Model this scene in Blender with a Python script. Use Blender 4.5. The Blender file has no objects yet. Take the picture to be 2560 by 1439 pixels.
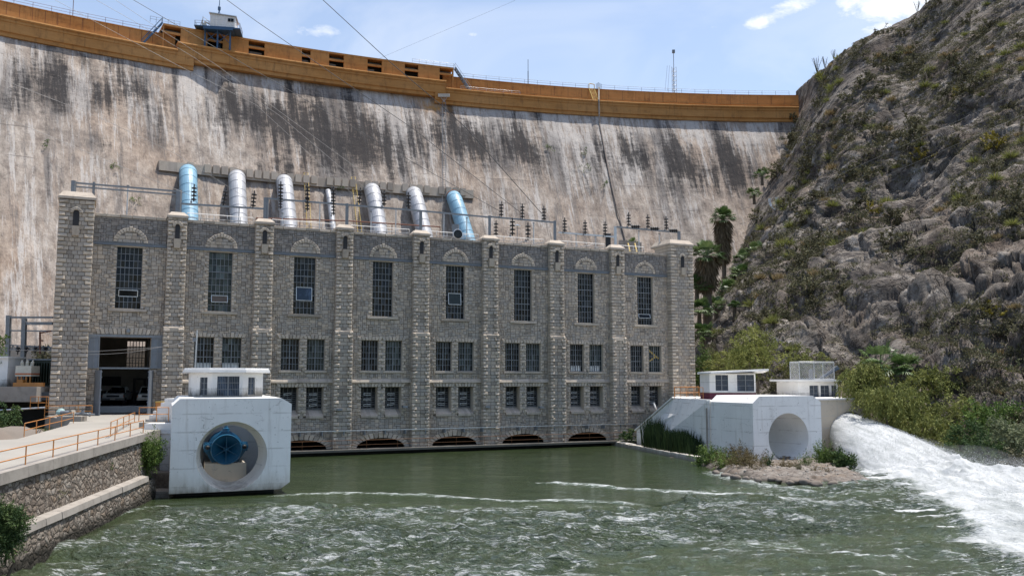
import bpy, math, random
import numpy as np
from mathutils import Vector, Matrix
random.seed(7); NR = np.random.RandomState(11)
scene = bpy.context.scene
COL = scene.collection
R = math.radians
# ---------------------------------------------------------------- survey of the place (metres, water at z=0)
F = 2250.0; PITCH = math.atan(230/F); H = 6.0
cp_, sp_ = math.cos(PITCH), math.sin(PITCH)
def ray(u, v):
    x = (u-1280)/F; y = (719.5-v)/F
    return Vector((x, cp_-sp_*y, sp_+cp_*y))
CAM = Vector((0, 0, H))
def at(u, v, Y):
    d = ray(u, v); return CAM + d*(Y/d.y)
def atz(u, v, z):
    d = ray(u, v); return CAM + d*((z-H)/d.z)
TH = 0.442192; EX = Vector((math.cos(TH), math.sin(TH), 0)); NX = Vector((EX.y, -EX.x, 0))
P0 = Vector((-25.819, 68.4, 0))
def fw(s, y, z):            # facade frame -> world (y grows into the building)
    return P0 + EX*s - NX*y + Vector((0, 0, z))
def fac(u, v, y=0.0):       # ray with the plane y=const of the facade frame -> (s, z)
    d = ray(u, v); t = (P0 - NX*y - CAM).dot(NX)/d.dot(NX); q = CAM + d*t - P0
    return q.dot(EX), q.z
CX, CY, RT, ZT, BAT = 65.6, -55.8, 249.1, 66.0, 0.58
def damr(z): return RT+0.6-BAT*(62.5-z)
def dam_pt(phi, z, off=0.0):   # phi = plan angle about the arc centre, off = metres out from the face
    r = damr(z)-off; return Vector((CX+r*math.cos(phi), CY+r*math.sin(phi), z))
def dam_hit(u, v, off=0.0):
    d = ray(u, v)
    g = lambda t: math.hypot(d.x*t-CX, d.y*t-CY)-(damr(H+d.z*t)-off)
    t0 = 60.0
    while t0 < 330 and not (g(t0) < 0 <= g(t0+1)): t0 += 1
    lo, hi = t0, t0+1
    for _ in range(30):
        m = (lo+hi)/2
        if g(m) < 0: lo = m
        else: hi = m
    return CAM + d*lo
def dam_ph(u, v):
    q = dam_hit(u, v); return math.atan2(q.y-CY, q.x-CX), q.z
def crest_ph(u, v, r):  # angle where the ray meets the vertical cylinder of radius r, and the height there
    d = ray(u, v); t = 60.0
    g = lambda t: math.hypot(d.x*t-CX, d.y*t-CY)-r
    while t < 360 and not (g(t) < 0 <= g(t+1)): t += 1
    lo, hi = t, t+1
    for _ in range(30):
        m = (lo+hi)/2
        if g(m) < 0: lo = m
        else: hi = m
    q = CAM+d*lo; return math.atan2(q.y-CY, q.x-CX), q.z
def cyl(phi, r, z): return Vector((CX+r*math.cos(phi), CY+r*math.sin(phi), z))

# ---------------------------------------------------------------- noise (numpy)
_P = np.random.RandomState(5).permutation(256); _P = np.concatenate([_P, _P, _P])
_V = np.random.RandomState(6).rand(1024)*2-1
def vnoise(x, y, z=0.0):
    x = np.asarray(x, float); y = np.asarray(y, float); z = np.zeros_like(x)+z
    xi = np.floor(x).astype(int); yi = np.floor(y).astype(int); zi = np.floor(z).astype(int)
    fx, fy, fz = x-xi, y-yi, z-zi
    fx = fx*fx*fx*(fx*(fx*6-15)+10); fy = fy*fy*fy*(fy*(fy*6-15)+10); fz = fz*fz*(3-2*fz)
    def h(a, b, c): return _V[_P[_P[_P[a & 255]+(b & 255)]+(c & 255)]]
    def l(a, b, t): return a+(b-a)*t
    return l(l(l(h(xi, yi, zi), h(xi+1, yi, zi), fx), l(h(xi, yi+1, zi), h(xi+1, yi+1, zi), fx), fy),
             l(l(h(xi, yi, zi+1), h(xi+1, yi, zi+1), fx), l(h(xi, yi+1, zi+1), h(xi+1, yi+1, zi+1), fx), fy), fz)
def fbm(x, y, z=0.0, o=4, lac=2.03, g=0.5):
    s = 0; a = 1.0; f = 1.0; t = 0
    for i in range(o):
        s = s+a*vnoise(np.asarray(x)*f+i*17.3, np.asarray(y)*f-i*9.1, np.asarray(z)*f+i*3.7); t += a; a *= g; f *= lac
    return s/t
def ridged(x, y, z=0.0, o=4):
    s = 0; a = 1.0; f = 1.0; t = 0
    for i in range(o):
        s = s+a*(1-2*np.abs(vnoise(np.asarray(x)*f+i*31.7, np.asarray(y)*f+i*11.9, z))); t += a; a *= .5; f *= 2.1
    return s/t

# ---------------------------------------------------------------- objects
def tag(o, label=None, cat=None, group=None, kind=None):
    if label: o['label'] = label
    if cat: o['category'] = cat
    if group: o['group'] = group
    if kind: o['kind'] = kind
    return o
def thing(name, label, cat, loc=(0, 0, 0), rotz=0.0, group=None):
    o = bpy.data.objects.new(name, None); COL.objects.link(o); o.empty_display_size = .3
    o.location = loc; o.rotation_euler = (0, 0, rotz)
    return tag(o, label, cat, group)
def root_matrix(o):
    while o.parent: o = o.parent
    return Matrix.Translation(o.location) @ Matrix.Rotation(o.rotation_euler.z, 4, 'Z')
def copy_tree(o, parent=None):
    c = o.copy(); COL.objects.link(c)
    if parent: c.parent = parent
    for ch in o.children: copy_tree(ch, c)
    return c

class MB:
    def __init__(s): s.v = []; s.f = []; s.r = []; s.cur = 0.5
    def add(s, vs, fs, r=None):
        n = len(s.v); s.v.extend([tuple(p) for p in vs]); r = s.cur if r is None else r
        for f in fs: s.f.append(tuple(i+n for i in f)); s.r.append(r)
    def quad(s, a, b, c, d, r=None): s.add([a, b, c, d], [(0, 1, 2, 3)], r)
    def box(s, x0, x1, y0, y1, z0, z1, r=None):
        s.add([(x0, y0, z0), (x1, y0, z0), (x1, y1, z0), (x0, y1, z0), (x0, y0, z1), (x1, y0, z1), (x1, y1, z1), (x0, y1, z1)],
              [(0, 3, 2, 1), (4, 5, 6, 7), (0, 1, 5, 4), (1, 2, 6, 5), (2, 3, 7, 6), (3, 0, 4, 7)], r)
    def obox(s, c, a, b, d, r=None):      # centre and three half-axis vectors
        c, a, b, d = Vector(c), Vector(a), Vector(b), Vector(d)
        s.add([c-a-b-d, c+a-b-d, c+a+b-d, c-a+b-d, c-a-b+d, c+a-b+d, c+a+b+d, c-a+b+d],
              [(0, 3, 2, 1), (4, 5, 6, 7), (0, 1, 5, 4), (1, 2, 6, 5), (2, 3, 7, 6), (3, 0, 4, 7)], r)
    def bar(s, p, q, w, h=None, r=None):
        p, q = Vector(p), Vector(q); h = h or w; d = (q-p); L = d.length
        if L < 1e-6: return
        d /= L; up = Vector((0, 0, 1)) if abs(d.z) < .95 else Vector((0, 1, 0))
        a = d.cross(up).normalized(); b = a.cross(d).normalized()
        s.obox((p+q)/2, d*(L/2), a*(w/2), b*(h/2), r)
    def tube(s, pts, rad, n=6, caps=True, r=None, close=False):
        pts = [Vector(p) for p in pts]; m = len(pts)
        rad = rad if isinstance(rad, (list, tuple)) else [rad]*m
        vs = []; prev = None
        for i, p in enumerate(pts):
            d = (pts[min(i+1, m-1)]-pts[max(i-1, 0)]).normalized()
            if prev is None:
                up = Vector((0, 0, 1)) if abs(d.z) < .9 else Vector((0, 1, 0)); a = d.cross(up).normalized()
            else: a = (prev-d*prev.dot(d)).normalized()
            prev = a; b = d.cross(a)
            for k in range(n):
                t = 2*math.pi*k/n; vs.append(p+(a*math.cos(t)+b*math.sin(t))*rad[i])
        fs = [(i*n+k, i*n+(k+1) % n, (i+1)*n+(k+1) % n, (i+1)*n+k) for i in range(m-1) for k in range(n)]
        if caps: fs += [tuple(range(n))[::-1], tuple((m-1)*n+k for k in range(n))]
        s.add(vs, fs, r)
    def lathe(s, base, axis, prof, n=20, r=None, caps=True):  # prof = [(distance along axis, radius)]
        base, axis = Vector(base), Vector(axis).normalized()
        up = Vector((0, 0, 1)) if abs(axis.z) < .9 else Vector((0, 1, 0)); a = axis.cross(up).normalized(); b = axis.cross(a)
        vs = [base+axis*t+(a*math.cos(2*math.pi*k/n)+b*math.sin(2*math.pi*k/n))*q for t, q in prof for k in range(n)]
        m = len(prof)
        fs = [(i*n+k, (i+1)*n+k, (i+1)*n+(k+1) % n, i*n+(k+1) % n) for i in range(m-1) for k in range(n)]
        if caps: fs += [tuple(range(n)), tuple((m-1)*n+k for k in range(n))[::-1]]
        s.add(vs, fs, r)
    def prism(s, poly, d, r=None):       # polygon of 3d points swept by vector d
        poly = [Vector(p) for p in poly]; d = Vector(d); n = len(poly)
        s.add(poly+[p+d for p in poly], [tuple(range(n))[::-1], tuple(range(n, 2*n))]+[(i, (i+1) % n, n+(i+1) % n, n+i) for i in range(n)], r)
    def grid(s, P, r=None):              # P: list of rows of points
        nr, nc = len(P), len(P[0]); n = len(s.v)
        for row in P: s.v.extend([tuple(p) for p in row])
        for i in range(nr-1):
            for j in range(nc-1):
                s.f.append((n+i*nc+j, n+i*nc+j+1, n+(i+1)*nc+j+1, n+(i+1)*nc+j)); s.r.append(s.cur if r is None else r)
    def build(s, name, mat, parent=None, world=False, smooth=False, fix=True):
        me = bpy.data.meshes.new(name); v = s.v
        if world and parent:
            M = root_matrix(parent).inverted(); v = [tuple(M @ Vector(p)) for p in v]
        me.from_pydata(v, [], s.f); me.update()
        at_ = me.attributes.new('rnd', 'FLOAT', 'FACE'); at_.data.foreach_set('value', np.array(s.r, dtype=np.float32))
        if fix:
            import bmesh
            bm = bmesh.new(); bm.from_mesh(me); bmesh.ops.recalc_face_normals(bm, faces=bm.faces); bm.to_mesh(me); bm.free()
        if smooth: me.polygons.foreach_set('use_smooth', [True]*len(me.polygons))
        if mat: me.materials.append(mat)
        o = bpy.data.objects.new(name, me); COL.objects.link(o)
        if parent: o.parent = parent
        return o
def grid_object(name, X, Y, Z, mat, attrs=None, smooth=True, uv=None):
    nr, nc = X.shape
    me = bpy.data.meshes.new(name); co = np.stack([X, Y, Z], -1).reshape(-1, 3).astype(np.float32)
    idx = np.arange(nr*nc).reshape(nr, nc)
    q = np.stack([idx[:-1, :-1], idx[:-1, 1:], idx[1:, 1:], idx[1:, :-1]], -1).reshape(-1, 4)
    me.vertices.add(len(co)); me.vertices.foreach_set('co', co.ravel())
    me.loops.add(q.size); me.loops.foreach_set('vertex_index', q.ravel().astype(np.int32))
    me.polygons.add(len(q)); me.polygons.foreach_set('loop_start', np.arange(0, q.size, 4, dtype=np.int32))
    me.polygons.foreach_set('loop_total', np.full(len(q), 4, dtype=np.int32))
    me.update(calc_edges=True); me.validate()
    if smooth: me.polygons.foreach_set('use_smooth', np.ones(len(q), dtype=bool))
    for k, a in (attrs or {}).items():
        t = me.attributes.new(k, 'FLOAT', 'POINT'); t.data.foreach_set('value', a.ravel().astype(np.float32))
    if uv is not None:
        l = me.uv_layers.new(name='UVMap'); U = np.stack([uv[0].ravel(), uv[1].ravel()], -1)[q.ravel()]
        l.data.foreach_set('uv', U.astype(np.float32).ravel())
    me.materials.append(mat)
    o = bpy.data.objects.new(name, me); COL.objects.link(o); return o
# ---------------------------------------------------------------- materials
class NT:
    def __init__(s, name):
        s.m = bpy.data.materials.new(name); s.m.use_nodes = True; s.t = s.m.node_tree; s.t.nodes.clear()
        s.out = s.n('ShaderNodeOutputMaterial'); s.b = s.n('ShaderNodeBsdfPrincipled'); s.l(s.b.outputs[0], s.out.inputs[0])
        s._co = None
    def n(s, typ, **kw):
        k = s.t.nodes.new(typ)
        for a, b in kw.items(): setattr(k, a, b)
        return k
    def l(s, a, b): s.t.links.new(a, b)
    def put(s, sock, val):
        if hasattr(val, 'is_output'): s.l(val, sock)
        elif val is not None: sock.default_value = val
    def co(s, which='Object'):
        if s._co is None: s._co = s.n('ShaderNodeTexCoord')
        return s._co.outputs[which]
    def map(s, vec, scale=(1, 1, 1), loc=(0, 0, 0), rot=(0, 0, 0)):
        k = s.n('ShaderNodeMapping'); s.l(vec, k.inputs['Vector']); k.inputs['Scale'].default_value = scale
        k.inputs['Location'].default_value = loc; k.inputs['Rotation'].default_value = rot; return k.outputs[0]
    def noise(s, vec, scale, detail=4, rough=.55, dist=0.0, out=0):
        k = s.n('ShaderNodeTexNoise'); s.l(vec, k.inputs['Vector']); k.inputs['Scale'].default_value = scale
        k.inputs['Detail'].default_value = detail; k.inputs['Roughness'].default_value = rough; k.inputs['Distortion'].default_value = dist
        return k.outputs[out]
    def voro(s, vec, scale, feature='F1', out='Distance', rnd=1.0, metric='EUCLIDEAN'):
        k = s.n('ShaderNodeTexVoronoi', feature=feature)
        if feature not in ('DISTANCE_TO_EDGE', 'N_SPHERE_RADIUS'): k.distance = metric
        s.l(vec, k.inputs['Vector'])
        k.inputs['Scale'].default_value = scale; k.inputs['Randomness'].default_value = rnd; return k.outputs[out]
    def attr(s, name, out='Fac'):
        k = s.n('ShaderNodeAttribute', attribute_name=name); return k.outputs[out]
    def ramp(s, fac, stops, interp='LINEAR'):
        k = s.n('ShaderNodeValToRGB'); s.put(k.inputs[0], fac); e = k.color_ramp.elements; k.color_ramp.interpolation = interp
        while len(e) < len(stops): e.new(.5)
        for i, (p, c) in enumerate(stops):
            e[i].position = p
            if not hasattr(c, '__len__'): c = (c, c, c)
            e[i].color = tuple(c)+(1,)
        return k.outputs[0]
    def rng(s, v, a, b, c=0.0, d=1.0):
        k = s.n('ShaderNodeMapRange'); s.put(k.inputs[0], v)
        for i, q in enumerate((a, b, c, d)): k.inputs[i+1].default_value = q
        return k.outputs[0]
    def mix(s, fac, a, b, mode='MIX'):
        k = s.n('ShaderNodeMix', data_type='RGBA', blend_type=mode); s.put(k.inputs[0], fac)
        for sock, val in ((k.inputs[6], a), (k.inputs[7], b)):
            if not hasattr(val, 'is_output'): val = tuple(val)+(1,) if len(val) == 3 else val
            s.put(sock, val)
        return k.outputs[2]
    def math(s, op, a, b=0.0, clamp=False):
        k = s.n('ShaderNodeMath', operation=op); k.use_clamp = clamp; s.put(k.inputs[0], a); s.put(k.inputs[1], b); return k.outputs[0]
    def bump(s, h, strength=.5, dist=.05):
        k = s.n('ShaderNodeBump'); k.inputs['Strength'].default_value = strength; k.inputs['Distance'].default_value = dist
        s.l(h, k.inputs['Height']); s.l(k.outputs[0], s.b.inputs['Normal']); return k
    def fin(s, col, rough=.8, metal=0.0, spec=None):
        if hasattr(col, '__len__') and not hasattr(col, 'is_output') and len(col) == 3: col = tuple(col)+(1,)
        s.put(s.b.inputs['Base Color'], col); s.put(s.b.inputs['Roughness'], rough); s.put(s.b.inputs['Metallic'], metal)
        if spec is not None: s.put(s.b.inputs['Specular IOR Level'], spec)
        return s.m

def paint(name, col, rough=.5, metal=0.0, dirt=(.12, .09, .07), amt=.35, scale=3.0, bump=.0):
    t = NT(name); c = t.co(); n = t.noise(c, scale, 6, .65); f = t.rng(n, .48, .78, 0, amt)
    v = t.noise(c, scale*.35, 2); base = t.mix(t.rng(v, .3, .7), tuple(x*.88 for x in col), tuple(min(1, x*1.08) for x in col))
    if bump: t.bump(n, bump, .02)
    return t.fin(t.mix(f, base, dirt), rough, metal)
def stone(name, c0, c1, c2, stain=(.10, .065, .045), amt=.5, bump=.5, moss=.35):
    t = NT(name); c = t.co(); r = t.attr('rnd')
    base = t.ramp(r, [(0, c0), (.45, c1), (.8, c2), (1, tuple(x*.62 for x in c1))])
    fine = t.noise(c, 9, 6, .7); base = t.mix(t.rng(fine, .3, .75), tuple([.62]*3), (1.18, 1.18, 1.18)) if False else t.mix(t.rng(fine, .25, .8, 0, .55), base, t.mix(1.0, base, (.55, .52, .5), 'MULTIPLY'))
    st = t.noise(t.map(c, (.8, .8, .16)), 1.1, 5, .65); base = t.mix(t.rng(st, .52, .8, 0, amt), base, stain)
    dk = t.noise(t.map(c, (.5, .5, .12), (9, 3, 1)), 1.6, 5, .7); base = t.mix(t.rng(dk, .58, .78, 0, moss), base, (.05, .045, .04))
    t.bump(fine, bump, .03)
    return t.fin(base, .92, 0, .2)
M = {}
M['stone'] = stone('grey_ashlar', (.365, .335, .295), (.44, .392, .335), (.525, .44, .345), amt=.42, bump=.3, moss=.25)
M['stone_dark'] = stone('dark_grey_ashlar', (.225, .215, .205), (.28, .262, .245), (.34, .305, .27), amt=.3, bump=.3)
M['quoin'] = stone('rusticated_quoin', (.53, .455, .365), (.60, .515, .415), (.46, .41, .35), amt=.4, bump=.5, moss=.3)
M['bore_paint'] = None
M['mortar'] = stone('mortar', (.12, .098, .08), (.125, .103, .084), (.13, .107, .087), bump=.2)
M['sillstone'] = stone('sill_stone', (.47, .41, .335), (.52, .45, .37), (.44, .385, .325), amt=.4)
M['concrete'] = paint('concrete', (.30, .27, .235), .9, 0, (.10, .085, .07), .6, 1.6, .2)
M['wet_concrete'] = paint('wet_stained_concrete', (.11, .10, .085), .7, 0, (.03, .03, .025), .6, 1.6, .2)
M['road'] = paint('pale_concrete_paving', (.29, .268, .232), .9, 0, (.28, .24, .2), .45, .8, .15)
M['steel'] = paint('weathered_steel', (.20, .215, .23), .5, .3, (.10, .07, .05), .5, 4)
M['dark_steel'] = paint('dark_window_steel', (.20, .215, .23), .5, .1, (.06, .05, .04), .3, 4)
M['beam_paint'] = paint('blue_grey_beam_paint', (.17, .19, .215), .55, 0, (.1, .08, .06), .3, 2)
M['galv'] = paint('galvanised_steel', (.55, .56, .56), .45, .6, (.25, .2, .16), .4, 5)
M['orange'] = paint('orange_rail_paint', (.50, .20, .045), .5, 0, (.25, .1, .04), .4, 6)
M['rust_rail'] = paint('dull_rusty_rail', (.20, .085, .03), .7, 0, (.10, .045, .02), .5, 6)
M['yellow'] = paint('faded_yellow_paint', (.55, .38, .08), .6, 0, (.3, .2, .08), .4, 6)
M['dam_orange'] = None
M['white'] = None
M['blue'] = paint('valve_blue_paint', (.012, .11, .22), .42, 0, (.01, .05, .08), .4, 4)
M['blue_steel'] = paint('hoist_blue_paint', (.03, .085, .17), .55, 0, (.05, .05, .05), .35, 3)
M['pipe_blue'] = None; M['pipe_silver'] = None
M['black'] = paint('black_ceramic', (.012, .012, .014), .55, 0, (.03, .03, .03), .3, 8)
M['rust'] = paint('rusty_pipe', (.16, .06, .035), .8, 0, (.08, .03, .02), .5, 5)
M['old_pipe'] = paint('old_grey_brown_pipe', (.20, .165, .14), .8, 0, (.09, .05, .035), .6, 2)
M['maroon'] = paint('maroon_paint', (.12, .012, .03), .6, 0, (.05, .02, .02), .2, 3)
M['dark'] = paint('dark_interior', (.03, .03, .032), .9, 0, (.02, .02, .02), .5, 2)  # dark fittings; in recesses and undersides, shade put into the colour
M['room'] = paint('grey_room_wall', (.18, .185, .19), .85, 0, (.07, .07, .07), .4, 1)
M['louver'] = paint('grey_louvre', (.16, .16, .155), .6, .2, (.06, .05, .04), .4, 5)
M['green_tank'] = paint('dark_green_tank', (.022, .032, .018), .5, 0, (.01, .01, .01), .3, 3)
M['cream'] = paint('cream_enamel', (.62, .58, .48), .5, 0, (.25, .15, .08), .35, 4)
M['car_white'] = paint('white_car_paint', (.74, .75, .74), .25, 0, (.3, .28, .25), .15, 3)
M['tyre'] = paint('tyre_rubber', (.02, .02, .02), .9)
M['chrome'] = paint('grey_bumper', (.18, .18, .18), .35, .6)
M['red_lamp'] = paint('amber_lamp', (.5, .12, .03), .3)
M['cable'] = paint('cable', (.055, .057, .06), .5, .3)
M['cable_grey'] = paint('aluminium_cable', (.30, .29, .28), .5, .3)
M['cloth'] = paint('white_banner', (.8, .8, .82), .8, 0, (.4, .38, .36), .3, 3)
M['brown_panel'] = paint('brown_panel', (.10, .075, .06), .7)
M['teal'] = paint('pale_teal_enamel', (.30, .42, .40), .5)
M['rock_loose'] = paint('loose_grey_rock', (.26, .235, .205), .95, 0, (.09, .075, .06), .6, 3, .4)
M['bark'] = paint('bark', (.11, .085, .06), .95, 0, (.04, .03, .02), .6, 6, .6)

def mk_white(name, dirty=.85, tint=(.80, .785, .755)):
    t = NT(name); c = t.co('Object')
    a = t.noise(c, .55, 5, .6); base = t.mix(t.rng(a, .35, .7), tint, tuple(x*.9 for x in tint))
    st = t.noise(t.map(c, (2.2, 2.2, .25)), 1.0, 6, .7); base = t.mix(t.rng(st, .56, .84, 0, dirty), base, (.42, .37, .31))
    pit = t.noise(c, 7, 3, .5); base = t.mix(t.rng(pit, .69, .73, 0, .75*dirty+.1), base, (.22, .2, .18))
    # board-mark lines of the shuttering
    w = t.n('ShaderNodeTexWave', wave_type='BANDS', bands_direction='Z'); t.l(t.map(c, (1, 1, .34)), w.inputs[0]); w.inputs['Scale'].default_value = 1.0
    w.inputs['Distortion'].default_value = .25; w.inputs['Detail'].default_value = 3
    lines = t.math('MULTIPLY', t.rng(w.outputs[1], .975, 1.0, 0, .75), t.rng(t.noise(c, .9, 4, .6), .42, .58)); base = t.mix(lines, base, (.5, .48, .45))
    ck = t.math('ABSOLUTE', t.math('SUBTRACT', t.noise(t.map(c, (.35, .35, .8), (3, 1, 2)), .9, 7, .6), .5)); base = t.mix(t.math('MULTIPLY', t.rng(ck, 0, .0045, .8 if dirty > .6 else .3, 0), t.rng(a, .48, .56)), base, (.16, .14, .12))
    # algae and splash stain just over the water line
    sep = t.n('ShaderNodeSeparateXYZ'); t.l(c, sep.inputs[0]); al = t.math('ADD', sep.outputs[2], t.math('MULTIPLY', t.noise(t.map(c, (1.5, 1.5, .5)), 1.2, 6, .7), -1.3))
    base = t.mix(t.rng(al, -.55, -.12, .85, 0), base, (.06, .055, .04)); base = t.mix(t.rng(al, -.2, .5, .45*min(1, dirty*1.6), 0), base, (.40, .34, .27))
    drip = t.noise(t.map(c, (1.6, 1.6, .10), (4, 0, 0)), 1.5, 6, .75); base = t.mix(t.rng(drip, .56, .72, 0, dirty*.8), base, (.46, .43, .39))
    t.bump(t.math('ADD', a, t.math('MULTIPLY', pit, .3)), .25, .05)
    return t.fin(base, .75, 0, .3)
M['white'] = mk_white('white_painted_concrete')
M['white_clean'] = mk_white('clean_white_paint', .22)
M['bore_paint'] = mk_white('dusty_bore_paint', .5, (.80, .76, .69))
M['white_stain'] = mk_white('rust_stained_white', .95, (.62, .53, .42))
def mk_dam_orange():
    t = NT('ochre_dam_paint'); c = t.co(); a = t.noise(t.map(c, (.25, .25, 1.2)), 1, 5, .65)
    base = t.mix(t.rng(a, .3, .75), (.50, .25, .085), (.36, .165, .05)); fd = t.noise(c, .06, 4, .6); base = t.mix(t.rng(fd, .42, .62, 0, .4), base, (.52, .29, .12))
    d = t.noise(t.map(c, (.6, .6, .5)), 1.2, 6, .7); base = t.mix(t.rng(d, .52, .74, 0, .6), base, (.17, .085, .04)); e = t.noise(t.map(c, (1.2, 1.2, .12)), 1.3, 6, .75); base = t.mix(t.rng(e, .54, .68, 0, .55), base, (.13, .07, .035))
    return t.fin(base, .85, 0, .15)
M['dam_orange'] = mk_dam_orange()
def mk_pipe(name, col, rough, metal):
    t = NT(name); c = t.co(); a = t.noise(c, .9, 5, .7); r = t.attr('rnd')
    base = t.mix(t.rng(r, 0, 1), tuple(x*.72 for x in col), col)
    base = t.mix(t.rng(a, .55, .8, 0, .5), base, tuple(x*.55 for x in col))
    t.bump(t.noise(c, 2.5, 3), .15, .03)
    return t.fin(base, rough, metal)
M['pipe_blue'] = mk_pipe('sky_blue_pipe_paint', (.23, .41, .53), .42, 0)
M['pipe_silver'] = mk_pipe('aluminium_pipe_paint', (.43, .435, .45), .5, .15)
def mk_glass(name, col=(.012, .014, .017), rough=.06):
    t = NT(name); r = t.attr('rnd'); c = t.co()
    n = t.noise(t.map(c, (1.2, 1, .7)), 1.3, 4, .65)
    base = t.mix(t.rng(n, .5, .8, 0, .75), col, tuple(x*4.0+.012 for x in col))
    base = t.mix(t.rng(r, .72, 1.0, 0, .85), base, tuple(x*3.5+.045 for x in col))
    return t.fin(base, rough, 0, .22)
M['glass'] = mk_glass('dark_pane', (.006, .007, .008), .1)
M['glass_blue'] = mk_glass('bluish_pane', (.03, .045, .07), .08)
M['glass_green'] = mk_glass('greenish_pane', (.028, .036, .034), .10)
def mk_rubble():
    t = NT('rubble_masonry'); c = t.co(); w = t.mix(.30, c, t.noise(c, 2.2, 5, .65, 0, 1)); v = t.map(w, (.8, .8, 1.3))
    e = t.voro(v, 4.4, 'DISTANCE_TO_EDGE'); cc = t.n('ShaderNodeTexVoronoi'); t.l(v, cc.inputs['Vector']); cc.inputs['Scale'].default_value = 4.4
    sep = t.n('ShaderNodeSeparateColor'); t.l(cc.outputs['Color'], sep.inputs[0])
    base = t.ramp(sep.outputs[0], [(0, (.16, .13, .105)), (.35, (.29, .245, .20)), (.7, (.38, .335, .285)), (1, (.24, .18, .13))])
    fine = t.noise(c, 12, 5, .7); base = t.mix(t.rng(fine, .4, .7, 0, .5), base, (.12, .1, .085))
    m = t.rng(e, .0, .10, .85, 0); base = t.mix(m, base, (.085, .072, .06))
    dk = t.noise(c, .35, 5, .6); base = t.mix(t.rng(dk, .5, .75, 0, .4), base, (.10, .07, .05)); sz = t.n('ShaderNodeSeparateXYZ'); t.l(c, sz.inputs[0]); base = t.mix(t.rng(t.math('ADD', sz.outputs[2], t.math('MULTIPLY', dk, -.9)), -.25, .1, .9, 0), base, (.025, .023, .018))
    t.bump(t.math('ADD', t.rng(e, 0, .25), t.math('MULTIPLY', fine, .6)), 1.0, .09)
    return t.fin(base, .95, 0, .15)
M['rubble'] = mk_rubble()
def mk_rock():
    t = NT('canyon_rock'); c = t.co(); uv0 = t.co('UV'); s3 = t.n('ShaderNodeSeparateXYZ'); t.l(uv0, s3.inputs[0]); k3 = t.n('ShaderNodeCombineXYZ'); t.l(s3.outputs[0], k3.inputs[0]); t.l(s3.outputs[1], k3.inputs[1]); t.l(t.math('MULTIPLY', t.attr('disp'), .45), k3.inputs[2]); uv = k3.outputs[0]
    bed = t.map(uv, (.22, 1, 1)); bed2 = t.map(uv, (.5, 1, 1), (3, 9, 0))
    n1 = t.noise(c, .09, 5, .62); n2 = t.noise(bed2, .42, 9, .74, .4); n3 = t.noise(bed, .62, 8, .72, .5)
    base = t.ramp(n2, [(.28, (.07, .059, .047)), (.41, (.19, .162, .135)), (.54, (.315, .276, .236)), (.66, (.56, .51, .455))])
    base = t.mix(t.rng(n3, .40, .62, 0, .8), base, (.062, .055, .053))
    lam = t.noise(t.map(uv, (.1, 1, 1), (1, 5, 0)), 1.9, 6, .72, .3); base = t.mix(t.rng(lam, .46, .30, 0, .75), base, (.055, .05, .048))
    crk = t.math('ABSOLUTE', t.math('SUBTRACT', t.noise(t.map(uv, (.45, 1, 1), (7, 2, 0)), .32, 6, .62, .6), .5)); base = t.mix(t.rng(crk, 0, .018, .85, 0), base, (.022, .02, .019))
    base = t.mix(t.rng(n1, .50, .70, 0, .6), base, (.19, .135, .10))
    g = t.noise(c, .24, 6, .72, .3); base = t.mix(t.rng(g, .56, .64, 0, .5), base, (.105, .09, .055))
    dv = t.noise(t.map(uv, (.5, 1, 1), (5, 1, 0)), .085, 5, .65, .4); base = t.mix(t.rng(dv, .53, .66, 0, .65), base, (.058, .052, .050))
    t.bump(t.math('ADD', t.math('ADD', t.math('MULTIPLY', n3, -1.2), n2), t.math('ADD', t.math('MULTIPLY', lam, .8), t.rng(crk, 0, .05, 0, .5))), 1.0, .55)
    return t.fin(base, .95, 0, .12)
M['rock'] = mk_rock()
def mk_ground():
    t = NT('dry_earth'); c = t.co(); n = t.noise(c, 1.4, 7, .7); base = t.ramp(n, [(.3, (.10, .08, .06)), (.6, (.24, .19, .145)), (.8, (.33, .28, .23))])
    t.bump(n, .6, .15); return t.fin(base, .95, 0, .15)
M['earth'] = mk_ground()
def mk_spit():
    t = NT('weathered_spit_rock'); c = t.co(); n = t.noise(c, 1.6, 7, .72); base = t.ramp(n, [(.3, (.06, .05, .042)), (.48, (.155, .132, .112)), (.68, (.27, .245, .215))]); o_ = t.noise(c, .35, 4, .6); base = t.mix(t.rng(o_, .52, .62, 0, .45), base, (.17, .12, .08)); sep = t.n('ShaderNodeSeparateXYZ'); t.l(c, sep.inputs[0]); base = t.mix(t.rng(t.math('ADD', sep.outputs[2], t.math('MULTIPLY', n, -.25)), -.08, .06, .8, 0), base, (.05, .045, .038))
    t.bump(n, .8, .15); return t.fin(base, .9, 0, .2)
M['spit'] = mk_spit()
def leafmat(name, dark, mid, light, trans=.25, rough=.75):
    t = NT(name); r = t.attr('rnd'); oi = t.n('ShaderNodeObjectInfo')
    base = t.ramp(r, [(0, dark), (.5, mid), (1, light)])
    base = t.mix(t.rng(oi.outputs['Random'], 0, 1, 0, .35), base, t.mix(1.0, base, (.75, .8, .6), 'MULTIPLY'))
    t.fin(base, rough, 0, .25)
    tr = t.n('ShaderNodeBsdfTranslucent'); t.l(base, tr.inputs[0]); mx = t.n('ShaderNodeMixShader'); mx.inputs[0].default_value = trans
    t.l(t.b.outputs[0], mx.inputs[1]); t.l(tr.outputs[0], mx.inputs[2]); t.l(mx.outputs[0], t.out.inputs[0]); return t.m
M['leaf_olive'] = leafmat('olive_feathery_leaf', (0.0853, 0.1008, 0.0279), (0.1783, 0.1938, 0.0527), (0.2945, 0.2945, 0.0930))
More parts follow.
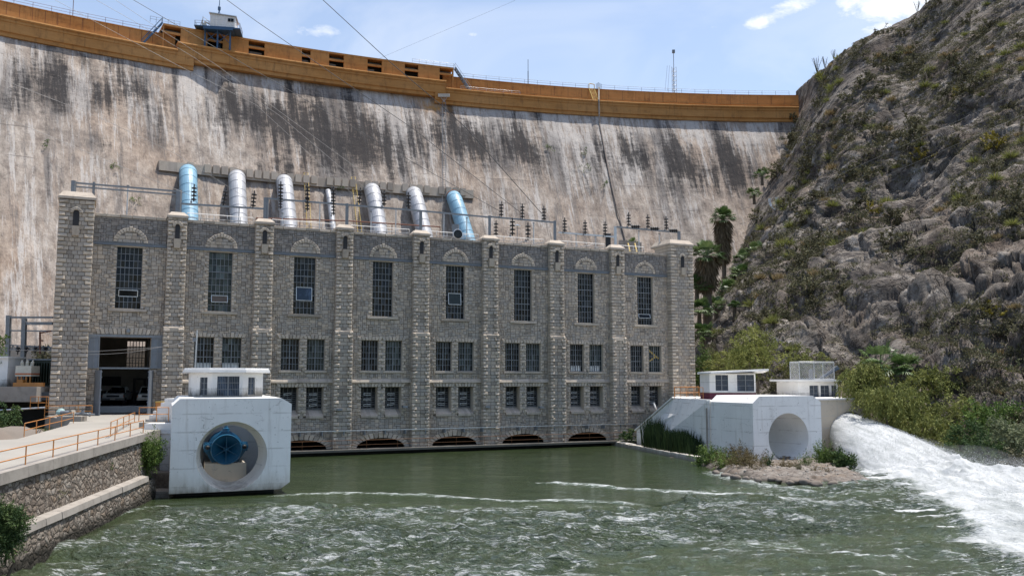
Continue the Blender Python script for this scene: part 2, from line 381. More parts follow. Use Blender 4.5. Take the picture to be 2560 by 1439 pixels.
M['leaf_green'] = leafmat('green_leaf', (0.0450, 0.0750, 0.0195), (0.0975, 0.1575, 0.0360), (0.1800, 0.2400, 0.0675))
M['leaf_dark'] = leafmat('dark_green_leaf', (0.0210, 0.0420, 0.0165), (0.0450, 0.0825, 0.0270), (0.1050, 0.1500, 0.0525))
M['leaf_grey'] = leafmat('grey_green_leaf', (0.0840, 0.0980, 0.0504), (0.1680, 0.1890, 0.1050), (0.2520, 0.2660, 0.1610))
M['leaf_scrub'] = leafmat('scrub_leaf', (0.0500, 0.0472, 0.0272), (0.1125, 0.1062, 0.0612), (0.1969, 0.1858, 0.1071))
M['leaf_dry'] = leafmat('dry_straw', (.16, .11, .05), (.27, .20, .10), (.36, .28, .15))
M['leaf_yellow'] = leafmat('yellow_flowering_leaf', (.14, .12, .02), (.24, .20, .03), (.33, .27, .05))
M['leaf_brown'] = leafmat('brown_weed', (.08, .06, .03), (.15, .115, .06), (.2, .17, .08))
M['palm'] = leafmat('palm_frond', (0.0272, 0.0605, 0.0181), (0.0756, 0.1285, 0.0378), (0.1966, 0.2570, 0.1058), .2, .4)
M['palm_dead'] = leafmat('dead_palm_frond', (.09, .065, .04), (.17, .125, .075), (.26, .2, .13), .15)
M['reed'] = leafmat('reed_blade', (.016, .03, .010), (.035, .06, .018), (.07, .10, .035), .2)

def mk_dam():
    t = NT('weathered_dam_concrete'); uv = t.co('UV')
    def nz(su, sv, sc, d=6, r=.65, loc=(0, 0, 0), dist=0.0): return t.noise(t.map(uv, (su, sv, 1), loc), sc, d, r, dist)
    hgt = t.attr('hgt'); stain = t.attr('stain'); wht = t.attr('wht')
    mott = nz(1, .45, .5, 9, .80)
    base = t.ramp(mott, [(.34, (.155, .130, .112)), (.45, (.28, .238, .203)), (.55, (.39, .338, .289)), (.66, (.505, .448, .393))])
    big = nz(1, .5, .055, 5, .62); base = t.mix(t.rng(big, .40, .64, 0, .5), base, t.mix(1.0, base, (.95, .78, .64), 'MULTIPLY'))
    rr = nz(1, .12, .55, 8, .78, (5, 0, 0)); base = t.mix(t.math('MULTIPLY', t.rng(rr, .53, .63, 0, .65), t.rng(hgt, .75, .25)), base, (.215, .125, .072))
    ls = nz(1, .075, .75, 9, .80, (2, 7, 0)); lo = nz(1, .22, .10, 5, .62, (3, 1, 0))
    wa = t.math('ADD', t.math('MULTIPLY', wht, .10), t.rng(hgt, .45, .9, -.02, .055))
    wf = t.rng(t.math('ADD', ls, t.math('ADD', wa, t.rng(lo, .3, .7, -.07, .045))), .55, .60, 0, .8)
    base = t.mix(wf, base, (.50, .465, .43))
    gs = nz(1, .06, .5, 9, .80, (12, 1, 0)); base = t.mix(t.rng(gs, .53, .60, 0, .72), base, (.150, .136, .128))
    gw = nz(1, .10, .13, 7, .72, (22, 1, 0)); base = t.mix(t.math('MULTIPLY', t.rng(gw, .47, .58, 0, .8), t.rng(stain, .0, .30, .12, 1)), base, (.125, .115, .11))
    f1 = nz(1, .16, .40, 9, .80, (1, 3, 0)); f2 = nz(.45, 1, 1.1, 8, .82, (7, 3, 0)); f3 = nz(1, .06, .9, 8, .80, (4, 3, 0))
    fr = t.math('ADD', t.math('ADD', t.math('MULTIPLY', f1, .22), t.math('MULTIPLY', f2, .30)), t.math('MULTIPLY', f3, .48))
    k = t.math('ADD', t.math('MULTIPLY', stain, .92), t.math('MULTIPLY', t.math('SUBTRACT', fr, .5), 8.5))
    k = t.math('MULTIPLY', t.rng(k, .22, .95), t.rng(stain, .05, .22))
    base = t.mix(t.math('MULTIPLY', k, .93), base, (.036, .034, .035))
    orr = t.attr('orr'); base = t.mix(t.math('MULTIPLY', orr, t.rng(nz(1, .4, .8, 5, .7), .35, .6)), base, (.40, .21, .07))
    pits = nz(1, .9, 1.3, 7, .80); base = t.mix(t.rng(pits, .36, .43, .65, 0), base, (.095, .08, .07))
    wob = nz(1, 1, .3, 4, .6); sp = t.n('ShaderNodeSeparateXYZ'); t.l(uv, sp.inputs[0])
    fr_ = t.math('FRACT', t.math('ADD', t.math('DIVIDE', sp.outputs[1], 6.2), t.math('MULTIPLY', wob, .10))); jl = t.rng(t.math('ABSOLUTE', t.math('SUBTRACT', fr_, .5)), .0, .02, .75, 0)
    base = t.mix(t.math('MULTIPLY', jl, t.rng(nz(1, .3, .05, 4), .55, .6)), base, (.08, .07, .065))
    t.bump(t.math('ADD', pits, t.math('MULTIPLY', mott, 1.2)), .6, .30)
    return t.fin(base, .95, 0, .1)
M['dam'] = mk_dam()
def mk_water():
    t = NT('river_water'); c = t.co('Object'); foam = t.attr('foam'); chop = t.attr('chop')
    v = t.map(c, (.62, 1.0, 1.0)); n1 = t.noise(v, 1.6, 5, .62, .6); n2 = t.noise(v, 7.0, 4, .6, .4); n3 = t.noise(t.map(c, (.2, 1, 1)), .55, 4, .5)
    deep = t.mix(t.rng(n3, .35, .65), (.036, .050, .021), (.058, .077, .034)); deep = t.mix(t.rng(chop, 0, .4, .5, 0), deep, (.018, .030, .012))
    vs = t.map(c, (.38, 1.0, 1.0)); fn = t.noise(vs, 2.6, 9, .78, .7); sp = t.noise(t.map(c, (.26, 1.0, 1), (3, 5, 0)), 7.5, 5, .72, .5)
    fm = t.math('ADD', foam, t.math('MULTIPLY', t.math('SUBTRACT', fn, .5), 2.6))
    fr = t.math('MULTIPLY', t.rng(fm, .50, 1.0), t.rng(foam, .02, .14), True)
    sk = t.math('MULTIPLY', t.rng(t.math('ADD', sp, t.math('MULTIPLY', t.math('MINIMUM', foam, .5), .16)), .555, .64), t.math('MULTIPLY', t.rng(fn, .42, .52), t.rng(foam, .09, .17)), True); fr = t.math('MAXIMUM', fr, sk)  # white flecks: sun glitter painted into the colour together with foam
    aer = t.rng(foam, .08, .9, 0, .75)
    col = t.mix(aer, deep, (.12, .16, .115)); fl = t.noise(t.map(c, (1.0, .30, 1.0), (0, 0, 0), (0, 0, R(12))), 1.0, 7, .72, .6); col = t.mix(fr, col, t.mix(t.rng(fl, .36, .58), (.27, .29, .285), (.50, .515, .515)))
    hh = t.math('ADD', t.math('MULTIPLY', n1, t.math('ADD', t.math('MULTIPLY', chop, 1.0), .10)), t.math('MULTIPLY', n2, t.math('ADD', t.math('MULTIPLY', chop, .60), .03))); t.bump(t.math('MULTIPLY', hh, t.rng(foam, .6, 1.0, 1, .38)), 1.0, .60)
    return t.fin(col, t.mix(fr, (.07, .07, .07), (.7, .7, .7)), 0, .5)
M['water'] = mk_water()
def mk_jet():
    t = NT('white_water'); c = t.co('Object'); n = t.noise(t.map(c, (1.7, .14, 1.7), (0, 0, 0), (0, 0, R(-4))), 1.7, 7, .70, .2); n2 = t.noise(c, 5, 6, .7)
    base = t.mix(t.rng(n, .34, .60), (.46, .48, .47), (.74, .75, .75)); t.bump(n, .3, .08)
    t.fin(base, .8, 0, .2); tr = t.n('ShaderNodeBsdfTranslucent'); t.l(base, tr.inputs[0]); mx = t.n('ShaderNodeMixShader'); mx.inputs[0].default_value = .35
    t.l(t.b.outputs[0], mx.inputs[1]); t.l(tr.outputs[0], mx.inputs[2]); t.l(mx.outputs[0], t.out.inputs[0]); return t.m
M['jet'] = mk_jet()
def mk_mist(d):
    t = NT('spray_mist'); t.t.nodes.remove(t.b); p = t.n('ShaderNodeVolumePrincipled'); p.inputs['Color'].default_value = (.97, .98, 1, 1)
    p.inputs['Density'].default_value = d; p.inputs['Anisotropy'].default_value = .2; t.l(p.outputs[0], t.out.inputs['Volume']); return t.m
# ---------------------------------------------------------------- powerhouse
PH = thing('powerhouse', 'long grey stone powerhouse with cream quoins and tall barred windows below the dam', 'power station', P0, TH)
PIL = [(.06, 1.33), (6.6, 1.36), (13.12, 1.34), (19.8, 1.38), (26.3, 1.40), (32.94, 1.42), (39.5, 1.42)]
BC = [-3.2+6.57*k for k in range(8)]
ZP = 18.1            # underside of the coping
def rect_ops():
    ops = []
    for k, c in enumerate(BC):
        ops.append(('tall', k, c-.89, c+.89, 11.3, 15.95))
        if k == 0: ops.append(('door', 0, -4.95, -1.48, 3.4, 9.15))
        else:
            for d in (-1.03, 1.03):
                ops.append(('mid', k, c+d-.73, c+d+.73, 6.78, 9.28)); ops.append(('low', k, c+d-.70, c+d+.70, 3.02, 5.42))
    return ops
OPS = rect_ops()
def rough_block(mb, s0, s1, yb, yf, z0, z1, j=.03, ins=.035):
    g = random.uniform; i = ins
    vs = [(s0, yb, z0), (s1, yb, z0), (s1, yb, z1), (s0, yb, z1),
          (s0, yf+.05, z0+.01), (s1, yf+.05, z0+.01), (s1, yf+.05, z1-.01), (s0, yf+.05, z1-.01),
          (s0+i+g(0, j), yf+g(-j, j), z0+i+g(0, j)), (s1-i-g(0, j), yf+g(-j, j), z0+i+g(0, j)), (s1-i-g(0, j), yf+g(-j, j), z1-i-g(0, j)), (s0+i+g(0, j), yf+g(-j, j), z1-i-g(0, j))]
    fs = [(8, 9, 10, 11)]
    for a in range(4):
        b = (a+1) % 4; fs += [(a, b, 4+b, 4+a), (4+a, 4+b, 8+b, 8+a)]
    mb.add(vs, fs, random.random())
def flat_stone(mb, s0, s1, y, z0, z1, p=.03):
    g = random.uniform; q = p+g(-.012, .02); i = .018; t = g(-.008, .008)
    mb.add([(s0, y, z0), (s1, y, z0), (s1, y, z1), (s0, y, z1), (s0+i, y-q+t, z0+i), (s1-i, y-q-t, z0+i), (s1-i, y-q-t, z1-i), (s0+i, y-q+t, z1-i)],
           [(4, 5, 6, 7), (0, 1, 5, 4), (1, 2, 6, 5), (2, 3, 7, 6), (3, 0, 4, 7)], random.random())
def ashlar(mb, s0, s1, z0, z1, y, us, uz, holes, big=3, keep=None):
    nx = max(1, round((s1-s0)/us)); nz = max(1, round((z1-z0)/uz)); us = (s1-s0)/nx; uz = (z1-z0)/nz
    occ = [[False]*nx for _ in range(nz)]
    for i in range(nz):
        for j in range(nx):
            if occ[i][j]: continue
            w = random.choice([1, 2, 2, 2, 3][:big+2]); h = random.choice([1, 1, 2, 2]) if big > 2 else 1
            w = min(w, nx-j); h = min(h, nz-i)
            for q in range(w):
                if occ[i][j+q]: w = q; break
            for a in range(h):
                for q in range(w): occ[i+a][j+q] = True
            a0, a1, b0, b1 = s0+j*us, s0+(j+w)*us, z0+i*uz, z0+(i+h)*uz
            ok = True
            for (p0, p1, q0, q1) in holes:
                if a0 < p1-.01 and a1 > p0+.01 and b0 < q1-.01 and b1 > q0+.01:
                    cs = [(p1-a0, 'a0', p1), (a1-p0, 'a1', p0), (q1-b0, 'b0', q1), (b1-q0, 'b1', q0)]
                    d, wch, val = min(cs)
                    if wch == 'a0': a0 = val
                    elif wch == 'a1': a1 = val
                    elif wch == 'b0': b0 = val
                    else: b1 = val
                    if a1-a0 < .06 or b1-b0 < .06: ok = False; break
            if ok and keep and not keep((a0+a1)/2, b0): ok = False
            if ok: flat_stone(mb, a0+.008, a1-.008, y, b0+.008, b1-.008)
ARC = [(k, BC[k], 2.15 if k > 1 else 2.2) for k in range(1, 7)]
def arch_z(s):   # underside of the tail-race arches
    for k, c, w in ARC:
        if abs(s-c) < w: return .45+.85*math.sqrt(max(0, 1-((s-c)/w)**2))
    return 0.2
# stones of the wall, plus the mortar bed behind them with every opening cut through
holes = [(a-.02, b+.02, c-.02, d+.02) for (_, _, a, b, c, d) in OPS]; lowh = [h for h in holes if h[2] < 3.3]
w = MB(); ashlar(w, -5.76, 45.4, 16.25, ZP, 0.0, .17, .155, holes); upper_stones = w
w = MB(); ashlar(w, -5.76, 45.4, 3.4, 16.02, 0.0, .17, .155, holes)
ashlar(w, .7, 45.4, .3, 3.4, 0.0, .17, .155, lowh, keep=lambda s, z: z > arch_z(s)+.05)
wall = w.build('wall', M['stone'], PH, fix=False); upper_stones.build('upper_wall', M['stone_dark'], PH, fix=False)
m = MB()
sc_ = sorted(set([-8.0, 48.0]+[x for o in OPS for x in o[2:4]])); zc_ = sorted(set([3.02, ZP]+[x for o in OPS for x in o[4:6]]))
for i in range(len(sc_)-1):
    for j in range(len(zc_)-1):
        a, b, c, d = sc_[i], sc_[i+1], zc_[j], zc_[j+1]; u_, v_ = (a+b)/2, (c+d)/2
        if any(o[2] < u_ < o[3] and o[4] < v_ < o[5] for o in OPS): continue
        m.quad((a, 0, c), (b, 0, c), (b, 0, d), (a, 0, d))
s = -8.0
while s < 48: m.quad((s, 0, arch_z(s) if s > 1 else .2), (s+.1, 0, arch_z(s+.1) if s > 1 else .2), (s+.1, 0, 3.02), (s, 0, 3.02)); s += .1
m.build('mortar_bed', M['mortar'], wall, fix=False)
def reveal(W, kind, a, b, c, d):
    m = MB(); dep = {'tall': .38, 'mid': .38, 'low': .75, 'door': .8}[kind]
    m.quad((a, 0, c), (a, dep, c), (a, dep, d), (a, 0, d)); m.quad((b, 0, c), (b, 0, d), (b, dep, d), (b, dep, c))
    m.quad((a, 0, d), (a, dep, d), (b, dep, d), (b, 0, d)); m.quad((a, 0, c), (b, 0, c), (b, dep, c), (a, dep, c))
    m.build('reveal', M['quoin'], W, fix=False)
# body: back, ends, roof, tail-race vault
m = MB(); BD = 14.0
m.box(-7.9, -7.6, .6, BD, 0, ZP-.3); m.box(47.6, 47.9, .6, BD, 0, ZP-.3)
rs, rz = fac(318, 852, BD); rs1, rz0 = fac(361, 922, BD)
m.box(-7.6, rs, BD-.3, BD, 0, ZP-.3); m.box(rs1, 47.6, BD-.3, BD, 0, ZP-.3); m.box(rs, rs1, BD-.3, BD, 0, rz0); m.box(rs, rs1, BD-.3, BD, rz, ZP-.3)
m.build('shell', M['concrete'], PH)
m = MB(); m.box(-7.6, 47.6, .5, BD+.1, ZP-.55, ZP-.3); m.build('roof', M['concrete'], PH)
m = MB(); m.box(-5.6, -5.4, .8, BD-.3, 3.2, 10.3); m.box(-.9, -.7, .8, BD-.3, 3.2, 10.3); m.box(-5.6, -.7, .8, BD-.3, 10.2, 10.35)
m.build('garage_walls', M['room'], PH)
m = MB(); m.box(-5.4, -.9, -.3, 5.2, 3.2, 3.46); m.box(-5.4, -.9, 5.2, BD-.3, 3.2, 3.95); m.build('garage_floor', M['concrete'], PH)
m = MB(); m.box(-5.38, -.92, 5.02, 5.2, 3.47, 3.97); m.build('garage_step', M['white_clean'], PH)
m = MB(); m.box(-5.35, -3.0, 12.9, 13.6, 3.96, 6.3); m.build('garage_cupboard', M['dark'], PH); m = MB(); m.box(-2.6, -1.0, 12.6, 13.5, 3.96, 5.0); m.build('garage_bench', M['dark'], PH); m = MB(); m.box(-2.1, -1.9, 10.5, 10.7, 3.96, 6.0); m.box(-1.3, -1.1, 10.5, 10.7, 3.96, 6.0); m.box(-2.1, -1.1, 10.5, 10.7, 6.0, 6.15); m.build('garage_frame', M['dark'], PH)
m = MB(); m.quad((.7, 5.5, -.5), (45.4, 5.5, -.5), (45.4, 5.5, 3.2), (.7, 5.5, 3.2)); m.quad((.7, .03, 1.75), (45.4, .03, 1.75), (45.4, 5.5, 1.75), (.7, 5.5, 1.75)); m.quad((.7, .03, .2), (45.4, .03, .2), (45.4, 5.5, .2), (.7, 5.5, .2)); m.build('tail_race_vault', M['dark'], PH, fix=False)  # vault coloured near-black to carry the darkness behind the arches
# rear window of the garage room with bars
wv = MB(); n = 6
for i in range(n+1): wv.box(rs+(rs1-rs)*i/n-.03, rs+(rs1-rs)*i/n+.03, BD-.2, BD-.12, rz0, rz)
for i in range(6): wv.box(rs, rs1, BD-.215, BD-.105, rz0+(rz-rz0)*i/5-.03, rz0+(rz-rz0)*i/5+.03)
wv.build('rear_window', M['dark_steel'], PH)
# coping / string course / weathered band
cp = MB(); x = -5.7
while x < 45.4:
    L = random.uniform(.7, 1.1); rough_block(cp, x, min(x+L-.01, 45.4), .45, -.09, 18.1, 18.35, .012, .02); x += L
cp.build('coping', M['sillstone'], PH)
st = MB()
for k in range(1, 8):
    a = PIL[k-1][0]+PIL[k-1][1]/2; b = (PIL[k][0]-PIL[k][1]/2) if k < 7 else 45.4; x = a
    while x < b-.1:
        L = random.uniform(.7, 1.3); e = min(x+L, b); q = random.uniform(-.02, .02)
        st.add([(x, 0, 5.74), (e-.01, 0, 5.74), (e-.01, -.20+q, 5.78), (x, -.20+q, 5.78), (x, 0, 6.11), (e-.01, 0, 6.11), (e-.01, -.17+q, 5.93), (x, -.17+q, 5.93)],
               [(0, 3, 2, 1), (4, 5, 6, 7), (0, 1, 5, 4), (1, 2, 6, 5), (2, 3, 7, 6), (3, 0, 4, 7)], random.random()); x = e
st.build('string_course', M['sillstone'], PH)
# steel beams across every bay
edges = [-5.76]+[q for c, w_ in PIL for q in (c-w_/2, c+w_/2)]+[45.4]
for k in range(8):
    b = MB(); a0, a1 = edges[2*k], edges[2*k+1]
    b.box(a0, a1, -.14, -.04, 16.02, 16.05); b.box(a0, a1, -.14, -.04, 16.22, 16.25); b.box(a0, a1, -.075, -.04, 16.05, 16.22)
    b.build('steel_beam', M['beam_paint'], PH)
# arches of masonry: blind arch over each tall window, tail-race arches over the water, flat arches
def voussoirs(mb, cx, cz, ri, ro, n, t0, t1, y=0.0, prot=.10, sx=1.0, sz=1.0, key=False, so=None):
    for i in range(n):
        a, b = t0+(t1-t0)*i/n+.012, t0+(t1-t0)*(i+1)/n-.012; jo = random.uniform(-.02, .03)
        if key and i == n//2: jo += .12
        P = lambda r_, t, yy: (cx+r_*sx*math.cos(t), yy, cz+r_*(sz if so is None or r_ < (ri+ro)/2 else so)*math.sin(t))
        q = prot+random.uniform(-.02, .02); i0 = .03
        vs = [P(ri, a, y), P(ri, b, y), P(ro+jo, b, y), P(ro+jo, a, y), P(ri, a, y-q+.04), P(ri, b, y-q+.04), P(ro+jo, b, y-q+.04), P(ro+jo, a, y-q+.04),
              P(ri+i0, a+.01, y-q), P(ri+i0, b-.01, y-q), P(ro+jo-i0, b-.01, y-q), P(ro+jo-i0, a+.01, y-q)]
        fs = [(8, 9, 10, 11)]
        for k in range(4):
            l = (k+1) % 4; fs += [(k, l, 4+l, 4+k), (4+k, 4+l, 8+l, 8+k)]
        mb.add(vs, fs, random.random())
for k, c in enumerate(BC):
    a = MB(); voussoirs(a, c, 16.28, .90, 1.19, 15, 0.0, math.pi, prot=.11, key=True, sz=.93)
    ar = a.build('blind_arch', M['quoin'], PH)
    t = MB()
    for z0 in (16.27, 16.52, 16.77):
        x = c-.86
        while x < c+.8:
            L = random.uniform(.3, .6); e = min(x+L, c+.86); hh = .86*math.sqrt(max(0, 1-((x+e-2*c)/2/.9)**2))*.93
            if z0+.2 < 16.3+hh+.05: flat_stone(t, x, e-.015, -.045, z0, z0+.235)
            x = e
    t.build('infill', M['stone'], ar, fix=False)
for k, c, wd in ARC:
    a = MB(); voussoirs(a, c, .45, wd-.1, wd+.34, 17, .02, math.pi-.02, prot=.13, sz=.80/(wd-.1), key=True, so=1.22/(wd+.34)); a.build('tail_race_arch', M['quoin'], PH)
def surround(mb, a, b, z0, z1, h=.24):
    z = z0; i = 0
    while z < z1-.05:
        e = min(z+h, z1); l = .34 if i % 2 else .2
        rough_block(mb, a-l, a, 0, -.085, z+.008, e-.008, .02); rough_block(mb, b, b+l, 0, -.085, z+.008, e-.008, .02); z = e; i += 1
def flat_arch(mb, a, b, z, h, n, y=0.0):
    for i in range(n):
        x0, x1 = a+(b-a)*i/n, a+(b-a)*(i+1)/n; m0 = (i-n/2)/n*.3; m1 = (i+1-n/2)/n*.3
        x0 += .012; x1 -= .012; hh = h+random.uniform(-.03, .03)+(.06 if i == n//2 else 0); q = random.uniform(.09, .13)
        mb.add([(x0, y, z), (x1, y, z), (x1+m1, y, z+hh), (x0+m0, y, z+hh), (x0+.02, y-q, z+.02), (x1-.02, y-q, z+.02), (x1+m1-.02, y-q, z+hh-.03), (x0+m0+.02, y-q, z+hh-.03)],
               [(4, 5, 6, 7), (0, 1, 5, 4), (1, 2, 6, 5), (2, 3, 7, 6), (3, 0, 4, 7)], random.random())
def panes(mb, a, b, z0, z1, nx, nz, y, tilt=.012):
    for i in range(nx):
        for j in range(nz):
            x0, x1, q0, q1 = a+(b-a)*i/nx, a+(b-a)*(i+1)/nx, z0+(z1-z0)*j/nz, z0+(z1-z0)*(j+1)/nz
            t, u = random.uniform(-tilt, tilt), random.uniform(-tilt, tilt)
            mb.quad((x0, y-t-u, q0), (x1, y+t-u, q0), (x1, y+t+u, q1), (x0, y-t+u, q1), random.random())
def bars(mb, a, b, z0, z1, nx, nz, y, t=.018, heavy=()):
    for i in range(nx+1): x = a+(b-a)*i/nx; e = t*1.6 if i in (0, nx) else t; mb.box(x-e, x+e, y-.05, y+.015, z0, z1)
    for j in range(nz+1): z = z0+(z1-z0)*j/nz; e = t*1.9 if j in (0, nz) or j in heavy else t; mb.box(a, b, y-.055, y+.01, z-e, z+e)
SASH = {0: ('glass', .30, .20, 1.3), 1: ('brown_panel', .16, .27, 1.2), 2: ('glass_blue', .24, .47, 1.25), 4: ('glass_green', .27, .48, 1.15), 7: ('glass', .14, .22, 1.3)}
for kind, k, a, b, z0, z1 in OPS:
    if kind == 'tall':
        s_ = MB(); surround(s_, a, b, z0, 15.95); s_.box(a-.34, b+.34, -.035, .03, 15.94, 16.015)
        W = s_.build('tall_window', M['quoin'], PH); reveal(W, kind, a, b, z0, z1)
        g = MB(); panes(g, a, b, z0, z1, 6, 9, .32); g.build('pane', M['glass'] if k != 1 else M['glass_green'], W, fix=False)
        f = MB(); bars(f, a, b, z0, z1, 6, 9, .28, .016, (3, 6)); f.build('frame', M['dark_steel'], W)
        l = MB(); rough_block(l, a-.45, b+.45, .3, -.17, z0-.24, z0, .01, .015); l.build('sill', M['sillstone'], W)
        if k in SASH:
            mt, f0, f1, wd = SASH[k]; h = z1-z0; c = (a+b)/2; y0, y1 = .20, .10
            q = MB(); q.quad((c-wd/2, y1, z0+h*f0), (c+wd/2, y1, z0+h*f0), (c+wd/2, y0, z0+h*f1), (c-wd/2, y0, z0+h*f1)); sa = q.build('sash', M[mt], W, fix=False)
            q = MB()
            for (x0, x1, t0, t1) in ((-.5, .5, 0, 0), (-.5, .5, 1, 1), (-.5, -.5, 0, 1), (.5, .5, 0, 1)):
                q.bar((c+wd*x0, y1+(y0-y1)*t0-.01, z0+h*(f0+(f1-f0)*t0)), (c+wd*x1, y1+(y0-y1)*t1-.01, z0+h*(f0+(f1-f0)*t1)), .05)
            q.build('sash_frame', M['galv'], W)
    elif kind == 'mid':
        s_ = MB(); surround(s_, a, b, z0, z1, .25); flat_arch(s_, a-.22, b+.22, z1+.01, .32, 7)
        W = s_.build('office_window', M['quoin'], PH); reveal(W, kind, a, b, z0, z1)
        g = MB(); panes(g, a, b, z0, z1, 6, 5, .32); g.build('pane', M['glass_green'] if (k*3+(a > BC[k])) % 3 else M['glass'], W, fix=False)
        f = MB(); bars(f, a, b, z0, z1, 6, 5, .28, .014, (2,)); f.box((a+b)/2-.03, (a+b)/2+.03, .21, .3, z0, z1); f.build('frame', M['dark_steel'], W)
        l = MB(); rough_block(l, a-.18, b+.18, .3, -.13, z0-.2, z0, .01, .015); l.build('sill', M['sillstone'], W)
        if k in (1, 6, 7):
            q = MB()
            if k == 7 and a > BC[k]: q.bar((a+.1, .31, z1-.3), (b-.1, .31, z1-1.2), .02, .16); q.bar((a+.1, .31, z0+.9), (b-.4, .31, z0+1.5), .02, .16); q.build('crane_arm_behind_pane', M['yellow'], W)
            elif k != 7: q.box(a+.1, b-.15, .30, .31, z0+.05, z0+.55); q.build('blind_behind_pane', M['galv'], W)
    elif kind == 'low':
        z0 = 3.62
        s_ = MB(); surround(s_, a, b, z0-.5, z1, .25); flat_arch(s_, a-.22, b+.22, z1+.01, .34, 7)
        W = s_.build('louvred_window', M['quoin'], PH); reveal(W, kind, a, b, 3.02, z1)
        l = MB(); n = 5
        for i in range(n):
            x0, x1 = a+(b-a)*i/n, a+(b-a)*(i+1)/n; e = random.uniform(-.02, .03)
            l.add([(x0+.006, .7, z0+.02), (x1-.006, .7, z0+.02), (x1+.0, -.16, z0-.50+e), (x0, -.16, z0-.50+e), (x0+.006, .7, z0-.62), (x1-.006, .7, z0-.62), (x1, -.16, z0-.68), (x0, -.16, z0-.68)],
                  [(0, 1, 2, 3), (3, 2, 6, 7), (0, 3, 7, 4), (1, 5, 6, 2)], random.random())
        l.build('sloping_sill', M['sillstone'], W)
        g = MB(); g.quad((a, .74, z0), (b, .74, z0), (b, .74, z1), (a, .74, z1)); g.build('pane', M['dark'], W, fix=False)
        f = MB(); bars(f, a, b, z0, z1, 4, 1, .62, .02); nn = 9
        for j in range(nn):
            z = z0+.06+(z1-z0-.4)*j/nn; tl = random.choice([0, 0, 0, .03, -.05]); y_ = .56
            f.add([(a, y_, z+tl), (b, y_, z-tl), (b, y_+.09, z+.07-tl), (a, y_+.09, z+.07+tl)], [(0, 1, 2, 3)])
        f.build('louvre', M['louver'], W, fix=False)
        f = MB(); cx = (a+b)/2
        for j in range(3):
            z = z0+.25+j*.45; e = .0 if random.random() < .7 else .1
            f.bar((cx-.3, .52, z), (cx+.3, .52, z+e), .03); f.bar((cx-.3, .52, z+.13), (cx+.3, .52, z+.13+e), .03); f.bar((cx-.3, .52, z), (cx-.3, .52, z+.13), .03)
        f.build('crank', M['galv'], W)
# door with folded-back leaves
d_ = MB(); flat_arch(d_, -5.2, -1.05, 9.36, .46, 15); d_.build('door_lintel', M['quoin'], PH)
D = MB(); D.box(-5.75, -.62, -.16, -.02, 9.17, 9.34); D.box(-4.95, -1.48, .05, .16, 6.82, 6.94)
dr = D.build('garage_door', M['dark_steel'], PH); reveal(dr, 'door', -4.95, -1.48, 3.4, 9.15)
for (a, b) in ((-5.74, -4.98), (-1.46, -.63)):
    l = MB(); l.box(a, b, -.12, -.06, 6.86, 9.16)
    lf = l.build('leaf', M['beam_paint'], dr); l = MB()
    for x in (a, (a+b)/2, b-.06): l.box(x, x+.06, -.17, -.12, 6.86, 9.16)
    for z in (6.86, 8.0, 9.1): l.box(a, b, -.16, -.12, z, z+.06)
    l.build('leaf_frame', M['dark_steel'], lf)
for (x, sg) in ((-4.95, -1), (-1.48, 1)):
    l = MB(); l.obox((x+sg*.05, -.75, 5.1), (.035, 0, 0), (sg*.18, .72, 0), (0, 0, 1.62)); lf = l.build('leaf', M['beam_paint'], dr); l = MB()
    for z in (3.55, 4.4, 5.3, 6.2, 6.6): l.obox((x+sg*.05-sg*.05, -.75, z), (.03, 0, 0), (sg*.18, .72, 0), (0, 0, .04))
    l.build('leaf_frame', M['dark_steel'], lf)
l = MB(); l.lathe((-3.1, -.12, 9.62), (0, -1, 0), [(0, .12), (.18, .14), (.2, .03)], 12); l.build('door_lamp', M['dark_steel'], PH)
# pilasters and corner towers
def slot_niche(par, c, y, z0, z1, w, cap=True):
    b = MB(); b.box(c-w, c+w, y-.012, y-.002, z0, z1-w)
    n = 8; b.add([(c, y-.012, z1-w)]+[(c+w*math.cos(math.pi*i/n), y-.012, z1-w+w*math.sin(math.pi*i/n)) for i in range(n+1)], [(0, i, i+1) for i in range(1, n+1)])
    b.build('niche_shade', M['dark'], par)  # flat dark panel; the shade of a recess as plain colour
    b = MB(); voussoirs(b, c, z1-w, w, w+.22, 7, 0, math.pi, y, .10); b.build('niche_arch', M['quoin'], par)
    b = MB(); b.add([(c-.26, y, z0-.02), (c+.26, y, z0-.02), (c+.26, y-.28, z0-.05), (c-.26, y-.28, z0-.05), (c-.22, y, z0-.8), (c+.22, y, z0-.8), (c+.22, y-.16, z0-.74), (c-.22, y-.16, z0-.74)],
                    [(0, 1, 2, 3), (4, 7, 6, 5), (3, 2, 6, 7), (0, 3, 7, 4), (1, 5, 6, 2)]); b.build('corbel', M['sillstone'], par)
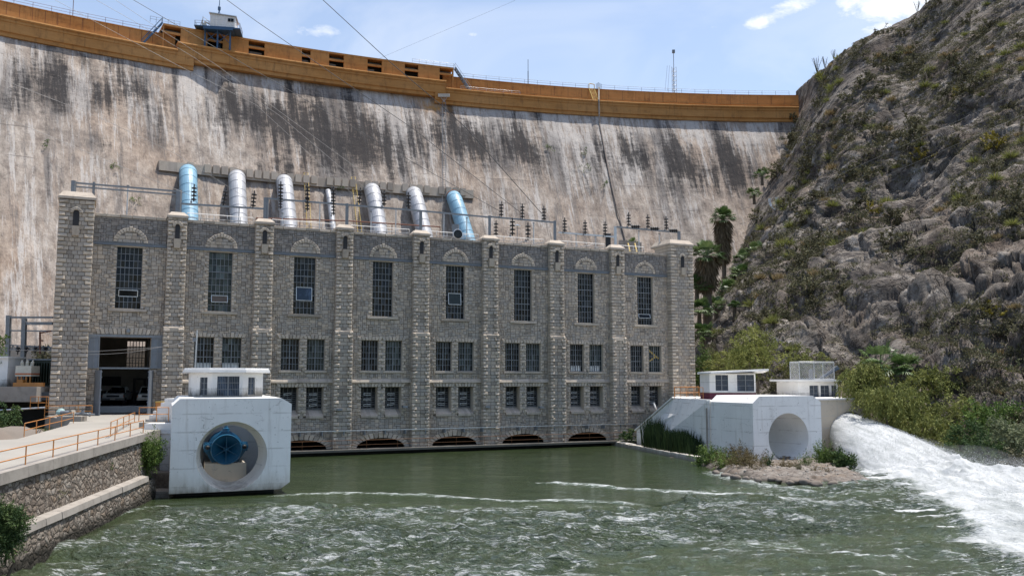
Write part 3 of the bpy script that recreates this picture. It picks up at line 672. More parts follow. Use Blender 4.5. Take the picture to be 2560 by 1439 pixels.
def pilaster(name, s0, s1, yf, z0, z1, courseh, lng, sht, ledge=None, cap=.32, deep=0.0):
    body = MB(); body.box(s0+.05, s1-.05, yf, deep, z0, z1)
    if ledge: body.box(s0-.02, s1+.02, yf-.16, deep, z0, ledge-.3)
    o = body.build(name, M['mortar'], PH)
    q = MB(); st = MB(); z = z0; i = 0
    while z < z1-.08:
        e = min(z+courseh, z1); lo = ledge and z < ledge-.25; x0, x1 = (s0-.06, s1+.06) if lo else (s0, s1); y = yf-.16 if lo else yf
        a, b = (lng, sht) if i % 2 else (sht, lng)
        a = b = (lng if i % 2 else sht)
        rough_block(q, x0-random.uniform(0, .03), x0+a, deep, y-.13, z+.01, e-.01, .035, .04); rough_block(q, x1-b, x1+random.uniform(0, .03), deep, y-.13, z+.01, e-.01, .035, .04)
        x = x0+a; k = random.choice([1, 2, 2, 3]) if x1-x0 > 2 else random.choice([1, 2])
        n = max(1, round((x1-b-x)/.42)); cut = sorted([random.uniform(.8, 1.2) for _ in range(n)]); tot = sum(cut)
        for c in cut:
            w_ = (x1-b-x0-a)*c/tot; flat_stone(st, x+.008, x+w_-.008, y, z+.008, e-.008, .035); x += w_
        z = e; i += 1
    q.build('quoins', M['quoin'], o); st.build('facing', M['stone'], o, fix=False)
    cb = MB(); e = .10
    cb.box(s0-e, s1+e, yf-e-.05, deep+.6, z1, z1+.18); c0, c1 = s0-e, s1+e
    cb.add([(c0, yf-e-.05, z1+.18), (c1, yf-e-.05, z1+.18), (c1, deep+.6, z1+.18), (c0, deep+.6, z1+.18), (c0+.3, yf+.25, z1+.18+cap), (c1-.3, yf+.25, z1+.18+cap), (c1-.3, deep+.35, z1+.18+cap), (c0+.3, deep+.35, z1+.18+cap)],
           [(4, 5, 6, 7), (0, 1, 5, 4), (1, 2, 6, 5), (2, 3, 7, 6), (3, 0, 4, 7)]); cb.build('cap', M['sillstone'], o)
    if ledge:
        lb = MB(); rough_block(lb, s0-.08, s1+.08, deep, yf-.22, ledge-.32, ledge-.06, .012, .015)
        lb.add([(s0-.08, yf-.2, ledge-.06), (s1+.08, yf-.2, ledge-.06), (s1+.04, yf, ledge+.08), (s0-.04, yf, ledge+.08)], [(0, 1, 2, 3)]); lb.build('weathering_ledge', M['sillstone'], o)
    return o
for i, (c, wd) in enumerate(PIL):
    o = pilaster('pilaster', c-wd/2, c+wd/2, -.35, 3.4 if i == 0 else .25, 18.35, .295, .42, .27, ledge=10.0)
    slot_niche(o, c, -.43, 16.75, 17.85, .17)
o = pilaster('corner_tower', -8.08, -5.76, -.6, .5, 19.15, .31, .62, .42, cap=.42, deep=2.0); slot_niche(o, -6.95, -.68, 17.2, 18.35, .2)
o = pilaster('corner_tower', 45.4, 48.06, -.6, .3, 19.15, .31, .66, .44, cap=.42, deep=2.0); slot_niche(o, 46.8, -.68, 17.0, 18.15, .2)
# walkway slab over the water, conduit line with hangers
b = MB(); b.box(1.0, 41.5, -1.25, .1, .28, .45); b.build('walkway_slab', M['wet_concrete'], PH); b = MB(); b.box(1.0, 41.5, -.1, 0.2, -1.5, .275); b.build('footing', M['dark'], PH)  # footing near-black: shade under the slab put into its colour
b = MB(); b.box(7.2, 42.4, -.66, -.6, 1.90, 1.96); cd = b.build('conduit', M['galv'], PH); x = 8.0
while x < 42: b = MB(); b.box(x-.035, x+.035, -.64, 0, 1.55, 1.9); b.build('bracket', M['dark_steel'], cd); x += 1.75
for k, (s, z) in enumerate(((12.85, 3.55), (18.4, 3.7), (25.9, 3.6), (31.2, 3.5), (43.1, 3.75))):
    b = MB(); b.box(s-.2, s+.2, -.75, -.3, z, z+.18); b.box(s-.04, s+.04, -.4, 0, z, z+.1); b.build('floodlight', M['dark_steel'], PH)
# ---------------------------------------------------------------- dam
DAM = thing('dam', 'huge curved concrete dam with black streaked face and ochre painted crest', 'dam', cyl(R(115), RT, 0))
phL, phR = dam_ph(-420, 60)[0], dam_ph(1985, 302)[0]-R(6)
NPH, NZ = 620, 230
ph = np.linspace(phL, phR, NPH); zz = np.linspace(-2.0, 64.6, NZ)
PHI, ZZ = np.meshgrid(ph, zz)
ARCL = (phL-PHI)*230.0; SL = ZZ*1.156
rr_ = RT+0.6-BAT*(62.5-ZZ) + .22*fbm(ARCL*.11, SL*.11, 1, 3) + .10*fbm(ARCL*.6, SL*.5, 3, 4)
lift = np.floor(SL/3.1); rr_ += .05*vnoise(lift*3.3, ARCL*.03)      # each concrete lift a little off its neighbour
stain = np.zeros_like(PHI); wht = np.zeros_like(PHI); orr = np.zeros_like(PHI)
def blob(arr, u, v, ru, rv, amp=1.0, up=.0):
    p, z = dam_ph(u, v); p2, _ = dam_ph(u+ru, v); _, z2 = dam_ph(u, v-rv) if v-rv > 88+ .14*max(u, 0)*.9 else (0, z+rv*.09)
    a = abs(p2-p)*230+.01; h = abs(z2-z)+.01
    dx = (phL-PHI)*230-(phL-p)*230; dz = ZZ-z
    wob = .35*vnoise(ARCL*.16, SL*.09, u*.01)
    k = np.exp(-((dx/a+wob)**2)*1.3)*np.where(dz > 0, np.exp(-(dz/(h*1.25))**2), np.exp(-(dz/(h*.85))**2))
    arr += amp*k
for b in [(60, 215, 50, 45, .9), (130, 210, 36, 70, 1.15), (155, 190, 20, 60, .7), (205, 145, 18, 30, .9), (245, 240, 45, 40, .95), (330, 225, 55, 45, 1.05), (290, 170, 22, 30, .5), (40, 265, 40, 20, .5),
          (440, 200, 9, 45, .9), (575, 235, 18, 50, .9), (515, 190, 8, 45, .6), (620, 290, 90, 38, .75), (720, 310, 90, 55, .85), (800, 350, 70, 80, .9), (725, 220, 9, 50, .85), (795, 260, 9, 45, .9), (880, 290, 24, 55, 1.25), (920, 340, 55, 60, .95),
          (960, 380, 60, 45, .75), (1040, 350, 24, 60, .75), (1090, 330, 28, 50, .8), (1140, 350, 22, 60, 1.0), (1125, 280, 6, 50, .8), (1180, 360, 30, 50, .8), (1210, 370, 28, 45, .7), (1290, 370, 38, 50, 1.1), (1335, 390, 25, 45, .8), (1500, 385, 20, 50, .7), (1340, 290, 10, 40, .8),
          (1560, 370, 14, 70, .7), (1600, 400, 38, 45, .85), (1680, 390, 32, 50, 1.1), (1720, 420, 45, 40, .8), (1820, 400, 30, 60, 1.1), (1790, 450, 60, 40, .75), (1860, 440, 50, 40, .6), (1650, 470, 60, 25, .4), (1450, 470, 60, 25, .35), (700, 420, 80, 25, .55), (850, 430, 60, 25, .6),
          (400, 330, 40, 50, .4), (120, 420, 10, 90, .4), (230, 360, 60, 25, .3), (560, 330, 12, 60, .5), (690, 380, 8, 60, .6), (760, 390, 8, 60, .5), (1960, 330, 12, 40, .5), (1250, 520, 80, 40, .2), (1700, 540, 60, 60, .25), (300, 450, 15, 60, .35), (1010, 440, 50, 25, .4)]:
    blob(stain, *b)
bandc = 52.5+2.5*vnoise(ARCL*.05, 0*ARCL); stain += .30*np.exp(-((ZZ-bandc)/5.5)**2)*np.clip(.75+1.2*fbm(ARCL*.035, ZZ*.02, 4, 2), 0, 1)
for b in [(60, 180, 70, 50, .5), (200, 240, 30, 70, .7), (250, 320, 30, 50, .6), (380, 260, 30, 80, .7), (480, 260, 40, 80, .7), (660, 230, 40, 40, .7), (960, 260, 60, 40, .6), (1000, 320, 30, 80, .5), (60, 600, 80, 140, .9), (80, 780, 60, 100, .9), (250, 470, 90, 60, .4), (1400, 530, 120, 60, .5), (1700, 560, 60, 70, .5), (1240, 320, 60, 40, .7), (1400, 340, 60, 60, .7), (1630, 320, 80, 40, .5),
          (1760, 340, 60, 40, .7), (1880, 360, 50, 60, .9), (1570, 430, 40, 60, .5), (1390, 430, 60, 50, .6), (818, 422, 10, 26, 1.6)]: blob(wht, *b)
for b in [(1085, 268, 40, 14, 1.2), (560, 180, 60, 10, .5), (1010, 245, 60, 12, .4)]: blob(orr, *b)
XX = CX+rr_*np.cos(PHI); YY = CY+rr_*np.sin(PHI)
o = grid_object('dam_face', XX, YY, ZZ, M['dam'], dict(stain=np.clip(stain, 0, 1.2), wht=np.clip(wht, 0, 1.2), hgt=ZZ/62.5, orr=np.clip(orr, 0, 1)), uv=(ARCL, SL))
Mi = root_matrix(DAM).inverted(); o.data.transform(Mi); o.parent = DAM
def arc(mb, prof, p0, p1, n):      # sweep a closed (radius, z) profile along the crest
    rows = [[cyl(p0+(p1-p0)*i/n, r, z) for (r, z) in prof+prof[:1]] for i in range(n+1)]
    mb.grid(rows); k = len(prof)
    mb.add([cyl(p0, r, z) for r, z in prof], [tuple(range(k))]); mb.add([cyl(p1, r, z) for r, z in prof], [tuple(range(k))[::-1]])
pA = crest_ph(-420, 0, RT)[0]; p1 = crest_ph(444, 122, RT)[0]; p2 = crest_ph(1115, 210, RT)[0]; pB = phR
def cornice(dz, p0, p1_, n):
    b = MB(); z = ZT+dz
    arc(b, [(RT+4, z), (RT+.1, z), (RT-.35, z-.12), (RT-.42, z-.35), (RT-.3, z-.55), (RT-.12, z-.62), (RT-.12, z-1.05), (RT+.0, z-1.12), (RT+.0, z-2.7), (RT+.28, z-2.85), (RT+.28, z-3.45), (RT+.9, z-3.55), (RT+4, z-3.55)], p0, p1_, n)
    return b.build('cornice', M['dam_orange'], DAM, world=True)
p1b = crest_ph(485, 150, RT)[0]; p2b = crest_ph(1088, 240, RT)[0]
cornice(0, pA, p1, 60); cornice(1.45, p1-.00005, p2+.00005, 60); pE = crest_ph(1996, 262, RT)[0]; cornice(0, p2, pE, 60)
for pa, pb in ((p1, p1b), (p2b, p2)):     # the drop panels where the cornice steps
    b = MB(); arc(b, [(RT+.03, ZT-1.2), (RT+.03, ZT-2.7), (RT+.3, ZT-2.85), (RT+.3, ZT-3.45), (RT+1, ZT-3.45), (RT+1, ZT-1.2)], pa, pb, 4); b.build('cornice_step', M['dam_orange'], DAM, world=True)
def zup(u, v, r): return crest_ph(u, v, r)
for (pa, pb) in ((pA, p1), (p2, pE-.004)):     # set-back parapets of the two wings
    b = MB(); arc(b, [(RT+3.0, ZT), (RT+3.0, ZT+.95), (RT+5, ZT+.95), (RT+5, ZT)], pa, pb, 60); b.build('walkway_kerb', M['concrete'], DAM, world=True)
    b = MB(); arc(b, [(RT+2.6, ZT+.95), (RT+2.6, ZT+1.1), (RT+2.85, ZT+1.1), (RT+2.85, ZT+3.25), (RT+2.75, ZT+3.25), (RT+2.75, ZT+3.4), (RT+4, ZT+3.4), (RT+4, ZT+.95)], pa, pb, 60); b.build('parapet', M['dam_orange'], DAM, world=True)
    n = 26
    for i in range(1, n): b = MB(); q = pa+(pb-pa)*i/n; b.obox(cyl(q, RT+2.848, ZT+2.15), Vector((-math.sin(q), math.cos(q), 0))*.03, Vector((math.cos(q), math.sin(q), 0))*.01, (0, 0, 1.05)); b.build('parapet_joint', M['rust'], DAM, world=True)
# gate gallery with openings
GR = RT+1.2; ops = [(410, 452), (519, 558), (622, 662), (755, 777), (823, 860), (919, 955), (1012, 1046), (1099, 1131)]
vt = lambda u: 68+(u-407)*(178-68)/(1133-407)+8*math.sin((u-407)/726*math.pi)*-.9
g0 = crest_ph(407, 100, GR)[0]; g1 = crest_ph(1134, 190, GR)[0]
iv = [(crest_ph(a, vt(a)+12, GR)[0], crest_ph(b, vt(b)+12, GR)[0]) for a, b in ops]
ZG0, ZG1 = ZT+1.2, ZT+4.75
for pa, pb in ((g0, g1),):
    cur = pa; b = MB()
    for (x, y) in iv+[(pb, pb)]:
        if abs(cur-x) > 1e-5: arc(b, [(GR, ZG0-1.2), (GR, ZG1-.35), (GR+.5, ZG1-.35), (GR+.5, ZG0-1.2)], cur, x, 6)
        cur = y
    for (x, y) in iv:
        arc(b, [(GR+.02, ZG1-1.75), (GR+.02, ZG1-1.35), (GR+.4, ZG1-1.35), (GR+.4, ZG1-1.75)], x, y, 2)
    b.build('gallery_wall', M['dam_orange'], DAM, world=True)
    b = MB(); arc(b, [(GR-.08, ZG1-.35), (GR-.08, ZG1), (GR+7, ZG1), (GR+7, ZG1-.35)], pa, pb, 60); b.build('gallery_roof', M['dam_orange'], DAM, world=True)
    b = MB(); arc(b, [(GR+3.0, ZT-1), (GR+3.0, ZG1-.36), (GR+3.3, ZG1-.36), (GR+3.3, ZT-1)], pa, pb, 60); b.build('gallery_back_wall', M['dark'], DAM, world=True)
    for k, (x, y) in enumerate(iv):
        b = MB(); b.tube([cyl(x+(y-x)*.0, GR+1.6, ZG1-.8), cyl(y, GR+1.6, ZG1-.8)], .32, 8); 
        if k in (2, 3, 4, 5): arc(b, [(GR+1.2, ZT+1.3), (GR+1.2, ZG1-2.0), (GR+1.3, ZG1-2.0), (GR+1.3, ZT+1.3)], x, x+(y-x)*(.55 if k > 3 else .9), 2)
        b.build('gate_gear', M['louver'], DAM, world=True)
# ledge of precast blocks where the penstocks leave the wall
qa, za = dam_ph(395, 412); qb, zb = dam_ph(1180, 486); zl = 41.3
b = MB(); n = 40
for i in range(n):
    f0, f1 = qa+(qb-qa)*i/n, qa+(qb-qa)*(i+1)/n; r = damr(zl)
    big = i < 3
    b.add([cyl(f0, r+.8, zl-.9), cyl(f1, r+.8, zl-.9), cyl(f1, r-1.1, zl-.9), cyl(f0, r-1.1, zl-.9), cyl(f0, r+.8, zl+.75), cyl(f1, r+.8, zl+.75), cyl(f1, r-.9, zl+.75), cyl(f0, r-.9, zl+.75)],
          [(0, 3, 2, 1), (4, 5, 6, 7), (0, 1, 5, 4), (1, 2, 6, 5), (2, 3, 7, 6), (3, 0, 4, 7)], random.random())
    if not big and i % 5 != 4:
        g0_, g1_ = f0+(f1-f0)*.12, f0+(f1-f0)*.88
        b.add([cyl(g0_, r-.9, zl-.5), cyl(g1_, r-.9, zl-.5), cyl(g1_, r-1.35, zl-.5), cyl(g0_, r-1.35, zl-.5), cyl(g0_, r-.8, zl+.95), cyl(g1_, r-.8, zl+.95), cyl(g1_, r-1.2, zl+.95), cyl(g0_, r-1.2, zl+.95)],
              [(0, 3, 2, 1), (4, 5, 6, 7), (0, 1, 5, 4), (1, 2, 6, 5), (2, 3, 7, 6), (3, 0, 4, 7)], random.random())
b.build('block_ledge', M['sillstone'], DAM, world=True)
# crest railings
def rail_run(name, label, pts, h, mat, group=None, rails=(1.0, .55), rad=.03, cat='railing', pn='post'):
    t = thing(name, label, cat, pts[0], 0, group); m = MB()
    for k in rails: m.tube([Vector(p)+Vector((0, 0, h*k)) for p in pts], rad, 5)
    m.build('rail', mat, t, world=True, smooth=True)
    for p in pts:
        m = MB(); m.tube([Vector(p)-Vector((0, 0, .05)), Vector(p)+Vector((0, 0, h))], rad*1.1, 5); m.build(pn, mat, t, world=True)
    return t
def crest_rail(u0, u1, n, r, z, label, mat, h=1.05):
    a, b = crest_ph(u0, 60 if u0 < 500 else 210, r)[0], crest_ph(u1, 60 if u1 < 500 else 210, r)[0]
    return rail_run('crest_railing', label, [cyl(a+(b-a)*i/n, r, z) for i in range(n+1)], h, mat)
crest_rail(-120, 392, 11, RT+3.2, ZT+3.4, 'thin brown railing on the crest wall left of the blue stair', M['rust'])
crest_rail(1150, 1470, 10, RT+3.2, ZT+3.4, 'thin grey railing on the crest wall left of the yellow ladder', M['steel'])
crest_rail(1503, 1972, 14, RT+3.2, ZT+3.4, 'thin grey railing on the crest wall between yellow ladder and hill', M['steel'])
crest_rail(1030, 1134, 6, GR+.5, ZG1, 'pale railing on the gallery roof end above the last opening', M['galv'])
crest_rail(375, 450, 5, GR+.5, ZG1, 'grey railing on the gallery roof at the top of the blue stair', M['steel'])
crest_rail(1152, 1300, 7, RT+.6, ZT, 'white railing lying low along the cornice beside the gallery end', M['galv'], .8)
def stair(label, pa, pb, mat):     # steep metal stair with stringers, treads and handrail
    pa, pb = Vector(pa), Vector(pb); t = thing('metal_stair', label, 'stair', pa); d = pb-pa
    s = Vector((-d.y, d.x, 0)).normalized()*.45; m = MB()
    for k in (-1, 1): m.bar(pa+s*k, pb+s*k, .12, .3)
    m.build('stringers', mat, t, world=True); m = MB()
    for i in range(9): m.obox(pa+d*(i+.5)/9, s, Vector((d.x, d.y, 0)).normalized()*.14, (0, 0, .02))
    m.build('treads', M['steel'], t, world=True); m = MB()
    for k in (-1, 1):
        m.tube([pa+s*k+Vector((0, 0, 1)), pb+s*k+Vector((0, 0, 1))], .035, 5)
        for f in (0, .33, .66, 1): m.tube([pa+d*f+s*k, pa+d*f+s*k+Vector((0, 0, 1))], .03, 5)
    m.build('handrail', M['galv'] if mat == M['steel'] else mat, t, world=True)
q = crest_ph(354, 96, RT+1.6)[0]; q2 = crest_ph(404, 75, RT+1.6)[0]; stair('blue metal stair climbing from the crest walkway to the gallery roof', cyl(q, RT+1.4, ZT), cyl(q2, RT+1.4, ZG1), M['blue_steel'])
q = crest_ph(1176, 205, RT+1.6)[0]; q2 = crest_ph(1136, 180, RT+1.6)[0]; stair('grey metal stair at the gallery end with the pale roof railing', cyl(q, RT+1.4, ZT), cyl(q2, RT+1.4, ZG1), M['steel'])
# hoist house on blue legs
hp, _ = crest_ph(545, 110, RT-.2); hb = cyl(hp, RT-.2, ZT+1.45)
hz = math.atan2(hb.y, hb.x)+math.pi/2-math.pi
HT = thing('hoist_house', 'white corrugated hoist house on blue steel legs standing on the dam crest', 'hoist house', hb, R(10))
LX = (-2.35, -.1, 2.15); ZB = 3.15
for x in LX:
    for y in (0, 3.0): m = MB(); m.bar((x, y, -.3), (x, y, ZB), .28); m.build('leg', M['blue_steel'], HT)
m = MB(); m.box(-2.6, 2.7, -1.0, 3.6, ZB, ZB+.45); m.box(-4.2, 3.0, -1.0, 3.6, ZB+.45, ZB+.6)
for (a, b) in (((LX[0], 0, .9), (LX[1], 0, ZB)), ((LX[1], 0, .9), (LX[0], 0, ZB)), ((LX[1], 0, .9), (LX[2], 0, ZB)), ((LX[2], 0, .9), (LX[1], 0, ZB))): m.bar(a, b, .09)
for x in LX: m.bar((x, -.9, ZB+.1), (x, 0, ZB-.8), .13)
m.build('platform', M['blue_steel'], HT)
m = MB(); w0, w1 = -1.45, 3.05; n = 18; zb, zt_ = ZB+.6, ZB+3.1
for i in range(n):          # corrugated sheeting
    x0, x1 = w0+(w1-w0)*i/n, w0+(w1-w0)*(i+1)/n; xm = (x0+x1)/2; za = zt_-.025*i
    m.quad((x0, -.7, zb), (xm, -.8, zb), (xm, -.8, za), (x0, -.7, za)); m.quad((xm, -.8, zb), (x1, -.7, zb), (x1, -.7, za), (xm, -.8, za))
m.quad((w0, -.7, zb), (w0, -.7, zt_), (w0, 2.8, zt_), (w0, 2.8, zb)); m.quad((w1, -.7, zb), (w1, 2.8, zb), (w1, 2.8, zt_-.45), (w1, -.7, zt_-.45)); m.quad((w0, 2.8, zb), (w0, 2.8, zt_), (w1, 2.8, zt_-.45), (w1, 2.8, zb))
m.build('hut_wall', M['white_clean'], HT, fix=False)
m = MB(); m.add([(w0-.2, -1.0, zt_+.02), (w1+.25, -1.0, zt_-.43), (w1+.25, 3.0, zt_-.43), (w0-.2, 3.0, zt_+.02), (w0-.2, -1.0, zt_+.15), (w1+.25, -1.0, zt_-.3), (w1+.25, 3.0, zt_-.3), (w0-.2, 3.0, zt_+.15)], [(0, 3, 2, 1), (4, 5, 6, 7), (0, 1, 5, 4), (1, 2, 6, 5), (2, 3, 7, 6), (3, 0, 4, 7)]); m.build('roof', M['galv'], HT)
for x in (1.75, 2.3):
    m = MB(); m.box(x, x+.48, -.86, -.78, zb+1.1, zb+1.7); m.build('window', M['glass'], HT)
zp = ZB+.6
for pts, posts in (([(-4.1, 3.4), (-4.1, -.95), (-1.5, -.95)], [(-4.1, 3.4), (-4.1, 1.2), (-4.1, -.95), (-2.8, -.95), (-1.6, -.95)]), ([(3.1, -.95), (3.9, -.95), (3.9, 3.4)], [(3.9, -.95), (3.9, 1.2), (3.9, 3.4)])):
    m = MB()
    for z in (.45, .9): m.tube([(x, y, zp+z) for x, y in pts], .035, 5)
    for x, y in posts: m.tube([(x, y, zp-.1), (x, y, zp+.92)], .035, 5)
    m.build('platform_railing', M['steel'], HT)
m = MB(); m.box(2.7, 4.0, -1.0, 3.6, ZB+.3, ZB+.5); m.build('side_platform', M['blue_steel'], HT)
m = MB(); m.tube([(-3.0, .4, zp), (-2.9, .4, zp+2.2), (-1.5, .2, zp+1.0)], .09, 6); m.tube([(-3.4, .4, zp), (-3.0, .4, zp+1.6)], .08, 6); m.lathe((-2.5, .1, zp+.45), (0, -1, 0), [(0, .38), (.3, .38)], 12); m.bar((-2.6, .2, zp+1.2), (-1.5, .2, zp+.7), .24); m.build('winch', M['cream'], HT)
m = MB(); m.lathe((-.1, .8, zt_-.1), (0, 0, 1), [(0, .35), (.7, .27), (1.2, .1), (1.5, .27), (2.0, .27), (2.3, .08), (3.3, .06), (6.5, .02)], 10); m.build('signal_mast', M['blue_steel'], HT)
# masts, ladder and pipe on the dam
def mast_lattice(label, base, h, w, mat, n=8, pn='radio_mast', cat='mast', tilt=(0, 0)):
    t = thing(pn, label, cat, base); b = Vector(base); m = MB(); top = Vector((tilt[0], tilt[1], h))
    cs = [Vector((-w/2, 0, 0)), Vector((w/2, 0, 0)), Vector((0, w*.8, 0))]
    for c in cs: m.tube([b+c, b+c+top], .045, 4)
    m.build('legs', mat, t, world=True); m = MB()
    for i in range(n):
        for a in range(3):
            p, q = cs[a]+top*(i/n), cs[(a+1) % 3]+top*((i+1)/n); m.tube([b+p, b+q], .025, 4, caps=False); m.tube([b+cs[a]+top*(i/n), b+cs[(a+1) % 3]+top*(i/n)], .022, 4, caps=False)
    m.build('bracing', mat, t, world=True); return t
q = crest_ph(1686, 225, RT+6)[0]; t = mast_lattice('pale lattice mast with a ladder cage behind the right crest railing', cyl(q, RT+6, ZT+2), 8.5, 1.0, M['galv'])
b = cyl(q, RT+6, ZT+2); m = MB(); m.tube([b+Vector((0, .3, 0)), b+Vector((0, .3, 12.0))], .07, 6); m.box(b.x-.3, b.x+.3, b.y, b.y+.5, b.z+11.8, b.z+12.5); m.build('pole', M['steel'], t, world=True)
m = MB(); m.quad(b+Vector((-2.4, 0, 2.5)), b+Vector((-1.7, 0, 2.5)), b+Vector((-1.2, 0, 9)), b+Vector((-1.9, 0, 9))) if False else m.bar(b+Vector((-2.1, 0, 3)), b+Vector((-1.5, 0, 8.8)), .06); m.bar(b+Vector((-1.5, 0, 3)), b+Vector((-1.0, 0, 8.8)), .06); m.build('side_ladder', M['galv'], t, world=True)
q = crest_ph(1319, 203, RT+4)[0]; t = thing('crest_pole', 'slim dark pole standing alone on the crest wall', 'pole', cyl(q, RT+3.6, ZT+3.4)); m = MB()
m.tube([cyl(q, RT+3.6, ZT+3.3), cyl(q, RT+3.6, ZT+6.5)], .09, 6); m.build('shaft', M['cable'], t, world=True); m = MB(); m.tube([cyl(q, RT+3.6, ZT+6.5), cyl(q, RT+3.6, ZT+9.1)], .055, 6); m.build('tip', M['cable'], t, world=True)
q = crest_ph(182, 20, RT+4)[0]; t = thing('crest_pole', 'thin pole rising from the left crest wall above the frame edge', 'pole', cyl(q, RT+3.6, ZT+3.4)); m = MB()
m.tube([cyl(q, RT+3.6, ZT+3.3), cyl(q, RT+3.6, ZT+9.5)], .06, 6); m.build('shaft', M['rust'], t, world=True)
q = crest_ph(1485, 215, RT+1.5)[0]; t = thing('crest_ladder', 'yellow hooped ladder leaning on the right crest wall', 'ladder', cyl(q, RT+1.4, ZT)); m = MB(); e = Vector((-math.sin(q), math.cos(q), 0))*-1
for k in (-.8, .4): m.tube([cyl(q, RT+1.2, ZT+.2)+e*(k+.5), cyl(q, RT+2.6, ZT+3.2)+e*k, cyl(q, RT+2.7, ZT+4.3)+e*k], .09, 6)
m.tube([cyl(q, RT+2.7, ZT+4.3)+e*-.8, cyl(q, RT+3.2, ZT+4.6)+e*-.4, cyl(q, RT+2.7, ZT+4.3)+e*.4], .09, 6); m.build('stringers', M['yellow'], t, world=True); m = MB()
for i in range(10): f = i/9; m.tube([cyl(q, RT+1.2+1.4*f, ZT+.2+3*f)+e*(-.3-.5*f), cyl(q, RT+1.2+1.4*f, ZT+.2+3*f)+e*(.9-.5*f)], .04, 4)
m.build('rungs', M['yellow'], t, world=True)
t = thing('drain_pipe', 'long rusty pipe running down the dam face from the yellow crest ladder', 'pipe', cyl(crest_ph(1497, 230, RT-1)[0], RT-1, ZT)); m = MB()
pp = [cyl(crest_ph(1497, 215, RT+2.5)[0], RT+2.5, ZT+3.6), cyl(crest_ph(1497, 235, RT-.55)[0], RT-.55, ZT-.2), cyl(crest_ph(1498, 280, RT-.5)[0], RT-.5, ZT-3.4)]
pp += [dam_hit(u, v, .3) for u, v in ((1499, 310), (1510, 365), (1522, 430), (1533, 480), (1545, 530), (1556, 570))]+[dam_hit(1580, 660, .3)]
m.tube(pp[:3], .16, 6); m.build('upper_pipe', M['concrete'], t, world=True); m = MB(); m.tube(pp[2:], .15, 6); m.build('lower_pipe', M['old_pipe'], t, world=True)
m = MB()
for k in range(-2, 3):
    q = crest_ph(1497+k*3, 215, RT+2.5)[0]; m.tube([cyl(q, RT+2.6, ZT+3.2), cyl(q, RT+2.6, ZT+4.8+abs(k)*-.15)], .06, 5)
m.build('vents', M['steel'], t, world=True)
# lattice ladder hung on the dam face, with floodlights on top
t = thing('face_ladder', 'grey lattice ladder mast with floodlights standing before the dam face', 'mast', dam_hit(1110, 565, 1)); m = MB()
lp = [dam_hit(1110, v, 1.0) for v in (255, 330, 400, 470, 540, 640)]
for k in (-.35, .35): m.tube([p+Vector((k, 0, 0)) for p in lp], .05, 4)
m.build('legs', M['steel'], t, world=True); m = MB()
for i in range(60): f = i/59*(len(lp)-1.001); a = int(f); p = lp[a].lerp(lp[a+1], f-a); m.bar(p-Vector((.35, 0, 0)), p+Vector((.35, 0, 0)), .05)
m.build('rungs', M['steel'], t, world=True)
for k in (-.9, -.3, .3, .9): m = MB(); p = lp[0]+Vector((k, -.3, 1.3)); m.obox(p, (.3, 0, 0), (0, .2, .05), (0, -.1, .3)); m.bar(p, lp[0], .05); m.build('floodlight', M['galv'], t, world=True)
# penstocks
def penstock(label, u, v, rad, mat, ub, vb, extra=False):
    p0, z0 = dam_ph(u, v+8); t = thing('penstock', label, 'penstock', dam_hit(u, v+8, 0)-EZ0*28, 0, 'penstock pipes down the dam foot')
    off = rad*1.9; A = dam_hit(u, v+10); tow = Vector((CAM.x-A.x, CAM.y-A.y, 0)).normalized(); g = (vb-v)/110.0
    B = dam_hit(u+(ub-u)*.42, v+44*g, off); Cc = dam_hit(ub, vb, off); dn = (Cc-B).normalized()
    ctl = A+tow*(rad*1.9); ctl.z = A.z+.25
    pts = [A-tow*1.6, A-tow*.3]
    for k in range(1, 13): f = k/12; pts.append(A*((1-f)**2)+ctl*(2*f*(1-f))+B*(f*f))
    L_ = (B.z-10)/max(.2, -dn.z)
    for k in range(1, 16): pts.append(B+dn*(L_*k/15))
    P = pts; L = [0]
    for i in range(1, len(P)): L.append(L[-1]+(P[i]-P[i-1]).length)
    def along(d):
        for i in range(1, len(P)):
            if L[i] >= d: f = (d-L[i-1])/(L[i]-L[i-1]); return P[i-1].lerp(P[i], f), (P[i]-P[i-1]).normalized()
        return P[-1], (P[-1]-P[-2]).normalized()
    m = MB(); m.tube(pts, rad, 28, r=.8)
    for i in range(len(m.r)): m.r[i] = .55+.45*random.random()
    d = 2.6
    while d < L[-1]-1: c, ax = along(d); m.lathe(c-ax*.045, ax, [(0, rad-.05), (0.0, rad+.045), (.09, rad+.045), (.09, rad-.05)], 28, caps=False, r=.5); d += 1.75
    m.build('pipe_shell', mat, t, world=True, smooth=False)
    m = MB(); m.lathe(A-tow*.5, tow, [(0, rad*1.2), (.75, rad*1.2), (.75, rad*1.02)], 24, caps=False); m.build('wall_collar', M['dark'], t, world=True)
    if extra: m = MB(); c, ax = along(3.0); m.lathe(c-ax*.35, ax, [(0, rad-.02), (.02, rad+.07), (.68, rad+.07), (.7, rad-.02)], 28, caps=False); m.build('rusted_band', M['rust'], t, world=True)
    return t
EZ0 = Vector((0, 0, 1))
penstock('sky blue penstock beside the corner tower', 470, 424, 1.40, M['pipe_blue'], 473, 545)
penstock('silver penstock next to the sky blue one by the corner tower', 592, 437, 1.40, M['pipe_silver'], 597, 555)
penstock('silver penstock left of the first yellow ladder', 710, 448, 1.40, M['pipe_silver'], 722, 566)
penstock('thin silver penstock between the two yellow ladders', 820, 470, .52, M['pipe_silver'], 833, 572)
penstock('silver penstock just right of the second yellow ladder', 930, 469, 1.42, M['pipe_silver'], 949, 582)
penstock('silver penstock beside the blue one with a rusty band', 1034, 477, 1.42, M['pipe_silver'], 1061, 585)
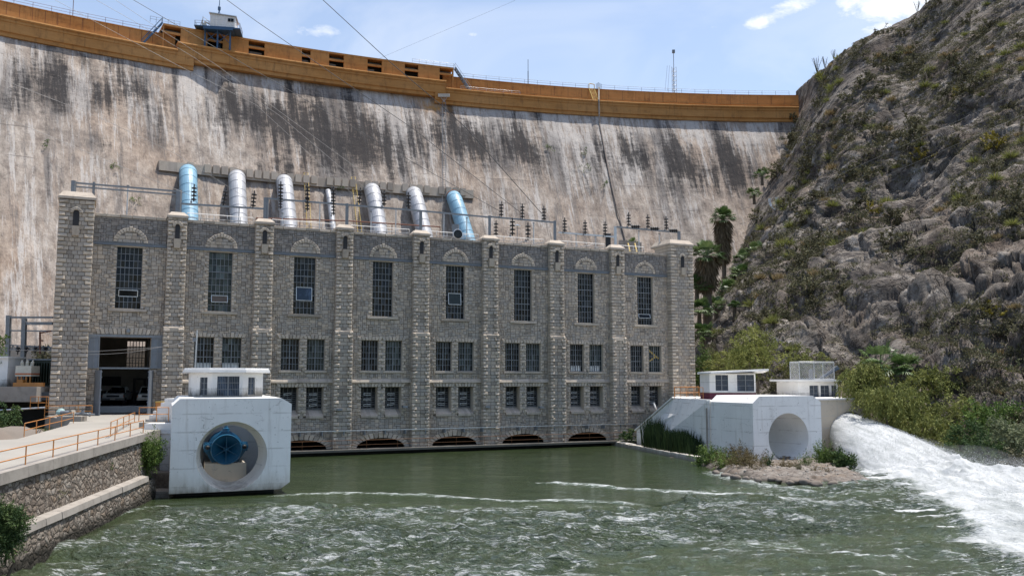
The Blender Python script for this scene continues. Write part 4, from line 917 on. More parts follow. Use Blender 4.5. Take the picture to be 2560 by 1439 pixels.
penstock('sky blue penstock with a rusty band near its bend', 1133, 486, 1.42, M['pipe_blue'], 1168, 598, extra=True)
def face_ladder(label, us, group='yellow ladders on the dam foot'):
    t = thing('wall_ladder', label, 'ladder', dam_hit(us[-1][0], us[-1][1], .6), 0, group); m = MB(); c = [dam_hit(u, v, .9) for u, v in us]
    for k in (-.36, .36): m.tube([p+Vector((k, 0, 0)) for p in c], .05, 5)
    m.build('stringers', M['yellow'], t, world=True); m = MB()
    for i in range(46): f = i/45*(len(c)-1.001); a = int(f); p = c[a].lerp(c[a+1], f-a); m.bar(p-Vector((.36, 0, 0)), p+Vector((.36, 0, 0)), .04)
    m.build('rungs', M['yellow'], t, world=True)
face_ladder('yellow ladder between a thick and the thin silver penstock', [(765, 432), (769, 500), (773, 575), (777, 640)])
face_ladder('yellow ladder left of the penstock behind the fourth pilaster', [(883, 442), (890, 500), (899, 575), (906, 640)])
# small plants rooted in the wall are built with the vegetation
# ---------------------------------------------------------------- roof gantry, insulators, railings
def gp(u, v, y=1.3): s, z = fac(u, v, y); return fw(s, y, z)
def rp(u, y=1.3, z=17.8): s, _ = fac(u, 560, y); return fw(s, y, z)
ROOFZ = 17.8
def gantry(label, posts, beams, y=1.3, w=.2, mat=None, double=False):
    mat = mat or M['steel']; t = thing('bus_gantry', label, 'gantry', rp(posts[0][0], y), 0, 'steel gantries along the powerhouse roof')
    for (u, v0, *r) in posts:
        m = MB(); a = gp(u, v0, y); ww = r[0] if r else w; zb = r[1] if len(r) > 1 else ROOFZ; m.bar(Vector((a.x, a.y, zb)), a, ww); m.build('post', mat, t, world=True)
    for (u0, v0, u1, v1) in beams:
        m = MB(); a, b = gp(u0, v0, y), gp(u1, v1, y)
        if double: m.bar(a, b, .10, .12); m.bar(a-Vector((0, 0, .28)), b-Vector((0, 0, .28)), .10, .10)
        else: m.bar(a, b, .10, .14)
        m.build('beam', mat, t, world=True)
    return t
gantry('grey gantry from the big corner tower to the first pilaster', [(185, 452, .28, 19.4), (235, 455, .14, 17.8), (448, 474, .34)], [(188, 457, 452, 479)], double=True)
gantry('low grey beam carrying insulators before the first silver penstock', [(664, 494, .24)], [(452, 509, 660, 522)], w=.2)
gantry('long rusty grey gantry from the second to the fourth pilaster', [(668, 494, .24), (868, 509, .24), (1052, 526, .24)], [(668, 496, 1052, 527)])
gantry('grey gantry reaching from the fourth pilaster past the blue penstock', [(1224, 539, .24)], [(1052, 527, 1224, 543)])
gantry('grey gantry bay right of the blue penstock', [(1387, 552, .26)], [(1228, 542, 1387, 556)])
gantry('low pale beam carrying three insulators near the drain pipe', [(1538, 566, .24)], [(1396, 581, 1536, 592)], w=.3, mat=M['galv'])
gantry('last grey gantry bay beside the far corner tower', [(1697, 578, .28, 19.6)], [(1542, 567, 1698, 581)])
t = thing('pipe_rail', 'rust red pipe running level behind the roof railing', 'pipe', gp(640, 545)); m = MB(); m.tube([gp(640, 545, 3), gp(868, 552, 3), gp(1100, 567, 3)], .06, 6); m.build('pipe', M['rust'], t, world=True)
for u in (640, 750, 868, 980, 1100): m = MB(); a = gp(u, 545+(u-640)*.048, 3); m.bar(a, Vector((a.x, a.y, ROOFZ)), .06); m.build('support', M['rust'], t, world=True)
PO = [(320, 465, 'leftmost, behind the first bay'), (598, 520, 'before the second penstock'), (706, 534, 'before the third penstock'), (800, 508, 'between yellow ladder and thin penstock'), (928, 530, 'before the penstock right of the second ladder'), (990, 523, 'between two silver penstocks'),
      (1110, 532, 'left of the blue penstock with rusty band'), (1167, 545, 'before the blue penstock with rusty band'), (1334, 558, 'in the bay right of the blue penstock'), (1440, 588, 'left of the middle low insulator'), (1489, 592, 'right of the middle low insulator'), (1597, 578, 'near the shrub on the roof edge'), (1648, 585, 'nearest the far corner tower')]
for u, v, d in PO:
    t = thing('roof_post', 'thin pale post on the powerhouse roof '+d, 'post', rp(u, 2.2), 0, 'thin pale posts on the roof'); m = MB(); a = gp(u, v, 2.2); m.tube([Vector((a.x, a.y, ROOFZ)), a], .05, 6); m.build('shaft', M['galv'], t, world=True)
    m = MB(); m.box(a.x-.09, a.x+.09, a.y-.09, a.y+.09, a.z, a.z+.06); m.build('cap', M['steel'], t, world=True)
def insulator_master():
    t = thing('insulator', 'x', 'insulator', (0, 0, 0)); m = MB(); pr = [(0, .05)]
    for i in range(4): z = .12+i*.30; pr += [(z, .05), (z+.02, .21), (z+.08, .22), (z+.13, .08), (z+.2, .05)]
    pr += [(1.35, .05), (1.42, .03)]
    m.lathe((0, 0, 0), (0, 0, 1), pr, 12); m.build('disc_stack', M['black'], t, smooth=False)
    m = MB(); m.tube([(-.18, 0, 0), (-.18, 0, 1.5)], .015, 4); m.lathe((-.18, 0, -.12), (0, 0, 1), [(0, .08), (.16, .08)], 8); m.build('clamp', M['dark_steel'], t); return t
INS = insulator_master(); first = True
INSL = [(484, 507, 1, 0, 'on the low beam beside the sky blue penstock'), (558, 516, 1, 8, 'mid-beam between the first two penstocks'), (632, 522, 1, 4, 'on the low beam end right of the second penstock'),
        (701, 498, 1, 0, 'above the beam before the third penstock'), (768, 503, 1, 0, 'above the beam before the first yellow ladder'), (833, 510, 1, 0, 'above the beam beside the thin penstock'), (898, 512, 1, 4, 'above the beam at the second yellow ladder'),
        (960, 518, 1, 0, 'above the beam at the edge of the penstock right of the second ladder'), (1021, 523, 1, 0, 'above the beam before the penstock nearest the blue one'), (1253, 544, 1, 0, 'first in the bay right of the blue penstock'), (1306, 549, 1, 0, 'second in the bay right of the blue penstock'), (1360, 554, 1, 0, 'third in the bay right of the blue penstock'),
        (1412, 583, 1, 0, 'first on the low pale beam'), (1463, 588, 1, 0, 'middle one on the low pale beam'), (1513, 592, 1, 0, 'last on the low pale beam'), (1572, 568, 1, 0, 'first on the last gantry bay'), (1620, 573, 1, 0, 'middle upright one on the last gantry bay'), (1666, 577, 1, 0, 'upright one nearest the far corner tower'),
        (701, 525, .8, 0, 'hanging under the beam before the third penstock'), (768, 530, .9, 0, 'hanging under the beam before the first yellow ladder'), (833, 541, .9, 0, 'hanging under the beam beside the thin penstock'), (1281, 592, 1.2, 0, 'standing low in the bay right of the blue penstock'), (1320, 603, 1.2, 0, 'standing low beside the lamp post on the roof'), (1240, 592, 1.0, 0, 'standing low by the gantry post right of the blue penstock'),
        (1578, 569, .8, 85, 'lying on its side, first on the last gantry bay'), (1626, 574, .8, 85, 'lying on its side, middle of the last gantry bay'), (1673, 579, .8, 85, 'lying on its side nearest the far corner tower')]
for (u, v, sc, tilt, d) in INSL:
    o = INS if first else copy_tree(INS); first = False; p = gp(u, v, 1.25); o.location = p+Vector((0, 0, .1)); o.rotation_euler = (0, R(tilt), TH); o.scale = (sc,)*3
    o['label'] = 'black insulator '+d; o['group'] = 'black insulator stacks on the roof gantry'
ORD = ['second', 'third', 'fourth', 'fifth', 'sixth', 'seventh', 'last']
for k in range(7):
    a0 = PIL[k][0]+.75; a1 = (PIL[k+1][0]-.75) if k < 6 else 45.2-2.0; n = 5
    t = thing('roof_railing', f'white pipe railing on the roof edge above the {ORD[k]} bay from the car door', 'railing', fw(a0, .5, 18.35), 0, 'white roof railings'); m = MB()
    for z in (.32, .68): m.tube([fw(a0, .7, 18.3+z), fw(a1, .7, 18.3+z)], .03, 5)
    if k in (4, 3, 5, 2): m.tube([fw(a1, .7, 18.75), fw(a1-1.6, .7, 18.35)], .03, 5); m.tube([fw(a1-.9, 1.2, 18.98), fw(a1-2.4, 1.2, 18.6)], .03, 5)
    m.build('rail', M['white_clean'], t, world=True)
    for i in range(n+1): m = MB(); q = a0+(a1-a0)*i/n; m.tube([fw(q, .7, 18.1), fw(q, .7, 18.98)], .028, 5); m.build('post', M['white_clean'], t, world=True)
t = thing('siren_fan', 'small round grey floodlight standing on the roof at the blue penstock foot', 'floodlight', gp(1140, 592, .9)); c = gp(1142, 586, .9); m = MB(); m.lathe(c+NX*.3, -NX, [(0, .24), (.05, .46), (.1, .45), (.35, .38), (.55, .12)], 20); m.build('housing', M['galv'], t, world=True)
m = MB(); m.lathe(c+NX*.31, NX, [(0, .40), (.02, .36)], 20); m.build('lens', M['glass'], t, world=True); m = MB(); m.bar(c, Vector((c.x, c.y, 17.8)), .12); m.box(c.x-.5, c.x+.1, c.y+1, c.y+1.6, 18.1, 20.0); m.build('bracket', M['dark_steel'], t, world=True)
t = thing('roof_lamp', 'small lamp with a white shade on a roof pole', 'lamp', rp(1293, 1.6)); a = gp(1293, 562, 1.6); m = MB(); m.tube([Vector((a.x, a.y, ROOFZ)), a], .035, 5); m.build('pole', M['steel'], t, world=True); m = MB(); m.lathe(a, (0, 0, -1), [(-.05, .05), (.05, .3), (.12, .32)], 12); m.build('shade', M['white_clean'], t, world=True)
t = thing('roof_cabinet', 'dark electrical box on the roof under the last low insulator', 'cabinet', rp(1520, 1.6)); a = gp(1520, 592, 1.6); m = MB(); m.box(a.x-.24, a.x+.24, a.y-.2, a.y+.2, ROOFZ, a.z+.25); m.build('box', M['black'], t, world=True); m = MB(); m.box(a.x-.28, a.x+.28, a.y-.25, a.y+.22, a.z+.25, a.z+.3); m.build('lid', M['dark_steel'], t, world=True)
t = thing('roof_wall', 'low grey wall with two yellow struts on the roof edge beside the far tower', 'wall', rp(1580, 4)); m = MB(); a, b = gp(1552, 600, 4), gp(1604, 606, 4); m.prism([Vector((a.x, a.y, ROOFZ)), Vector((b.x, b.y, ROOFZ)), b, a], -NX*.4); m.build('slab', M['concrete'], t, world=True); m = MB()
for u in (1570, 1587): m.bar(gp(u, 608, 3.6), gp(u+5, 630, 3.0), .12)
m.build('strut', M['yellow'], t, world=True)
# ---------------------------------------------------------------- outlet works
def bored_block(mb, O, e, dpt, prof, cx, cz, r, n=72, skip=()):
    """front face with a round bore, ruled back as a solid: prof = convex outline [(x, z)] in the front plane"""
    O, e, d = Vector(O), Vector(e), Vector(dpt); P = lambda x, z, y=0.0: O+e*x+d*y+Vector((0, 0, z))
    def edge(t):
        dx, dz = math.cos(t), math.sin(t); best = 1e9
        for i in range(len(prof)):
            (x0, z0), (x1, z1) = prof[i], prof[(i+1) % len(prof)]; ex, ez = x1-x0, z1-z0; den = dx*ez-dz*ex
            if abs(den) < 1e-9: continue
            s = ((x0-cx)*ez-(z0-cz)*ex)/den; q = ((x0-cx)*dz-(z0-cz)*dx)/den
            if s > 0 and -1e-6 <= q <= 1+1e-6: best = min(best, s)
        return cx+dx*best, cz+dz*best
    ang = sorted(set([round(2*math.pi*i/n-math.pi, 5) for i in range(n)]+[round(math.atan2(z-cz, x-cx), 5) for x, z in prof]))
    inner = [P(cx+r*math.cos(t), cz+r*math.sin(t)) for t in ang]; outer = [P(*edge(t)) for t in ang]; k = len(ang)
    mb.add(inner+outer, [(i, (i+1) % k, k+(i+1) % k, k+i) for i in range(k)])
    m = len(prof); mb.add([P(x, z) for x, z in prof]+[P(x, z, 1) for x, z in prof], [(i, (i+1) % m, m+(i+1) % m, m+i) for i in range(m) if i not in skip]+[tuple(range(m, 2*m))])
def bore(mb, O, e, ax, cx, cz, rs, n=72, back=True):  # rs = [(depth, radius)]
    O, e, ax = Vector(O), Vector(e), Vector(ax).normalized()
    vs = [O+e*(cx+q*math.cos(2*math.pi*i/n))+Vector((0, 0, cz+q*math.sin(2*math.pi*i/n)))+ax*t for t, q in rs for i in range(n)]
    fs = [(j*n+i, j*n+(i+1) % n, (j+1)*n+(i+1) % n, (j+1)*n+i) for j in range(len(rs)-1) for i in range(n)]
    if back: fs.append(tuple((len(rs)-1)*n+i for i in range(n)))
    mb.add(vs, fs)
EXX = Vector((1, 0, 0)); EYY = Vector((0, 1, 0)); EZ = Vector((0, 0, 1))
# --- left block (turned toward the river, 21 degrees)
A1 = R(21); E1 = Vector((math.cos(A1), math.sin(A1), 0)); N1 = Vector((-math.sin(A1), math.cos(A1), 0))
def hitpl(u, v, O, e, n, y=0.0):   # ray with the upright plane O + e*x + n*y -> (x, z)
    d = ray(u, v); t = (O+n*y-CAM).dot(n)/d.dot(n); p = CAM+d*t; return (p-O).dot(e), p.z
YF = 46.5; O = at(427, 1100, YF); O.z = 0; W_ = hitpl(727, 1100, O, E1, N1)[0]; zt = hitpl(580, 995, O, E1, N1)[1]; cxl = hitpl(580, 1142, O, E1, N1)[0]; czl = 2.06; RL = 1.78; xl = O.x; xr = (O+E1*W_).x
L1 = lambda x, y, z=0.0: O+E1*x+N1*y+Vector((0, 0, z))
LB = thing('outlet_block', 'white chamfered outlet block holding a blue valve in its round opening', 'outlet', L1(W_/2, 0, .1))
ch = .42; prof = [(0, .25), (W_-.5, .27), (W_, .62), (W_, zt-ch*.75), (W_-ch*1.3, zt), (ch*.9, zt), (0, zt-ch*.9)]
hx0, hx1, hy0, hy1 = cxl-1.9, cxl+1.9, 2.2, 4.0; tx0, tx1 = prof[5][0], prof[4][0]      # unseen hatch, added to let sun into the valve chamber
b = MB(); bored_block(b, O, E1, N1*10.5, prof, cxl, czl, RL, skip=(4,))
for (x0, x1, y0, y1) in ((tx0, tx1, 0, hy0), (tx0, tx1, hy1, 10.5), (tx0, hx0, hy0, hy1), (hx1, tx1, hy0, hy1)): b.quad(L1(x0, y0, zt), L1(x1, y0, zt), L1(x1, y1, zt), L1(x0, y1, zt))
b.build('block', M['white'], LB, world=True, fix=False)
b = MB(); bore(b, O, E1, N1, cxl, czl, [(0, RL), (.10, RL-.015), (2.0, RL-.27)], back=False); b.build('bore', M['bore_paint'], LB, world=True, smooth=True, fix=False)
b = MB(); q = L1; X0, X1, Z0, Z1, Y0, Y1 = cxl-2.05, cxl+2.05, .30, zt-.25, 2.0, 5.6
ang = [2*math.pi*k/48 for k in range(49)]; rr2 = RL-.27
for k in range(48):      # front wall of the chamber round the bore
    def sqp(t): m_ = max(abs(math.cos(t))/2.05, abs(math.sin(t))/2.3); return q(cxl+math.cos(t)/m_, Y0, czl+math.sin(t)/m_)
    b.quad(q(cxl+rr2*math.cos(ang[k]), Y0, czl+rr2*math.sin(ang[k])), q(cxl+rr2*math.cos(ang[k+1]), Y0, czl+rr2*math.sin(ang[k+1])), sqp(ang[k+1]), sqp(ang[k]))
b.quad(q(X0, Y0, Z0), q(X0, Y1, Z0), q(X0, Y1, Z1), q(X0, Y0, Z1)); b.quad(q(X1, Y0, Z0), q(X1, Y1, Z0), q(X1, Y1, Z1), q(X1, Y0, Z1)); b.quad(q(X0, Y1, Z0), q(X1, Y1, Z0), q(X1, Y1, Z1), q(X0, Y1, Z1)); b.quad(q(X0, Y0, Z0), q(X1, Y0, Z0), q(X1, Y1, Z0), q(X0, Y1, Z0))
for (x0, x1, y0, y1) in ((X0, X1, Y0, hy0), (X0, X1, hy1, Y1), (X0, hx0, hy0, hy1), (hx1, X1, hy0, hy1)): b.quad(q(x0, y0, Z1), q(x1, y0, Z1), q(x1, y1, Z1), q(x0, y1, Z1))
for (x0, y0, x1, y1) in ((hx0, hy0, hx1, hy0), (hx1, hy0, hx1, hy1), (hx1, hy1, hx0, hy1), (hx0, hy1, hx0, hy0)): b.quad(q(x0, y0, Z1), q(x1, y1, Z1), q(x1, y1, zt), q(x0, y0, zt))
b.build('chamber', M['white_clean'], LB, world=True, fix=False)
b = MB(); b.obox(L1(W_/2-.2, 5.6, -.78), E1*(W_/2-.5), N1*4.6, EZ*1.02); b.build('plinth', M['dark'], LB, world=True)  # set-back plinth coloured near-black for the shadow below the block
yv = 2.5; vx, vz = hitpl(566, 1123, O, E1, N1, yv); VS = .95; c = L1(vx, yv, vz)
b = MB(); b.prism([L1(vx-1.12, yv+.15, .17), L1(vx+1.12, yv+.15, .17), L1(vx+1.08, yv+.15, vz-.74), L1(vx-1.08, yv+.15, vz-.74)], N1*2.6); b.build('pedestal', M['white_stain'], LB, world=True)
V = thing('cone_valve', 'round blue cone valve mounted inside the left outlet block', 'valve', L1(vx, yv+.2, vz-.82))
def vv(x, y, z): return c+E1*x+N1*y+EZ*z
m = MB(); m.lathe(c, N1, [(0, .80), (0, .84), (.08, .86), (.3, .86), (.34, .80), (1.0, .82), (1.05, .98), (1.2, .98), (1.25, .84), (2.4, .84), (2.45, .96), (2.6, .96)], 40, caps=False); m.build('body', M['blue'], V, world=True, smooth=False)
m = MB(); m.lathe(c, N1, [(0, .80), (.10, .74), (.55, .16), (.56, .0)], 40, caps=False)
for k in range(6):
    a = R(30+60*k); d = E1*math.cos(a)+EZ*math.sin(a); m.obox(c+d*.42+N1*.26, d*.34, N1*.18, d.cross(N1)*.018)
m.lathe(c+N1*.25, -N1, [(-.3, .12), (.1, .11), (.16, .04)], 12); m.build('cone', M['blue'], V, world=True)
for sg in (-1, 1):
    m = MB(); q = vv(sg*1.02, .35, .12); m.lathe(q-N1*.1, N1, [(0, .10), (.02, .22), (1.6, .22), (1.62, .1)], 14); m.obox(q+E1*(-sg*.15)+N1*.25, E1*.34, N1*.12, EZ*.26); m.build('actuator', M['blue'], V, world=True)
    m = MB(); m.prism([vv(sg*1.24, .9, .0), vv(sg*.55, .9, -.1), vv(sg*.35, .9, -.80), vv(sg*.72, .9, -.80)], N1*.14); m.build('side_bracket', M['blue'], V, world=True)
    m = MB(); m.lathe(q-N1*.16, N1, [(0, .06), (.05, .13), (.1, .13)], 10); m.build('gland', M['black'], V, world=True)
m = MB(); m.prism([vv(-.62, .8, .62), vv(.62, .8, .62), vv(.22, .8, 1.02), vv(-.22, .8, 1.02)], N1*.6); m.lathe(vv(0, .9, .95), EZ, [(0, .2), (.22, .2), (.24, .12), (.34, .1)], 12); m.build('yoke', M['blue'], V, world=True)
m = MB(); m.lathe(vv(0, .9, 1.25), EZ, [(0, .03), (.16, .03)], 6); m.build('stem', M['black'], V, world=True)
for o_ in V.children: o_.data.transform(Matrix.Translation(c-V.location) @ Matrix.Scale(VS, 4) @ Matrix.Translation(V.location-c))
# --- control hut on the left block
def hut(t, pts, z0, z1, mat, wins, open_back=True, band=None):
    """pts: plan polyline (left to right) of the outer wall; wins: [(segment, f0, f1, z0, z1)]"""
    P = [Vector((x, y, 0)) for x, y in pts]; m = MB()
    for i in range(len(P)-1):
        a, b = P[i], P[i+1]; ws = [w for w in wins if w[0] == i]; fs = sorted(set([0, 1]+[f for w in ws for f in w[1:3]])); zs = sorted(set([z0, z1]+[z for w in ws for z in w[3:5]]))
        nrm = Vector(((b-a).y, -(b-a).x, 0)).normalized()
        for j in range(len(fs)-1):
            for k in range(len(zs)-1):
                fm, zm = (fs[j]+fs[j+1])/2, (zs[k]+zs[k+1])/2
                if any(w[1] < fm < w[2] and w[3] < zm < w[4] for w in ws): continue
                p, q = a.lerp(b, fs[j]), a.lerp(b, fs[j+1]); m.quad(p+EZ*zs[k], q+EZ*zs[k], q+EZ*zs[k+1], p+EZ*zs[k+1])
        for (_, f0, f1, w0, w1) in ws:
            p, q = a.lerp(b, f0), a.lerp(b, f1); i_ = -nrm*.12
            m.quad(p+EZ*w0, p+i_+EZ*w0, p+i_+EZ*w1, p+EZ*w1); m.quad(q+EZ*w0, q+EZ*w1, q+i_+EZ*w1, q+i_+EZ*w0); m.quad(p+EZ*w0, q+EZ*w0, q+i_+EZ*w0, p+i_+EZ*w0); m.quad(p+EZ*w1, p+i_+EZ*w1, q+i_+EZ*w1, q+EZ*w1)
            g = MB(); g.quad(p+i_*.95+EZ*w0, q+i_*.95+EZ*w0, q+i_*.95+EZ*w1, p+i_*.95+EZ*w1); W = g.build('window', M['glass_blue'], t, world=True, fix=False)
            f = MB(); L = (q-p).length; nn = max(2, round(L/.09)); dv = (q-p)/L; h = i_*.55
            for k in range(nn+1): f.bar(p+h+dv*L*k/nn+EZ*w0, p+h+dv*L*k/nn+EZ*w1, .014)
            for k in range(4): z = w0+(w1-w0)*k/3; f.bar(p+h+EZ*z, q+h+EZ*z, .03)
            f.bar((p+q)/2+h+EZ*w0, (p+q)/2+h+EZ*w1, .05); f.build('grille', M['dark_steel'], W, world=True)
    m.build('walls', mat, t, world=True, fix=False)
yc, ys_ = 4.2, 5.2; xs = [hitpl(u, 960, O, E1, N1, yc)[0] for u in (529, 606)]; xo = [hitpl(u, 960, O, E1, N1, ys_)[0] for u in (476, 657)]
HL = thing('control_hut', 'white bay-fronted control hut on top of the left outlet block', 'hut', L1((xo[0]+xo[1])/2, 6.5, zt), 0)
pl = [L1(xo[0], 9.5), L1(xo[0], ys_), L1(xs[0], yc), L1(xs[1], yc), L1(xo[1], ys_), L1(xo[1], 9.5)]; pl = [(p.x, p.y) for p in pl]; pl.append(pl[0])
zr = hitpl(560, 931, O, E1, N1, yc)[1]; hut(HL, pl, zt, zr, M['white_clean'], [(1, .44, .80, zt+.10, zr-.26), (2, .18, .90, zt+.06, zr-.20), (3, .28, .62, zt+.12, zr-.26)])
b = MB(); k = .36; out = [(xo[0]-k, 10), (xo[0]-k, ys_-.2), (xs[0]-.15, yc-k), (xs[1]+.15, yc-k), (xo[1]+k, ys_-.2), (xo[1]+k, 10)]
b.prism([L1(x, y, zr) for x, y in out], (0, 0, .17)); b.prism([L1(x*.98+(xs[0]+xs[1])/2*.02, y+.1, zr+.172) for x, y in out], (0, 0, .10)); b.build('roof', M['white_clean'], HL, world=True)
t = thing('lamp_pole', 'thin grey pole with a small fitting behind the left control hut', 'pole', at(493, 918, 60)); a = at(493, 825, 60); m = MB(); m.tube([(a.x-.12, a.y, 3.4), a], .05, 6); m.build('shaft', M['galv'], t, world=True); m = MB(); m.box(a.x-.25, a.x-.05, a.y-.1, a.y+.1, a.z-.75, a.z-.5); m.build('fitting', M['dark_steel'], t, world=True)

# --- left bank: retaining wall, ramp, steps, railings
AX, BX, CXX = Vector((-14.0, 15, 0)), Vector((-16.15, 28.3, 0)), Vector((-18.85, 47.1, 0))
def wline(y): return AX.lerp(BX, (y-15)/13.3) if y < 28.3 else BX.lerp(CXX, (y-28.3)/18.8)
def wtop(y): return 3.0+.24*(y-28.3)/18.8
RW = thing('retaining_wall', 'long rubble stone retaining wall with concrete coping along the left bank', 'wall', (CXX.x, CXX.y, 0))
ys = [15+32.1*i/60 for i in range(61)]
rows = []
for (off, z) in ((.62, -1.0), (.50, 1.0)): rows.append([wline(y)+Vector((off, 0, z)) for y in ys])
b = MB(); b.grid(rows); b.quad(rows[0][-1], rows[1][-1], rows[1][-1]-EXX*1.5, rows[0][-1]-EXX*1.5)
rows = [[wline(y)+Vector((.16, 0, 1.2)) for y in ys], [wline(y)+Vector((.02, 0, wtop(y)-.28)) for y in ys]]; b.grid(rows); b.quad(rows[0][-1], rows[1][-1], rows[1][-1]-EXX*1.5, rows[0][-1]-EXX*1.5)
b.build('masonry', M['rubble'], RW, world=True, fix=False)
b = MB()
for i in range(20):
    y0, y1 = 15+30.6*i/20, 15+30.6*(i+1)/20-.02; p, q = wline(y0), wline(y1); j = random.uniform(-.02, .02)
    b.add([p+Vector((.56+j, 0, 1.0)), q+Vector((.56+j, 0, 1.0)), q+Vector((0, 0, 1.0)), p+Vector((0, 0, 1.0)), p+Vector((.52+j, 0, 1.24)), q+Vector((.52+j, 0, 1.24)), q+Vector((0, 0, 1.32)), p+Vector((0, 0, 1.32))], [(0, 3, 2, 1), (4, 5, 6, 7), (0, 1, 5, 4), (1, 2, 6, 5), (3, 0, 4, 7)])
b.build('ledge', M['concrete'], RW, world=True)
b = MB()
for i in range(14):
    y0, y1 = 15+32.1*i/14, 15+32.1*(i+1)/14-.012; p, q = wline(y0), wline(y1)
    b.add([p+Vector((.14, 0, wtop(y0)-.3)), q+Vector((.14, 0, wtop(y1)-.3)), q+Vector((-.4, 0, wtop(y1)-.3)), p+Vector((-.4, 0, wtop(y0)-.3)), p+Vector((.12, 0, wtop(y0)+.07)), q+Vector((.12, 0, wtop(y1)+.07)), q+Vector((-.4, 0, wtop(y1)+.07)), p+Vector((-.4, 0, wtop(y0)+.07))], [(0, 3, 2, 1), (4, 5, 6, 7), (0, 1, 5, 4), (1, 2, 6, 5), (2, 3, 7, 6), (3, 0, 4, 7)])
b.build('coping', M['concrete'], RW, world=True)
# ramp surface (one slab with its own edges)
def zr_(x, y): return 2.98+max(0, min(1, (y-28)/36))*.50
tl_ = fw(-8.3, -.3, 0); tr_ = fw(.4, .1, 0); poly = [(-14.4, 15), (-16.5, 28.3), (-19.2, 47.0), (-19.4, 50.3), (-19.6, 53), (-22.5, 62)]+[(tr_.x, tr_.y), (tl_.x, tl_.y), (-28.4, 58.5), (-26.4, 54.0), (-23.7, 43.6), (-26, 41.6), (-45, 41), (-45, 15)]
b = MB(); n = len(poly); b.add([(x, y, zr_(x, y)) for x, y in poly]+[(x, y, -1.5) for x, y in poly], [tuple(range(n))]+[(i, (i+1) % n, n+(i+1) % n, n+i) for i in range(n)])
o = b.build('ramp_road', M['road'], None); tag(o, kind='structure')
import bmesh
bm = bmesh.new(); bm.from_mesh(o.data); bmesh.ops.triangulate(bm, faces=bm.faces[:]); bm.to_mesh(o.data); bm.free()
t = thing('expansion_strip', 'dark joint strip crossing the pale ramp in front of the railing', 'strip', (-22, 44, 3.3)); b = MB(); p, q = atz(33, 1102, 3.22), atz(278, 1098, 3.26)
b.add([p+Vector((0, -.05, 0)), q+Vector((0, -.05, .0)), q+Vector((0, .05, .0)), p+Vector((0, .05, 0))], [(0, 1, 2, 3)]); b.build('strip', M['rust'], t, world=True) if False else bpy.data.objects.remove(t)
WW = thing('white_wall', 'plain white wall between the ramp end and the left outlet block', 'wall', (-19.6, 50.3, 0)); b = MB(); x0 = at(370, 1100, 50.3).x; b.box(x0, xl+.1, 50.3, 51.2, -1, at(400, 1083, 50.3).z); b.build('lower_wall', M['white'], WW, world=True)
b = MB(); b.box(x0-.2, xl+.05, 50.22, 51.2, at(400, 1083, 50.3).z+.003, at(400, 1058, 50.3).z); b.build('upper_wall', M['white_clean'], WW, world=True)
ST = thing('white_steps', 'white concrete steps climbing to the top of the left outlet block', 'steps', (-20, 52, 3.4)); b = MB(); n = 7
for i in range(n):
    xa = at(368+(432-368)*i/n, 1050, 53).x; b.box(xa, xl+.3, 52.2, 54.2, 3.3+.235*i, 3.3+.235*(i+1))
b.build('treads', M['white_clean'], ST, world=True); b = MB(); b.box(at(362, 1050, 52).x, xl+.3, 51.21, 52.18, 3.2, 3.62); b.build('landing', M['road'], ST, world=True)
def landing_block(label, x0, x1, y0, y1, z0, z1):
    t = thing('landing_block', label, 'concrete block', ((x0+x1)/2, (y0+y1)/2, z0)); b = MB(); g = lambda: random.uniform(-.06, .06)
    b.add([(x0+g(), y0+g(), z0), (x1+g(), y0+g(), z0), (x1+g(), y1, z0), (x0+g(), y1, z0), (x0+.1+g(), y0+.1+g(), z1+g()), (x1-.1+g(), y0+.1+g(), z1+g()), (x1-.1, y1, z1+g()), (x0+.1, y1, z1+g())], [(0, 3, 2, 1), (4, 5, 6, 7), (0, 1, 5, 4), (1, 2, 6, 5), (2, 3, 7, 6), (3, 0, 4, 7)]); b.build('block', M['spit'], t, world=True); b = MB(); b.box(x0+.15, x1-.15, y0+.2, y1-.1, z1-.01, z1+.08); b.build('crust', M['concrete'], t, world=True)
landing_block('upper worn concrete block in the gap between wall and outlet block', -19.9, -17.6, 48.9, 50.2, -1, 1.0); landing_block('low wet concrete block at the water in the gap beside the outlet block', -19.2, -17.5, 46.9, 48.7, -1, .22)
def rail(label, pts, h=.66, mat=None, name='handrail', group='orange pipe railings', rad=.022, rails=(1.0, .48)):
    return rail_run(name, label, pts, h, mat or M['orange'], group, rails, rad)
pp = [wline(y)+Vector((-.14, 0, wtop(y)+.05)) for y in (19, 21.5, 24, 26.5, 29.0, 31.4, 34.0, 36.7, 39.3, 41.8, 44.3, 46.7)]
rail('long orange railing along the coping of the rubble wall', pp)
rail('orange railing on the far left edge of the ramp by the pit', [Vector((p.x, p.y, zr_(p.x, p.y)+.01)) for p in (atz(u, v, 3.25+.1*i/4) for i, (u, v) in enumerate(((60, 1090), (90, 1082), (123, 1073), (153, 1066), (183, 1058))))])
rail('short sloping orange railing beside the ramp landing', [atz(u, v, 3.32) for u, v in ((276, 1088), (292, 1080), (308, 1071), (322, 1064), (336, 1057))])
rail('orange railing in front of the white steps', [at(u, 1050, 51.4)*1.0 for u in (347, 391, 421)], .72)
for o in [q for q in bpy.data.objects if q.get('label') == 'orange railing in front of the white steps']: o.location.z += 0
rail('orange railing at the foot of the left corner tower', [Vector((p.x, p.y, 3.45)) for p in (fw(s, -1.6, 0) for s in (-8.3, -7.3, -6.2, -5.3))], .75)
rail('tall orange railing left of the corner tower over the undercroft', [at(u, 1020, 63.2) for u in (75, 95, 115, 120)], .8)
